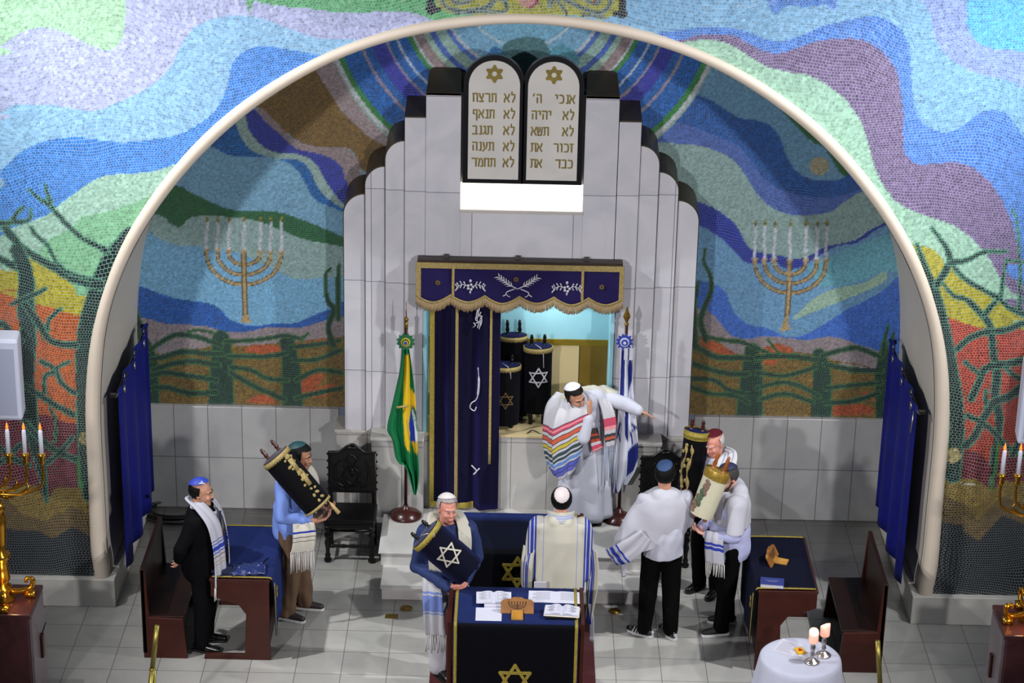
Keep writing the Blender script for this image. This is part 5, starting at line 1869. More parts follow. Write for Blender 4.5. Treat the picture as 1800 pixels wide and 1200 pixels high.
def rosette(par, c, cols, r):
    for k, (rr_, hexc, dy, spk) in enumerate(cols):
        m_ = mat('ribbon ' + hexc, hexc, .6)
        mb = MB()
        n = 24
        mb.add([(c[0] + r * rr_ * (1 + spk * (1 if i % 2 else -1)) * math.cos(2 * math.pi * i / n), c[1] - dy, c[2] + r * rr_ * (1 + spk * (1 if i % 2 else -1)) * math.sin(2 * math.pi * i / n)) for i in range(n)] + [(c[0] + r * rr_ * (1 + spk * (1 if i % 2 else -1)) * math.cos(2 * math.pi * i / n), c[1] - dy + .012, c[2] + r * rr_ * (1 + spk * (1 if i % 2 else -1)) * math.sin(2 * math.pi * i / n)) for i in range(n)],
               [tuple(range(n)), tuple(range(2 * n - 1, n - 1, -1))] + [(i, (i + 1) % n, (i + 1) % n + n, i + n) for i in range(n)])
        obj('rosette', mb, m_, par, world=True, smooth=False)


def hung_flag(label, y, left, right, painter, loc, folds=3.0, amp=.05, seed=1):
    """left/right: pixel outlines (x,y) top to bottom of the hanging folds; painter(px,py)->rgb."""
    fl = thing('flag', label, 'flag', loc)
    l, r = np.array(cat(left, 8)), np.array(cat(right, 8))
    n = 60
    tl, tr = np.linspace(0, 1, len(l)), np.linspace(0, 1, len(r))
    t = np.linspace(0, 1, n)
    L2 = np.stack([np.interp(t, tl, l[:, k]) for k in (0, 1)], 1)
    R2 = np.stack([np.interp(t, tr, r[:, k]) for k in (0, 1)], 1)
    rows, cols = [], []
    m_ = 60
    for i in range(n):
        row = []
        for j in range(m_):
            u = j / (m_ - 1)
            p = L2[i] * (1 - u) + R2[i] * u
            w = W(p[0], p[1], y)
            dep = amp * math.sin(u * folds * 2 * math.pi + 1.1 * t[i] + seed) * (0.4 + .8 * t[i])
            row.append((w.x, y + dep - .03, w.z))
            cols.append(painter(p[0], p[1], u, t[i]))
        rows.append(row)
    o = obj('cloth', MB().grid(rows), flag_m, fl, world=True)
    dye(o.data, np.array([lin(c) for c in cols]))
    s = o.modifiers.new('thickness', 'SOLIDIFY')
    s.thickness = .004
    return fl


def pin(px, py, s):
    a = pts(s)
    r = False
    for i in range(len(a)):
        x1, y1 = a[i]
        x2, y2 = a[(i + 1) % len(a)]
        if (y1 > py) != (y2 > py) and px < (x2 - x1) * (py - y1) / (y2 - y1) + x1:
            r = not r
    return r


def paint_br(px, py, u, t):
    if pin(px, py, '723,722 727,714 732,735 735,772 728,776 722,775 718,742'):
        if pin(px, py, '724,722 729,722 735,752 735,774 731,772 729,748'):
            return 'c6cfd0'
        return '25399c'
    if pin(px, py, '711,622 720,622 720,790 712,778 709,720') or pin(px, py, '719,680 730,690 733,716 724,712 719,730') or pin(px, py, '723,776 735,774 735,795 728,794'):
        return 'c9a51f'
    return '0b6238'


fb = hung_flag('green yellow and blue flag hanging in folds from its pole', fy1 - .02, [(707, 606), (703, 650), (690, 710), (681, 752), (690, 772), (697, 805), (712, 812), (728, 862)], [(719, 606), (724, 640), (730, 690), (733, 740), (735, 790), (737, 820), (736, 845), (732, 864)], paint_br, (f1.x, fy1, 1.0), 2.2, .045, 2)
rosette(fb, W(713, 601, fy1 - .07), [(1, '0d5a34', 0, .12), (.55, 'c2a524', .012, .03), (.42, '0d5a34', .024, .0), (.3, 'c2a524', .03, 0), (.2, '20369a', .036, 0)], .082)
mb = MB()
a1, a2 = W(697, 716, fy1 - .10), W(718, 713, fy1 - .10)
mb.tube([a1, a2], .012, 8)
obj('gold_fringe_tie', mb, goldc, fb, world=True)
me = text_mesh('E PROGRESSO', .05, .001)
o = link('flag_lettering', me, mat('green lettering', '2a6a44', .7), fb)
pa = W(731.5, 747, fy1 - .115)
o.location = (pa.x - f1.x, pa.y - fy1, pa.z - 1.0)
o.rotation_euler = (math.pi / 2, math.radians(72), 0)
o.scale = (.62, .7, 1)


def paint_il(px, py, u, t):
    for s in ('1092,612 1099,612 1097,700 1089,700', '1103,640 1108,622 1112,640 1111,668 1103,690', '1083,840 1080,872 1090,870 1084,856', '1103,790 1112,783 1122,772 1122,800 1113,824 1101,838', '1099,700 1104,690 1103,775 1098,760'):
        if pin(px, py, s):
            return '1d2670'
    for (x1, y1, x2, y2) in ((1091, 742, 1084, 768), (1086, 755, 1090, 772), (1083, 768, 1089, 771), (1107, 746, 1119, 748), (1119, 748, 1108, 760), (1109, 762, 1112, 780), (1090, 740, 1086, 757)):
        dx, dy = x2 - x1, y2 - y1
        q = max(0, min(1, ((px - x1) * dx + (py - y1) * dy) / (dx * dx + dy * dy)))
        if math.hypot(px - x1 - q * dx, py - y1 - q * dy) < 1.6:
            return '1d2670'
    return 'c3c6d2'


fi = hung_flag('white flag with blue bands and star hanging in folds from its pole', fy2 - .02, [(1092, 610), (1088, 680), (1084, 760), (1079, 820), (1078, 868)], [(1109, 610), (1114, 690), (1121, 770), (1119, 815), (1102, 846)], paint_il, (f2.x, fy2, 1.0), 1.6, .03, 0)
rosette(fi, W(1098, 601, fy2 - .07), [(1, '20369a', 0, .18), (.6, 'c3c6d2', .012, 0), (.42, '20369a', .024, 0), (.2, 'c3c6d2', .03, 0)], .075)
mb = MB()
for dx in (-.03, .02):
    c = W(1106, 617, fy2 - .09)
    mb.box(c.x + dx - .018, c.x + dx + .018, c.y - .006, c.y + .006, c.z - .09, c.z + .03)
obj('ribbon_tail', mb, mat('white ribbon', 'b9bccb', .6), fi, world=True, smooth=False)
# ------------------------------------------------------------------ people
def rotm(yaw=0, pitch=0, roll=0):
    return (Matrix.Rotation(math.radians(yaw), 3, 'Z') @ Matrix.Rotation(math.radians(roll), 3, 'Y') @ Matrix.Rotation(math.radians(pitch), 3, 'X'))


skins = {'fair': mat('fair skin', 'c48f7c', .5, var=.06, scale=20, trans=.12), 'ruddy': mat('ruddy skin', 'c0806f', .5, var=.08, scale=20, trans=.12),
         'tan': mat('tan skin', 'a06f55', .5, var=.06, scale=20, trans=.12), 'olive': mat('olive skin', 'b07f66', .5, var=.06, scale=20, trans=.12)}
eye_w = mat('eye white', '9a938e', .3, var=0)
eye_d = mat('dark iris', '1c1512', .2, var=0)
lipm = {k: mat(k + ' lips', c, .5, var=.05) for k, c in (('fair', '9c5650'), ('ruddy', '94504c'), ('tan', '7c4640'), ('olive', '8a4e46'))}
hair_k = mat('black hair', '060505', .6, spec=.15, var=.3, scale=60, bump=.4, bscale=120)
hair_g = mat('grey hair', '8b8784', .6, var=.25, scale=60, bump=.4, bscale=120)
hair_w = mat('white hair', 'b5aea8', .6, var=.2, scale=60, bump=.4, bscale=120)
hair_b = mat('dark brown hair', '0d0a09', .6, spec=.15, var=.3, scale=60, bump=.4, bscale=120)
hair_s = mat('salt and pepper hair', '3c3938', .6, spec=.2, var=.4, scale=60, bump=.4, bscale=120)
wool_w = mat('white wool', 'adadb6', .9, var=.03, spec=.15, bump=.15, bscale=180)
wool_c = mat('cream wool', 'b4b1a4', .9, var=.03, spec=.15, bump=.15, bscale=180)
fringe_w = mat('white fringe', 'c4c3c0', .9, var=.06)
shoe_k = mat('black shoe leather', '0a0a0b', .25, var=.1)
sole_w = mat('white sole', 'b9b9b9', .6)
sole_k = mat('black sole', '0a0a0a', .6)
belt_m = mat('black belt', '060607', .5, spec=.3)

STD = dict(anL=(.10, .01, .085), anR=(-.10, .01, .085), knL=(.105, -.02, .50), knR=(-.105, -.02, .50), hiL=(.09, 0, .92), hiR=(-.09, 0, .92),
           pel=(0, 0, .97), wai=(0, .005, 1.10), che=(0, .0, 1.30), sho=(0, .01, 1.41), nek=(0, .015, 1.49), hed=(0, -.015, 1.635),
           shL=(.185, .01, 1.415), shR=(-.185, .01, 1.415), elL=(.25, .05, 1.13), elR=(-.25, .05, 1.13), wrL=(.25, -.06, .89), wrR=(-.25, -.06, .89))


def hand(mb, wr, d, palm, side, curl=.5, k=1.0):
    """Five-fingered hand: wr wrist, d pointing to the fingers, palm the way the palm looks, side +1 if the thumb lies along d x palm."""
    wr, d = Vector(wr), Vector(d).normalized()
    n = Vector(palm)
    n = (n - d * n.dot(d)).normalized()
    x = d.cross(n) * side                      # towards the thumb
    kn = []
    for i, o in enumerate((.030, .010, -.010, -.029)):
        b = wr + d * (.088 - .006 * abs(i - 1)) * k + x * o * k
        mb.cap(wr + x * o * .55 * k, .017 * k, b, .0125 * k, 8)
        kn.append(b)
    mb.ell(wr + d * .05 * k, (.03 * k, .03 * k, .016 * k), Matrix((x, d, n)).transposed(), 12, 8)
    for i, b in enumerate(kn):
        L_ = (.040, .045, .042, .033)[i] * k
        p = b
        a = .25 * curl
        for j, f in enumerate((1.0, .68, .52)):
            a += curl * (.75 if j else .5)
            q = p + (d * math.cos(a) + n * math.sin(a) + x * (.10 - .07 * i) * (1 - j * .3)) * L_ * f
            mb.cap(p, (.0098 - .0008 * j) * k, q, (.0092 - .0010 * j) * k, 8)
            p = q
    t0 = wr + d * .022 * k + x * .026 * k + n * .006
    t1 = t0 + (d * .55 + x * .75 + n * .35) * .040 * k
    t2 = t1 + (d * .85 + x * .35 + n * .45) * .030 * k
    t3 = t2 + (d * .85 + x * .05 + n * .6) * .024 * k
    mb.cap(t0, .016 * k, t1, .0125 * k, 8)
    mb.cap(t1, .012 * k, t2, .0105 * k, 8)
    mb.cap(t2, .0105 * k, t3, .0085 * k, 8)


def shell(c, rad, R, keep, nu=64, nv=48, grow=0.0, wob=0.0):
    """Part of an ellipsoid skin in a head's own axes."""
    c = Vector(c)
    V, idx, fs = [], {}, []
    for j in range(nv + 1):
        th = math.pi * j / nv
        for i in range(nu):
            a = 2 * math.pi * i / nu
            p = Vector(((rad[0] + grow) * math.sin(th) * math.cos(a), (rad[1] + grow) * math.sin(th) * math.sin(a), (rad[2] + grow) * math.cos(th)))
            if wob:
                p *= 1 + wob * math.sin(9 * a + 3 * th) * math.sin(11 * th)
            idx[(j, i)] = len(V)
            V.append(p)
    for j in range(nv):
        for i in range(nu):
            q = [idx[(j, i)], idx[(j + 1, i)], idx[(j + 1, (i + 1) % nu)], idx[(j, (i + 1) % nu)]]
            m = (V[q[0]] + V[q[1]] + V[q[2]] + V[q[3]]) / 4
            if keep(m):
                fs.append(tuple(q))
    used = sorted({i for f in fs for i in f})
    mp = {u: i for i, u in enumerate(used)}
    mb = MB()
    mb.add([R @ V[u] + c for u in used], [tuple(mp[i] for i in f) for f in fs])
    return mb


def shell_obj(name, mb, m, parent, th=.006):
    me = mb.mesh(name, True)
    import bmesh
    bm = bmesh.new()
    bm.from_mesh(me)
    bmesh.ops.remove_doubles(bm, verts=bm.verts, dist=1e-5)
    bm.to_mesh(me)
    bm.free()
    o = link(name, me, m, parent)
    s = o.modifiers.new('thickness', 'SOLIDIFY')
    s.thickness = th
    s.offset = 1
    return o


class Figure:
    def __init__(self, label, loc, rotz, scale=1.0, skin='fair', head=(0, 0, 0), J=None, hands=None, girth=1.0, show_hands=(True, True), face=True):
        self.t = thing('person', label, 'person', loc, math.radians(rotz))
        self.k = scale
        self.J = {a: Vector(b) * scale for a, b in {**STD, **(J or {})}.items()}
        self.g = girth
        self.skin = skin
        self.hR = rotm(*head)
        J_, k, g = self.J, scale, girth
        mb = MB()
        H = J_['hed']
        hp = lambda x, y, z: H + self.hR @ (Vector((x, y, z)))
        R = self.hR
        mb.ell(hp(0, .014, .03), (.074, .094, .086), R, 24, 16)
        mb.ell(hp(0, -.018, -.03), (.062, .074, .086), R, 20, 14)
        mb.ell(hp(0, -.045, -.086), (.043, .045, .036), R)
        mb.ell(hp(0, -.076, -.104), (.02, .016, .017), R)
        mb.cap(hp(0, -.086, .016), .008, hp(0, -.106, -.026), .0125, 10)
        for s in (-1, 1):
            mb.ell(hp(.011 * s, -.096, -.031), .009)
            mb.cap(hp(.012 * s, -.083, .026), .009, hp(.045 * s, -.066, .024), .009, 8)
            mb.ell(hp(.036 * s, -.068, -.03), (.024, .02, .026), R)
            mb.ell(hp(.075 * s, .014, -.008), (.009, .020, .031), R, 12, 8)
        mb.ell(hp(0, -.088, -.066), (.024, .012, .013), R, 12, 8)
        mb.cap(J_['nek'] - Vector((0, 0, .04)), .06 * g, hp(0, .018, -.06), .056 * (.6 + .4 * g), 16)
        # trunk and limbs under the clothes
        self.trunk(mb, -.012)
        for s in 'LR':
            mb.cap(J_['sh' + s], .048 * g, J_['el' + s], .037 * g)
            mb.cap(J_['el' + s], .036 * g, J_['wr' + s], .026)
            mb.cap(J_['hi' + s], .075 * g, J_['kn' + s], .052 * g)
            mb.cap(J_['kn' + s], .05 * g, J_['an' + s], .036)
            if (hands or {}).get(s):
                d, palm, curl = hands[s]
            else:
                d = (J_['wr' + s] - J_['el' + s]).normalized()
                palm = Vector((-1 if s == 'L' else 1, 0, 0))
                curl = .55
            hand(mb, J_['wr' + s], d, palm, 1 if s == 'L' else -1, curl, k * 1.02)
        self.body = blob('body', mb, skins[skin], self.t, .0062, 3)
        if face:
            for s in (-1, 1):
                e = MB().ell(hp(.032 * s, -.0845, .004), (.0125, .007, .0048), R, 12, 8)
                eo = obj('eye', e, eye_w, self.t)
                obj('iris', MB().ell(hp(.032 * s, -.0885, .0035), (.0068, .0045, .0050), R, 10, 8), eye_d, eo)
            mb = MB().cap(hp(-.019, -.0965, -.066), .0045, hp(.019, -.0965, -.066), .0045, 8)
            mb.cap(hp(-.012, -.0985, -.066), .006, hp(.012, -.0985, -.066), .006, 8)
            obj('lips', mb, lipm[skin], self.t)
        self.hp = hp

    def trunk(self, mb, grow=0.0, z0=None, lift=0.0):
        J, g, k = self.J, self.g, self.k
        a = [(J['pel'] - Vector((0, 0, .09 * k)), .150, .112), (J['pel'], .168, .118), (J['wai'], .158, .112), (J['che'], .180, .122), (J['sho'], .172, .098), (J['nek'], .075, .07)]
        path = cat([tuple(p) for p, _, _ in a], 5)
        rad = [float(x[0]) for x in cat([(r,) for _, r, _ in a], 5)]
        dep = [float(x[0]) for x in cat([(d,) for _, _, d in a], 5)]
        rr = [(r * k + grow) * g for r in rad]
        fl = [(d * k + grow) * g / q for d, q in zip(dep, rr)]
        mb.tube(path, rr, 24, True, fl, up=(1, 0, 0))

    def brows(self, m):
        for s in (-1, 1):
            obj('eyebrow', MB().cap(self.hp(.014 * s, -.094, .025), .0045, self.hp(.046 * s, -.079, .027), .0038, 8), m, self.t)

    def hair(self, m, kind='short', grow=.004):
        c = self.hp(0, .014, .03)
        rad = (.080, .100, .093)
        if kind == 'short':
            keep = lambda p: (p.y > -.02 and p.z > -.075 + .25 * max(0, -p.y)) and not (abs(p.x) > .06 and p.y < .012 and p.z < -.02) or (p.z > .052 + .3 * max(0, -.055 - p.y))
        elif kind == 'ring':
            keep = lambda p: (p.y > -.012 and -.072 < p.z < .04) and not (abs(p.x) > .06 and p.y < .01 and p.z < -.035)
        elif kind == 'long':
            keep = lambda p: (p.y > -.03 and p.z > -.11) or (p.z > .05)
        shell_obj('hair', shell(c, rad, self.hR, keep, grow=grow - .002, wob=.012), m, self.t, .010 if kind != 'ring' else .006)

    def kippah(self, m, tilt=22, size=52, up=.006):
        c = self.hp(0, .014, .03)
        ax = Vector((0, math.sin(math.radians(tilt)), math.cos(math.radians(tilt))))
        cs = math.cos(math.radians(size))
        keep = lambda p: Vector((p.x / .08, p.y / .1, p.z / .093)).normalized().dot(ax) > cs
        o = shell_obj('kippah', shell(c, (.080, .100, .093), self.hR, keep, nv=72, nu=72, grow=.010 + up), m, self.t, .004)
        return o

    def beard(self, m, full=True, moust=True):
        mb = MB()
        hp, R = self.hp, self.hR
        if full:
            mb.ell(hp(0, -.052, -.094), (.047, .048, .040), R)
            for s in (-1, 1):
                mb.cap(hp(.045 * s, -.045, -.075), .018, hp(.066 * s, -.01, -.03), .008, 8)
            mb.ell(hp(0, -.082, -.105), (.026, .02, .024), R)
        if moust:
            for s in (-1, 1):
                mb.cap(hp(.004 * s, -.105, -.049), .008, hp(.027 * s, -.092, -.060), .005, 8)
        obj('beard' if full else 'moustache', mb, m, self.t) if not full else blob('beard', mb, m, self.t, .005, 3)

    def shirt(self, m, name='shirt', grow=.012, hem=.88, sleeve=1.0, fold=.006, seed=1, loose=0.0, cuff=.036, arms='LR', fdir=(1, 1, .35)):
        J, g, k = self.J, self.g, self.k
        mb = MB()
        self.trunk(mb, grow)
        if loose:
            p = J['pel']
            mb.cap(p + Vector((0, 0, .10)), (.150 + loose) * g * k, p - Vector((0, 0, .10)), (.155 + loose) * g * k, 24)
            n0 = len(mb.v)
        for s in arms:
            sh, el, wr = J['sh' + s], J['el' + s], J['wr' + s]
            mb.cap(sh, .062 * g + grow * .5, el, .049 * g + grow * .4, 16)
            e = el.lerp(wr, sleeve)
            mb.cap(el, .049 * g + grow * .4, e, cuff + grow * .2, 16)
        cz = hem * k
        o = blob(name, mb, m, self.t, .010, 5, fold, seed, [((0, 0, cz), (0, 0, -1))] + [(tuple(J['el' + s].lerp(J['wr' + s], sleeve * .98)), tuple((J['wr' + s] - J['el' + s]).normalized())) for s in ()], fdir)
        return o

    def collar(self, m):
        n = self.J['nek']
        obj('collar', MB().tube([n + Vector((0, .0, -.03)), n + Vector((0, -.004, .015))], [.078 * self.g, .068 * self.g], 20, False), m, self.t, solid=.008)

    def trousers(self, m, grow=.012, fold=.006, seed=3, flare=.0, top=None):
        J, g, k = self.J, self.g, self.k
        mb = MB()
        p = J['pel']
        mb.tube([p + Vector((0, 0, .06)), p, p - Vector((0, 0, .08)), p - Vector((0, 0, .13))], [(.15 + grow) * g * k, (.168 + grow) * g * k, (.165 + grow) * g * k, (.14) * g * k], 24, True, .72, up=(1, 0, 0))
        for s in 'LR':
            h, kn, an = J['hi' + s], J['kn' + s], J['an' + s]
            mb.cap(h, (.086 * g + grow), kn, .066 * g + grow, 18)
            mb.cap(kn, .066 * g + grow, an + Vector((0, 0, -.01)), .054 + grow + flare, 18)
        zmin = min(J['anL'].z, J['anR'].z) - .045
        return blob('trousers', mb, m, self.t, .010, 6, fold, seed, [((0, 0, max(zmin, .035)), (0, 0, -1))], (1, 1, .45), 20)

    def shoes(self, m, sole, dirs=None, stripes_=None):
        for s in 'LR':
            a = self.J['an' + s]
            d = Vector((dirs or {}).get(s, (.12 if s == 'L' else -.12, -1, 0))).normalized()
            z0 = a.z - .085
            x = Vector((-d.y, d.x, 0))
            mb = MB()
            b = Vector((a.x, a.y, z0))
            mb.cap(b - d * .045 + Vector((0, 0, .05)), .038, b + d * .05 + Vector((0, 0, .048)), .040, 14)
            mb.cap(b + d * .05 + Vector((0, 0, .045)), .040, b + d * .155 + Vector((0, 0, .034)), .032, 14)
            mb.cap(b - d * .02 + Vector((0, 0, .06)), .040, b - d * .015 + Vector((0, 0, .10)), .042, 14)
            o = blob('shoe', mb, m, self.t, .007, 4, cut=[((0, 0, z0 + .016), (0, 0, -1))])
            out = []
            for t, w in ((-.088, .022), (-.07, .036), (0, .040), (.06, .044), (.12, .044), (.165, .034), (.188, .014)):
                out.append((t, w))
            ring_ = [b + d * t + x * w for t, w in out] + [b + d * t - x * w for t, w in reversed(out)]
            mb = MB().prism([(q.x, q.y) for q in ring_], z0 + .001, z0 + .024, 'xy')
            obj('sole', mb, sole, o, bev=.003)
            if stripes_ is not None:
                mb = MB()
                for q in range(4):
                    for e in (-1, 1):
                        p0 = b + d * (.02 + .028 * q) + x * e * .040 + Vector((0, 0, .03))
                        p1 = b + d * (.005 + .028 * q) + x * e * .026 + Vector((0, 0, .078))
                        mb.cap(p0, .006, p1, .005, 6)
                mb.ell(b - d * .082 + Vector((0, 0, .055)), (.016, .012, .018))
                obj('shoe_stripes', mb, stripes_, o)

    def ribbon(self, name, path, sides, m, th=.008, n=8, uvlen=True, wave=0.0, nu=9, fringe=None, flen=.10):
        """A strip of cloth along path with half-width vectors sides; the fringe hangs from its last edge."""
        k = self.k
        P = cat([tuple(Vector(p) * k) for p in path], n)
        S = cat([tuple(Vector(p) * k) for p in sides], n)
        rows, uvs, s = [], [], 0.0
        for i, (p, d) in enumerate(zip(P, S)):
            if i:
                s += float(np.linalg.norm(P[i] - P[i - 1]))
            tn = P[min(i + 1, len(P) - 1)] - P[max(0, i - 1)]
            nn = np.cross(tn, d)
            nn = nn / (np.linalg.norm(nn) + 1e-9)
            rows.append([tuple(p + d * u + nn * wave * math.sin(u * 7 + s * 5)) for u in np.linspace(-1, 1, nu)])
            uvs.append([(u * float(np.linalg.norm(d)), s) for u in np.linspace(-1, 1, nu)])
        o = obj(name, MB().grid(rows, uv=uvs), m, self.t, solid=th)
        if fringe is not None:
            mb = MB()
            rs = np.random.RandomState(4)
            a, b = Vector(P[-1] - S[-1]), Vector(P[-1] + S[-1])
            cnt = max(6, int((b - a).length / .014))
            for i in range(cnt + 1):
                p = a.lerp(b, i / cnt)
                L_ = flen * rs.uniform(.85, 1.1)
                q = p + Vector((rs.uniform(-.01, .01), rs.uniform(-.01, .01), -L_))
                mb.tube([p + Vector((0, 0, .01)), p.lerp(q, .5) + Vector((rs.uniform(-.005, .005), 0, 0)), q], .0042, 5)
            obj('tassel_fringe', mb, fringe, o)
        o['_len'] = s
        return o


def len_stripes(name, total, base, bands):
    """Bands across a strip, measured from its end: (from_end, width, hex)."""
    stops = [(0, base)]
    ev = sorted([(total - a - w, total - a, c) for a, w, c in bands])
    for lo, hi, c in ev:
        stops += [(lo, c), (hi, base)]
    return stripes(name, 'V', 0, total, stops)


NAVY_B, ROYAL, PALE = '1d2f86', '2a3a9c', 'adadb6'


def band_set(start, kind=0):
    if kind == 0:
        return [(start, .008, '9a8a5a'), (start + .03, .008, '9a8a5a'), (start + .075, .012, '7a6a5a'), (start + .11, .014, '4a5aa6'), (start + .14, .04, ROYAL), (start + .195, .012, '4a5aa6'), (start + .225, .01, ROYAL)]
    return [(start, .01, NAVY_B), (start + .02, .01, NAVY_B), (start + .05, .03, NAVY_B), (start + .10, .01, NAVY_B), (start + .13, .008, NAVY_B)]


# ---- man in the black suit (far left)
suit = mat('black suit cloth', '050508', .8, var=.15, scale=30, spec=.1)
white_shirt = mat('white shirt cotton', 'a6a7b3', .75, var=.03, spec=.2)
p1 = G(347, 1138)
F = Figure('man in a black suit and blue kippah with hands behind his back', (-2.80, -.76, 0), 82, .945, 'olive', (4, 6, 0),
           dict(elL=(.27, .13, 1.16), elR=(-.27, .13, 1.16), wrL=(.03, .20, .96), wrR=(-.04, .22, .93)), {'L': ((-.9, .1, -.4), (0, 1, 0), .5), 'R': ((.85, .15, -.5), (0, 1, 0), .6)}, 1.08)
F.shirt(suit, 'suit_jacket', .024, .72, .96, .007, 1, .03, .042)
F.trousers(suit, .010, .006)
F.shoes(shoe_k, sole_k)
F.collar(white_shirt)
obj('shirt_front', MB().grid([[(x, -.145 + .5 * abs(x) - .02 * (1.36 - z) - (.0 if z > 1.2 else .012), z) for x in np.linspace(-w, w, 7)] for z, w in ((1.38, .05), (1.3, .05), (1.2, .04), (1.08, .025), (1.0, .008))]), white_shirt, F.t, solid=.006)
tie = mat('dark blue tie', '101a34', .5)
obj('necktie', MB().prism([(-.018, 1.375), (.018, 1.375), (.013, 1.345), (.03, 1.10), (0, 1.05), (-.03, 1.10), (-.013, 1.345)], -.185, -.17), tie, F.t, bev=.003)
blue_k = mat('royal blue kippah cloth', '22389c', .6, var=.1)
F.hair(hair_k, 'ring')
F.kippah(blue_k, 16, 50)
o = obj('kippah_emblem', MB().box(-.028, .028, -.004, .004, -.006, .002).box(-.014, .014, -.004, .004, .004, .010).box(-.005, .005, -.004, .004, .012, .024), wool_w, F.t, smooth=False)
o.matrix_local = Matrix.Translation(F.hp(-.058, -.005, .118)) @ (F.hR @ rotm(-70, 0, 0) @ rotm(0, -48, 0)).to_4x4()
F.brows(hair_k)
F.beard(hair_s, False)
L0 = .93
for s in (-1, 1):
    st = len_stripes('blue striped scarf wool', 1.02, 'a8a8b2', [(.27 + a, w, c) for a, w, c in band_set(0)])
    F.ribbon('prayer_shawl', [(s * .02, .095, 1.565), (s * .085, .06, 1.57), (s * .125, -.03, 1.555), (s * .135, -.155, 1.40), (s * .14, -.20, 1.20), (s * .15, -.215, 1.0), (s * .155, -.215, .76)],
             [(.02 * s, .0, .05), (.03 * s, .05, .045), (.065 * s, .02, -.01), (.085 * s, .03, 0), (.088 * s, .03, 0), (.088 * s, .03, 0), (.09 * s, .03, 0)], st, .008, 8, True, .006, fringe=fringe_w, flen=.13)

# ---- person in the light blue shirt holding a scroll on the shoulder
sky_shirt = mat('light blue oxford shirt', '6d86c8', .75, var=.06, scale=20, spec=.2)
khaki = mat('brown khaki twill', '5a4636', .8, var=.1, scale=14, spec=.2)
F = Figure('person in a light blue shirt and dark green kippah cradling a tilted scroll', (-2.05, -.12, 0), 76, 1.0, 'tan', (10, 8, 4),
           dict(hed=(0, -.085, 1.625), elL=(.27, .02, 1.14), elR=(-.27, .00, 1.13), wrL=(.12, -.27, 1.08), wrR=(-.10, -.27, 1.05), anL=(.12, -.06, .085), anR=(-.12, .03, .085)),
           {'L': ((-.3, -.9, .25), (-.3, .1, 1), .7), 'R': ((.45, -.85, .2), (.3, .1, 1), .7)}, 1.06)
F.shirt(sky_shirt, 'shirt', .022, .83, .72, .013, 4, .02, .05)
F.trousers(khaki, .020, .016, 7)
F.shoes(mat('dark suede shoe', '1d1416', .6), sole_w)
F.hair(hair_k, 'long', .012)
F.kippah(mat('dark green kippah', '0f3a40', .6, var=.3, scale=40), 28, 50, .010)
F.brows(hair_k)
st = stripes('cream shawl with navy edge', 'V', 0, .32, [(0, 'b4b0a4'), (.075, NAVY_B), (.092, 'b4b0a4'), (.125, '4a4038'), (.132, 'b4b0a4'), (.165, '4a4038'), (.171, 'b4b0a4')])
F.ribbon('prayer_shawl', [(-.21, -.18, 1.07), (-.245, -.20, .98), (-.255, -.195, .88), (-.255, -.18, .80)], [(.05, -.085, 0), (.055, -.09, 0), (.055, -.09, 0), (.055, -.09, 0)], st, .01, 10, True, .006, fringe=fringe_w, flen=.20)
F.ribbon('prayer_shawl', [(-.10, .12, 1.47), (-.13, .03, 1.50), (-.13, -.09, 1.47), (-.12, -.17, 1.36), (-.12, -.19, 1.2)], [(.02, .03, .06), (.05, .03, .02), (.05, .03, 0), (.06, .02, 0), (.06, .02, 0)], wool_c, .01, 8, True, .004)
F.ribbon('prayer_shawl', [(.10, .12, 1.47), (.13, .03, 1.50), (.13, -.09, 1.47), (.12, -.17, 1.36), (.12, -.19, 1.2)], [(-.02, .03, .06), (-.05, .03, .02), (-.05, .03, 0), (-.06, .02, 0), (-.06, .02, 0)], wool_c, .01, 8, True, .004)


def gold_scenes(seed):
    def f(t, L_, r, sq):
        mb = MB()
        rs = np.random.RandomState(seed)
        for z in np.linspace(L_ * .12, L_ * .86, 9):
            for x in (.25, .6):
                xx = r * (x + rs.uniform(-.12, .12))
                zz = z + rs.uniform(-.015, .015)
                y = front_y(r, sq, xx) - .003
                R = Matrix.Rotation(rs.uniform(0, 3), 3, 'Y')
                mb.ell((xx, y, zz), (.022 * rs.uniform(.5, 1.2), .004, .014), R, 8, 6)
        for q in range(2):
            z0 = L_ * (.45 + .28 * q)
            mb.tube([(r * .45, front_y(r, sq, r * .45) - .003, z0 - .06), (r * .5, front_y(r, sq, r * .5) - .003, z0 + .07)], [.022, .03], 6, flat=.25)
            mb.ell((r * .48, front_y(r, sq, r * .48) - .004, z0 + .10), (.03, .005, .026), nu=10, nv=8)
        obj('gold_embroidery', mb, goldc, t)
        mb = MB()
        rows = [[(r * 1.01 * math.cos(a), r * 1.01 * sq * math.sin(a), z) for a in np.linspace(math.pi, 2 * math.pi, 24)] for z in (.0, .025)]
        mb.grid(rows)
        obj('hem_braid', mb, goldc, t, solid=.004)
    return f


def tassel(t, L_, r, sq):
    gold_scenes(2)(t, L_, r, sq)
    obj('tassel', MB().lathe([(.003, .02), (.006, -.03), (.014, -.05), (.02, -.16), (.0, -.16)], (r * .7, -r * .35, 0), 10), mat('straw tassel', 'b39a66', .8), t)


torah_scroll('black velvet scroll with gold embroidery tilted against the person in light blue', W(483, 800, -.36), W(560, 890, -.42), .138, velvet_k, velvet_p, goldc, None, redw, (.25, -1, .45), None, (.05, .13), .75, None, tassel)

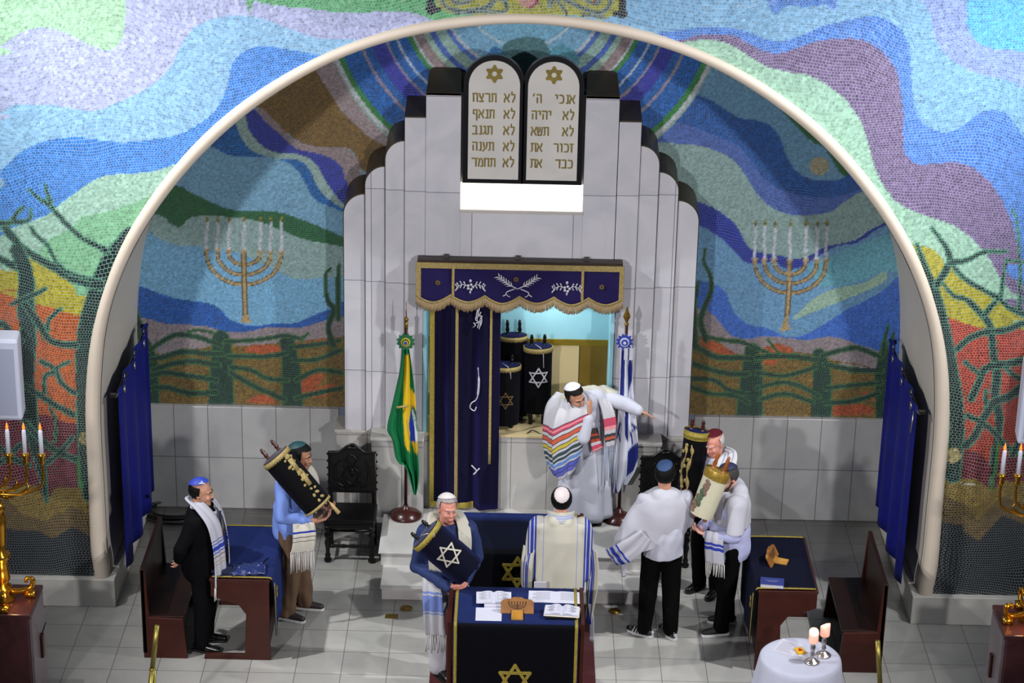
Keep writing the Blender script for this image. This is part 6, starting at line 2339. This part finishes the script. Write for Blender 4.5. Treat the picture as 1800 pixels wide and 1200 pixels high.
# ---- older man in the dark blue shirt with the navy scroll
denim = mat('dark blue denim shirt', '26335c', .75, var=.08, scale=25, spec=.2)
white_tr = mat('white cotton trousers', 'adacb2', .8, var=.04, spec=.2)
F = Figure('grey-haired smiling man in a dark blue shirt and white kippah hugging a navy scroll', (-.595, -1.16, 0), 12, 1.0, 'ruddy', (12, 2, 4),
           dict(elL=(.275, .03, 1.13), elR=(-.27, .0, 1.10), wrL=(.11, -.26, 1.03), wrR=(-.03, -.30, 1.01), anL=(.10, .06, .085), anR=(-.07, -.03, .085), shL=(.195, .01, 1.42), shR=(-.195, .01, 1.42)),
           {'L': ((-.75, -.55, -.15), (-.1, .9, .3), .7), 'R': ((.85, -.25, .1), (.1, .9, .3), .6)}, 1.07)
F.shirt(denim, 'shirt', .020, .93, .97, .012, 5, .01, .042)
F.trousers(white_tr, .014, .012, 9)
obj('belt', MB().lathe([(.176, .955), (.182, .96), (.182, .995), (.176, 1.0)], n=30, R=Matrix.Diagonal((1.07, .80, 1))), belt_m, F.t)
F.shoes(shoe_k, sole_k, {'R': (.35, -1, 0)})
F.hair(hair_g, 'short', .002)
F.kippah(mat('white crocheted kippah', 'c4bfbd', .8, var=.05, scale=80), 20, 52, .004)
F.brows(hair_g)
obj('teeth', MB().cap(F.hp(-.015, -.1005, -.066), .0032, F.hp(.015, -.1005, -.066), .0032, 6), eye_w, F.t)
for s in (-1, 1):
    F.ribbon('prayer_shawl', [(s * .03, .115, 1.50), (s * .10, .07, 1.525), (s * .13, -.03, 1.50), (s * .135, -.13, 1.40), (s * .13, -.165, 1.27), (s * .125, -.172, 1.12)],
             [(.02 * s, .0, .05), (.04 * s, .03, .03), (.055 * s, .02, -.01), (.06 * s, .03, 0), (.06 * s, .03, 0), (.055 * s, .03, 0)], wool_c, .008, 8, True, .004)
st = stripes('pale blue banded scarf', 'V', 0, .66, [(0, 'b4b4ba'), (.17, '7083c0'), (.19, 'b4b4ba'), (.205, '7083c0'), (.36, 'b4b4ba'), (.372, '7083c0'), (.385, 'b4b4ba')])
F.ribbon('prayer_shawl', [(-.155, -.115, 1.08), (-.16, -.165, .98), (-.15, -.185, .80), (-.14, -.19, .62), (-.125, -.19, .50)], [(.07, -.03, 0), (.075, -.03, 0), (.085, -.03, 0), (.085, -.03, 0), (.085, -.03, 0)], st, .01, 8, True, .010, fringe=fringe_w, flen=.17)
torah_scroll('dark navy velvet scroll with silver star held diagonally by the smiling grey-haired man', W(747, 938, -1.48), W(826, 1005, -1.50), .155, velvet_n2, velvet_t, goldy, (.26, .105, mat('silver ribbon', 'a9a698', .5, .2)), ebony, (.05, -1, .42), None, (.03, .10), .62, None, hang_chain(.03))

# ---- white-robed cantor pointing aside on the platform
robe_m = mat('white robe cloth', 'b2b4c0', .8, var=.03, spec=.2)
F = Figure('person in a white robe and striped shawl pointing with an outstretched arm on the platform', (.685, 1.45, PZ), 14, .955, 'olive', (22, 20, -16),
           dict(hed=(-.185, -.20, 1.495), nek=(-.10, -.10, 1.395), sho=(-.02, -.035, 1.35), che=(0, -.01, 1.27), shL=(.165, -.02, 1.385), shR=(-.205, -.06, 1.345), elL=(.345, -.15, 1.36), wrL=(.455, -.33, 1.345), elR=(-.13, -.33, 1.10), wrR=(-.075, -.33, 1.32)),
           {'L': ((.9, -.15, -.38), (0, -.2, -1), .22), 'R': ((.15, .1, .98), (-.6, .7, .1), .25)}, 1.08)
J_ = F.J
mb = MB()
F.trunk(mb, .03)
for s in 'LR':
    mb.cap(J_['sh' + s], .085, J_['el' + s], .075, 16)
    mb.cap(J_['el' + s], .075, J_['el' + s].lerp(J_['wr' + s], .92), .055, 16)
blob('robe_top', mb, robe_m, F.t, .010, 6, .006, 12, [((0, 0, 1.0), (0, 0, -1))])
rows = []
for j in range(22):
    v = j / 21
    z = 1.10 - v * 1.045
    a0, b0 = .185 + .10 * v, .145 + .045 * v
    rows.append([((a0 * (1 + .09 * v * math.sin(9 * a + 1.3 * math.sin(2 * a) + v))) * math.cos(a), (b0 * (1 + .09 * v * math.sin(9 * a + 1.3 * math.sin(2 * a) + v))) * math.sin(a) - .01, z) for a in np.linspace(0, 2 * math.pi, 90, endpoint=False)])
obj('robe_skirt', MB().grid(rows, wrap=True), robe_m, F.t, solid=.008)
obj('sash', MB().lathe([(.196, 1.06), (.203, 1.075), (.203, 1.105), (.196, 1.12)], n=40, R=Matrix.Diagonal((1.0, .82, 1))), robe_m, F.t)
F.shoes(shoe_k, sole_k)
F.hair(hair_b, 'short', .004)
F.kippah(mat('white satin kippah', 'd2d2da', .6), 30, 50, .008)
F.brows(hair_k)
mb = MB().tube(cat([tuple(F.hp(-.078, .0, .0)), tuple(F.hp(-.075, -.04, -.05)), tuple(F.hp(-.045, -.085, -.075))], 5), .004, 6)
mb.ell(F.hp(-.045, -.088, -.076), .009)
mb.ell(F.hp(-.080, .012, -.01), (.012, .012, .02))
obj('headset_microphone', mb, blackp, F.t)
w_, e_ = J_['wrL'], J_['elL']
obj('wristwatch', MB().tube([w_ - (w_ - e_).normalized() * .02, w_ + (w_ - e_).normalized() * .008], .036, 14), blackp, F.t)
rb = [(0, 'b2b0b6'), (.36, '3a3a40'), (.37, 'b0455c'), (.39, 'd08a90'), (.40, 'b0455c'), (.425, '3a3a40'), (.435, 'b2b0b6'), (.465, '3a3a40'), (.475, 'b4553c'), (.515, '3a3a40'), (.525, 'b2b0b6'), (.555, '3a3a40'), (.565, 'b3a23a'), (.60, '3a3a40'), (.61, 'b2b0b6'), (.635, '34464a'), (.675, 'b2b0b6'), (.695, '34464a'), (.725, 'b2b0b6'), (.745, '5f80b8'), (.785, 'b2b0b6'), (.80, '3a3a60'), (.81, '5058a8'), (.85, '3a3a60'), (.86, '5a5ea8'), (.91, 'b2b0b6')]
rainbow = stripes('rainbow striped shawl', 'V', 0, 1.15, rb)
# the shawl: mantle over the shoulders and back, then the striped end over his right arm
mb = MB()
F.trunk(mb, .045)
mb.cap(J_['shR'] + Vector((0, .02, .02)), .105, J_['elR'].lerp(J_['shR'], .3) + Vector((-.09, .05, -.02)), .10, 16)
mb.cap(J_['shL'] + Vector((0, .03, .01)), .10, J_['elL'] + Vector((0, .04, .0)), .085, 16)
mb.cap(J_['nek'] + Vector((-.05, .05, -.02)), .095, J_['nek'] + Vector((.05, .05, -.02)), .095, 16)
blob('prayer_shawl', mb, wool_c, F.t, .010, 6, .008, 15, [((0, 0, 1.02), (0, 0, -1)), ((0, -.09, 1.3), (0, -1, .1))])
F.ribbon('striped_shawl_end', [(-.19, .0, 1.45), (-.205, -.15, 1.43), (-.24, -.27, 1.34), (-.265, -.31, 1.18), (-.275, -.32, 1.00), (-.28, -.31, .80), (-.28, -.29, .66)],
         [(.07, .0, .03), (.13, -.02, .06), (.17, -.04, .085), (.165, -.05, .10), (.15, -.05, .11), (.12, -.04, .09), (.07, -.03, .06)], rainbow, .012, 9, True, .012, nu=15)
F.ribbon('striped_shawl_end', [(-.25, .03, 1.44), (-.35, -.05, 1.31), (-.40, -.11, 1.10), (-.40, -.12, .92), (-.37, -.14, .72), (-.34, -.15, .60)],
         [(.05, -.10, .02), (.06, -.12, .0), (.05, -.12, .0), (.05, -.12, .0), (.05, -.11, .0), (.03, -.06, 0)], rainbow, .012, 9, True, .01)
F.ribbon('striped_shawl_end', [(.12, -.12, 1.44), (.155, -.19, 1.33), (.18, -.23, 1.18), (.18, -.24, 1.05), (.19, -.24, .93)], [(.06, .03, 0), (.065, .02, 0), (.07, .02, 0), (.06, .02, 0), (.05, .02, 0)],
         stripes('red end stripes', 'V', 0, .56, [(0, 'b2b0b6'), (.22, 'b0455c'), (.30, 'd08a90'), (.34, 'b2b0b6'), (.38, '3a3a40'), (.41, 'b4553c'), (.44, '3a3a40'), (.46, 'b2b0b6')]), .01, 8, True, .006, fringe=mat('blue white tassel', '8a93a8', .8), flen=.40)
F.ribbon('striped_shawl_end', [(.02, -.19, 1.12), (.03, -.225, 1.02), (.06, -.235, .90)], [(.045, .01, 0), (.055, .01, 0), (.06, .01, 0.02)],
         stripes('dark red end stripes', 'V', 0, .24, [(0, '3a3030'), (.05, 'a0402c'), (.07, '3a3030'), (.10, 'a0402c'), (.13, 'b2b0b6'), (.16, 'b0455c'), (.20, 'd08a90'), (.22, 'b2b0b6')]), .01, 8, True, .004)
F.ribbon('shawl_sleeve_drape', [(.20, .02, 1.45), (.31, -.02, 1.36), (.36, -.05, 1.22), (.345, -.05, 1.02), (.34, -.06, .86)], [(.02, -.08, .0), (.07, -.06, .02), (.10, -.03, .03), (.05, -.03, 0), (.04, -.02, 0)], wool_c, .01, 8, True, .01)

# ---- man seen from behind in the big striped shawl
striped_back = stripes('ivory shawl with blue side stripes', 'X', -.40, .40,
                       [(-.40, 'b2afa0'), (-.285, ROYAL), (-.272, 'b2afa0'), (-.262, ROYAL), (-.235, 'b2afa0'), (-.226, ROYAL), (-.212, 'b2afa0'), (-.152, '7f88b8'), (-.146, 'b2afa0'), (.146, '7f88b8'), (.152, 'b2afa0'), (.212, ROYAL), (.226, 'b2afa0'), (.235, ROYAL), (.262, 'b2afa0'), (.272, ROYAL), (.285, 'b2afa0')])
F = Figure('man seen from behind in an ivory blue-striped shawl at the middle desk', (.40, -.97, 0), 180, .995, 'fair', (0, 8, 0),
           dict(elL=(.225, -.05, 1.12), elR=(-.225, -.05, 1.12), wrL=(.16, -.26, 1.04), wrR=(-.16, -.26, 1.04)), {'L': ((-.3, -.9, 0), (0, 0, -1), .3), 'R': ((.3, -.9, 0), (0, 0, -1), .3)}, 1.03)
F.shirt(white_shirt, 'shirt', .010, .86, .97, .003)
F.trousers(mat('charcoal trousers', '14141a', .8, spec=.2), .012)
F.shoes(shoe_k, sole_k)
F.hair(hair_k, 'short', .006)
F.kippah(mat('pinkish white kippah', 'c4b9b9', .8), 50, 42, .008)
J_ = F.J
mb = MB()
F.trunk(mb, .035)
for s in 'LR':
    mb.cap(J_['sh' + s] + Vector((0, .0, -.01)), .085, J_['el' + s], .080, 18)
    mb.cap(J_['el' + s], .080, J_['el' + s] + Vector((0, .02, -.20)), .072, 18)
mb.tube([(0, .02, 1.42), (0, .03, 1.3), (0, .03, 1.0), (0, .03, .70)], [.19, .21, .215, .225], 30, True, [.62, .66, .68, .66], up=(1, 0, 0))
mb.cap((-.05, .055, 1.445), .075, (.05, .055, 1.445), .075, 14)
blob('prayer_shawl', mb, striped_back, F.t, .010, 6, .014, 22, [((0, 0, .78), (0, 0, -1)), ((0, -.10, 1.3), (0, -1, .0))], (1.2, 1.2, .02), 16)
F.ribbon('shawl_collar', [(-.115, -.02, 1.49), (-.085, .06, 1.515), (0, .095, 1.52), (.085, .06, 1.515), (.115, -.02, 1.49)], [(0, .02, -.045)] * 5, stripes('collar band', 'U', -.06, .06, [(-.06, 'b2afa0'), (-.02, '8b98c8'), (-.01, 'b2afa0'), (.0, '8b98c8'), (.012, 'b2afa0'), (.024, '8b98c8'), (.034, 'b2afa0')]), .012, 7)
for s, zb in ((1, .80), (-1, .46)):
    F.ribbon('shawl_tail', [(s * .275, .0, 1.18), (s * .295, .03, 1.0), (s * .29, .05, .80), (s * .275, .05, zb)], [(.05, -.05, 0), (.05, -.05, 0), (.045, -.045, 0), (.02, -.02, 0)],
             stripes('tail stripes', 'U', -.075, .075, [(-.075, 'b2afa0'), (-.03, ROYAL), (-.018, 'b2afa0'), (-.008, ROYAL), (.012, 'b2afa0'), (.022, ROYAL), (.03, 'b2afa0')]), .01, 8, True, .006)
F.ribbon('shawl_tassel_strip', [(-.28, .06, .66), (-.30, .07, .52), (-.31, .07, .28)], [(.018, -.01, 0)] * 3, wool_w, .008, 6)
obj('shawl_patch', MB().box(-.055, .055, -.006, .006, -.055, .045), wool_w, F.t, bev=.004).location = (.17, .205, .90)

# ---- young man from behind with the plain white shawl
black_tr = mat('black trousers', '040405', .85, var=.1, spec=.08)
F = Figure('young man in black trousers and a plain white shawl seen from behind with striped sneakers', (1.345, -.40, 0), -172, 1.0, 'olive', (-28, 6, 0),
           dict(elR=(-.235, -.07, 1.13), wrR=(-.15, -.28, 1.05), elL=(.31, -.02, 1.14), wrL=(.36, -.16, .98), anL=(.125, -.02, .085), anR=(-.11, .03, .085)), {'L': ((.2, -.8, -.5), (-.5, 0, -.8), .5), 'R': ((.3, -.9, 0), (.3, 0, 1), .6)}, 1.04)
F.shirt(white_shirt, 'shirt', .018, .87, .97, .013, 31, .03)
F.trousers(black_tr, .016, .005, 33)
F.shoes(shoe_k, sole_w, {'L': (.75, -.6, 0), 'R': (.35, -.9, 0)}, sole_w)
F.hair(hair_k, 'short', .008)
F.kippah(mat('petrol blue kippah', '1c3860', .7), 24, 44, .010)
J_ = F.J
mb = MB()
F.trunk(mb, .040)
mb.tube([(0, .025, 1.48), (0, .015, 1.42), (.03, .005, 1.30), (.085, -.01, 1.13), (.12, -.02, .98), (.13, -.02, .80)], [.11, .205, .26, .305, .335, .34], 36, True, [.75, .64, .60, .56, .52, .50], up=(1, 0, 0))
mb.cap((-.06, .05, 1.455), .075, (.06, .05, 1.455), .075, 14)
blob('prayer_shawl', mb, wool_w, F.t, .010, 8, .014, 35, [((0, 0, 1.02), (-.35, 0, -1))], (1.1, 1.1, .25), 13)
st = stripes('white shawl end with blue bands', 'V', 0, .46, [(0, 'adadb6'), (.27, ROYAL), (.29, 'adadb6'), (.32, ROYAL), (.36, 'adadb6'), (.385, ROYAL), (.40, 'adadb6')])
F.ribbon('shawl_end', [(.20, .185, 1.14), (.27, .185, 1.06), (.34, .17, .99), (.41, .14, .93), (.49, .09, .88)], [(.05, .02, .06), (.055, .0, .075), (.06, -.01, .085), (.06, -.02, .08), (.05, -.02, .07)], st, .012, 9, True, .008)
F.ribbon('shawl_tassel_strip', [(.37, .10, .90), (.37, .10, .80), (.36, .09, .68)], [(.03, .01, 0), (.025, .01, 0), (.015, .01, 0)], wool_w, .01, 6)

# ---- older man with the maroon kippah, behind
F = Figure('white-haired man in a maroon kippah and black trousers standing behind with a dark scroll', (1.86, .50, 0), -38, .955, 'ruddy', (-4, 18, -4),
           dict(elR=(-.25, -.06, 1.12), wrR=(-.12, -.29, 1.12), elL=(.27, -.02, 1.12), wrL=(.06, -.29, 1.04)), {'R': ((.3, -.75, .5), (.5, .6, .5), .6), 'L': ((-.7, -.6, .2), (-.2, .7, .5), .6)}, 1.04)
F.shirt(white_shirt, 'shirt', .014, .86, .97, .004, 41)
F.trousers(black_tr, .014, .004, 43)
F.shoes(shoe_k, sole_k)
F.hair(hair_w, 'ring', .002)
F.kippah(mat('maroon velvet kippah', '4a101c', .8, spec=.15), 14, 50, .004)
F.brows(hair_w)
for s in (-1, 1):
    st = stripes('white scarf with silver stripes', 'U', -.1, .1, [(-.1, 'b4b4ba'), (-.05, '8c9098'), (-.035, 'b4b4ba'), (-.015, '8c9098'), (0, 'b4b4ba'), (.03, '8c9098'), (.045, 'b4b4ba')])
    F.ribbon('prayer_shawl', [(s * .03, .115, 1.53), (s * .12, .08, 1.54), (s * .17, -.02, 1.50), (s * .17, -.13, 1.36), (s * .16, -.17, 1.15), (s * .16, -.175, .95)],
             [(.02 * s, .0, .05), (.06 * s, .03, .02), (.09 * s, .02, -.01), (.09 * s, .03, 0), (.09 * s, .03, 0), (.09 * s, .03, 0)], st, .01, 8, True, .006)


def gold_tree(t, L_, r, sq):
    mb = MB()
    for q in range(2):
        x0 = r * (-.6 + .5 * q)
        pts_ = [(x0, L_ * .1), (x0 + .01, L_ * .3), (x0 - .012, L_ * .5), (x0 + .015, L_ * .72), (x0, L_ * .85)]
        mb.tube(cat([(a, front_y(r, sq, a) - .003, b) for a, b in pts_], 5), [.012 + .008 * math.sin(i * 1.2) for i in range(21)], 6, flat=.3)
    for i in range(8):
        x = r * (-.75 + .5 * (i % 3) / 2)
        mb.ell((x, front_y(r, sq, x) - .003, L_ * (.2 + .09 * i)), (.018, .004, .02), nu=8, nv=6)
    obj('gold_embroidery', mb, goldc, t)


torah_scroll('black velvet scroll with gold rim held upright before the man in the maroon kippah', W(1225, 757, .50), W(1208, 890, .46), .118, velvet_k, velvet_n2, goldy, None, redw, (-.35, -1, .1), None, (.04, .12), .75, goldy, gold_tree)

# ---- bearded man with the cream scroll
lav = mat('pale lavender shirt', 'a7abce', .75, var=.04, spec=.2)
F = Figure('bearded man in a pale shirt, white shawl and navy kippah reading a cream scroll', (1.975, -.22, 0), -84, .955, 'fair', (24, 20, 0),
           dict(hed=(0, -.06, 1.62), elL=(.27, -.02, 1.13), wrL=(.14, -.26, 1.09), elR=(-.27, -.02, 1.13), wrR=(-.06, -.29, 1.06), anL=(.12, -.06, .085), anR=(-.11, .05, .085)), {'L': ((-.35, -.85, .25), (-.3, .1, 1), .6), 'R': ((.35, -.85, .3), (.3, .1, 1), .6)}, 1.08)
F.shirt(lav, 'shirt', .020, .80, .95, .013, 51, .03)
F.trousers(black_tr, .018, .005, 53)
F.shoes(mat('black canvas shoe', '0b0b0d', .7), sole_w)
F.hair(hair_s, 'short', .001)
F.kippah(mat('navy kippah', '14183a', .7), 20, 48, .005)
F.beard(hair_s)
F.brows(hair_s)
J_ = F.J
mb = MB()
F.trunk(mb, .040)
for s in 'LR':
    mb.cap(J_['sh' + s], .098, J_['el' + s] + Vector((0, .0, .03)), .09, 18)
mb.cap((-.06, .05, 1.43), .085, (.06, .05, 1.43), .085, 14)
mb.tube([(0, .015, 1.42), (0, .03, 1.3), (.0, .03, 1.05)], [.20, .225, .225], 30, True, [.62, .66, .66], up=(1, 0, 0))
blob('prayer_shawl', mb, wool_w, F.t, .010, 7, .014, 55, [((0, 0, 1.12), (0, 0, -1))], (.9, .9, .35), 12)
st = stripes('white end with blue edge', 'V', 0, .62, [(0, 'adadb6'), (.10, ROYAL), (.125, 'adadb6'), (.14, ROYAL), (.17, 'adadb6')])
F.ribbon('shawl_end', [(.21, -.19, 1.15), (.235, -.20, 1.08), (.24, -.195, .97), (.235, -.18, .83)], [(.05, .075, 0), (.05, .08, 0), (.05, .08, 0), (.05, .08, 0)], st, .012, 9, True, .008, fringe=fringe_w, flen=.13)
cream_case = mat('cream silk scroll case', 'b9b59c', .35, var=.05)
gilt_c = mat('pierced gilt band', 'a88a3a', .35, .6, var=.4, scale=90)
amber = mat('amber turned wood', '8a4a1c', .3, var=.2)


def painted_scene(t, L_, r, sq):
    for nm, col, cells in (('green_figure', '3f5238', [(-.35, .40, .030, .10), (-.25, .56, .026, .05)]), ('brown_figure', '6e5646', [(-.55, .30, .034, .08), (-.20, .70, .030, .06), (-.6, .15, .03, .05), (-.12, .62, .016, .08)])):
        mb = MB()
        for x, z, a, b in cells:
            xx = x * r
            for q in np.linspace(-1, 1, 5):
                mb.ell((xx + .01 * math.sin(q * 4), front_y(r, sq, xx) - .002, L_ * z + q * b * .6), (a * (1 - .3 * abs(q)), .004, b * .3), nu=10, nv=6)
        obj(nm, mb, mat('painted ' + nm.replace('_', ' '), col, .6, var=.25, scale=50), t)


torah_scroll('cream painted scroll with gilt collar and amber wooden handles before the bearded man', W(1262, 828, -.42), W(1232, 905, -.46), .115, cream_case, gilt_c, None, None, amber, (-.45, -1, .35), None, (.04, .17), .8, gilt_c, painted_scene)

# ------------------------------------------------------------------ sets of like things
SETS = {'taper_candle': 'electric candles of the brass candelabra', 'candelabrum': 'brass candelabra at the sides', 'marble_pedestal': 'marble pedestals of the candelabra', 'wooden_bench': 'mahogany benches', 'pew_desk': 'mahogany pew desks',
        'carved_chair': 'carved chairs by the ark', 'side_curtain': 'blue side curtains', 'curtain_rod': 'black curtain rods', 'floor_plate': 'brass floor plates', 'flag': 'flags by the ark', 'flag_stand': 'flag stands by the ark',
        'candlestick': 'silver candlesticks on the round table', 'pillar_candle': 'pillar candles on the round table', 'book_stand': 'oak book stands', 'brass_post': 'brass railing posts', 'loudspeaker': 'wall loudspeakers', 'reading_desk': 'middle reading desks', 'desk_cloth': 'desk cloths', 'handset_dock': 'dark red boxes on the pedestals'}
for o in list(bpy.data.objects):
    if o.parent is None and o.get('category'):
        stem_ = o.name.split('.')[0]
        if stem_ in SETS:
            o['group'] = SETS[stem_]
        elif stem_ == 'torah_scroll':
            o['group'] = 'scrolls standing in the ark' if 'ark' in o['label'].split() else 'scrolls carried by the people'
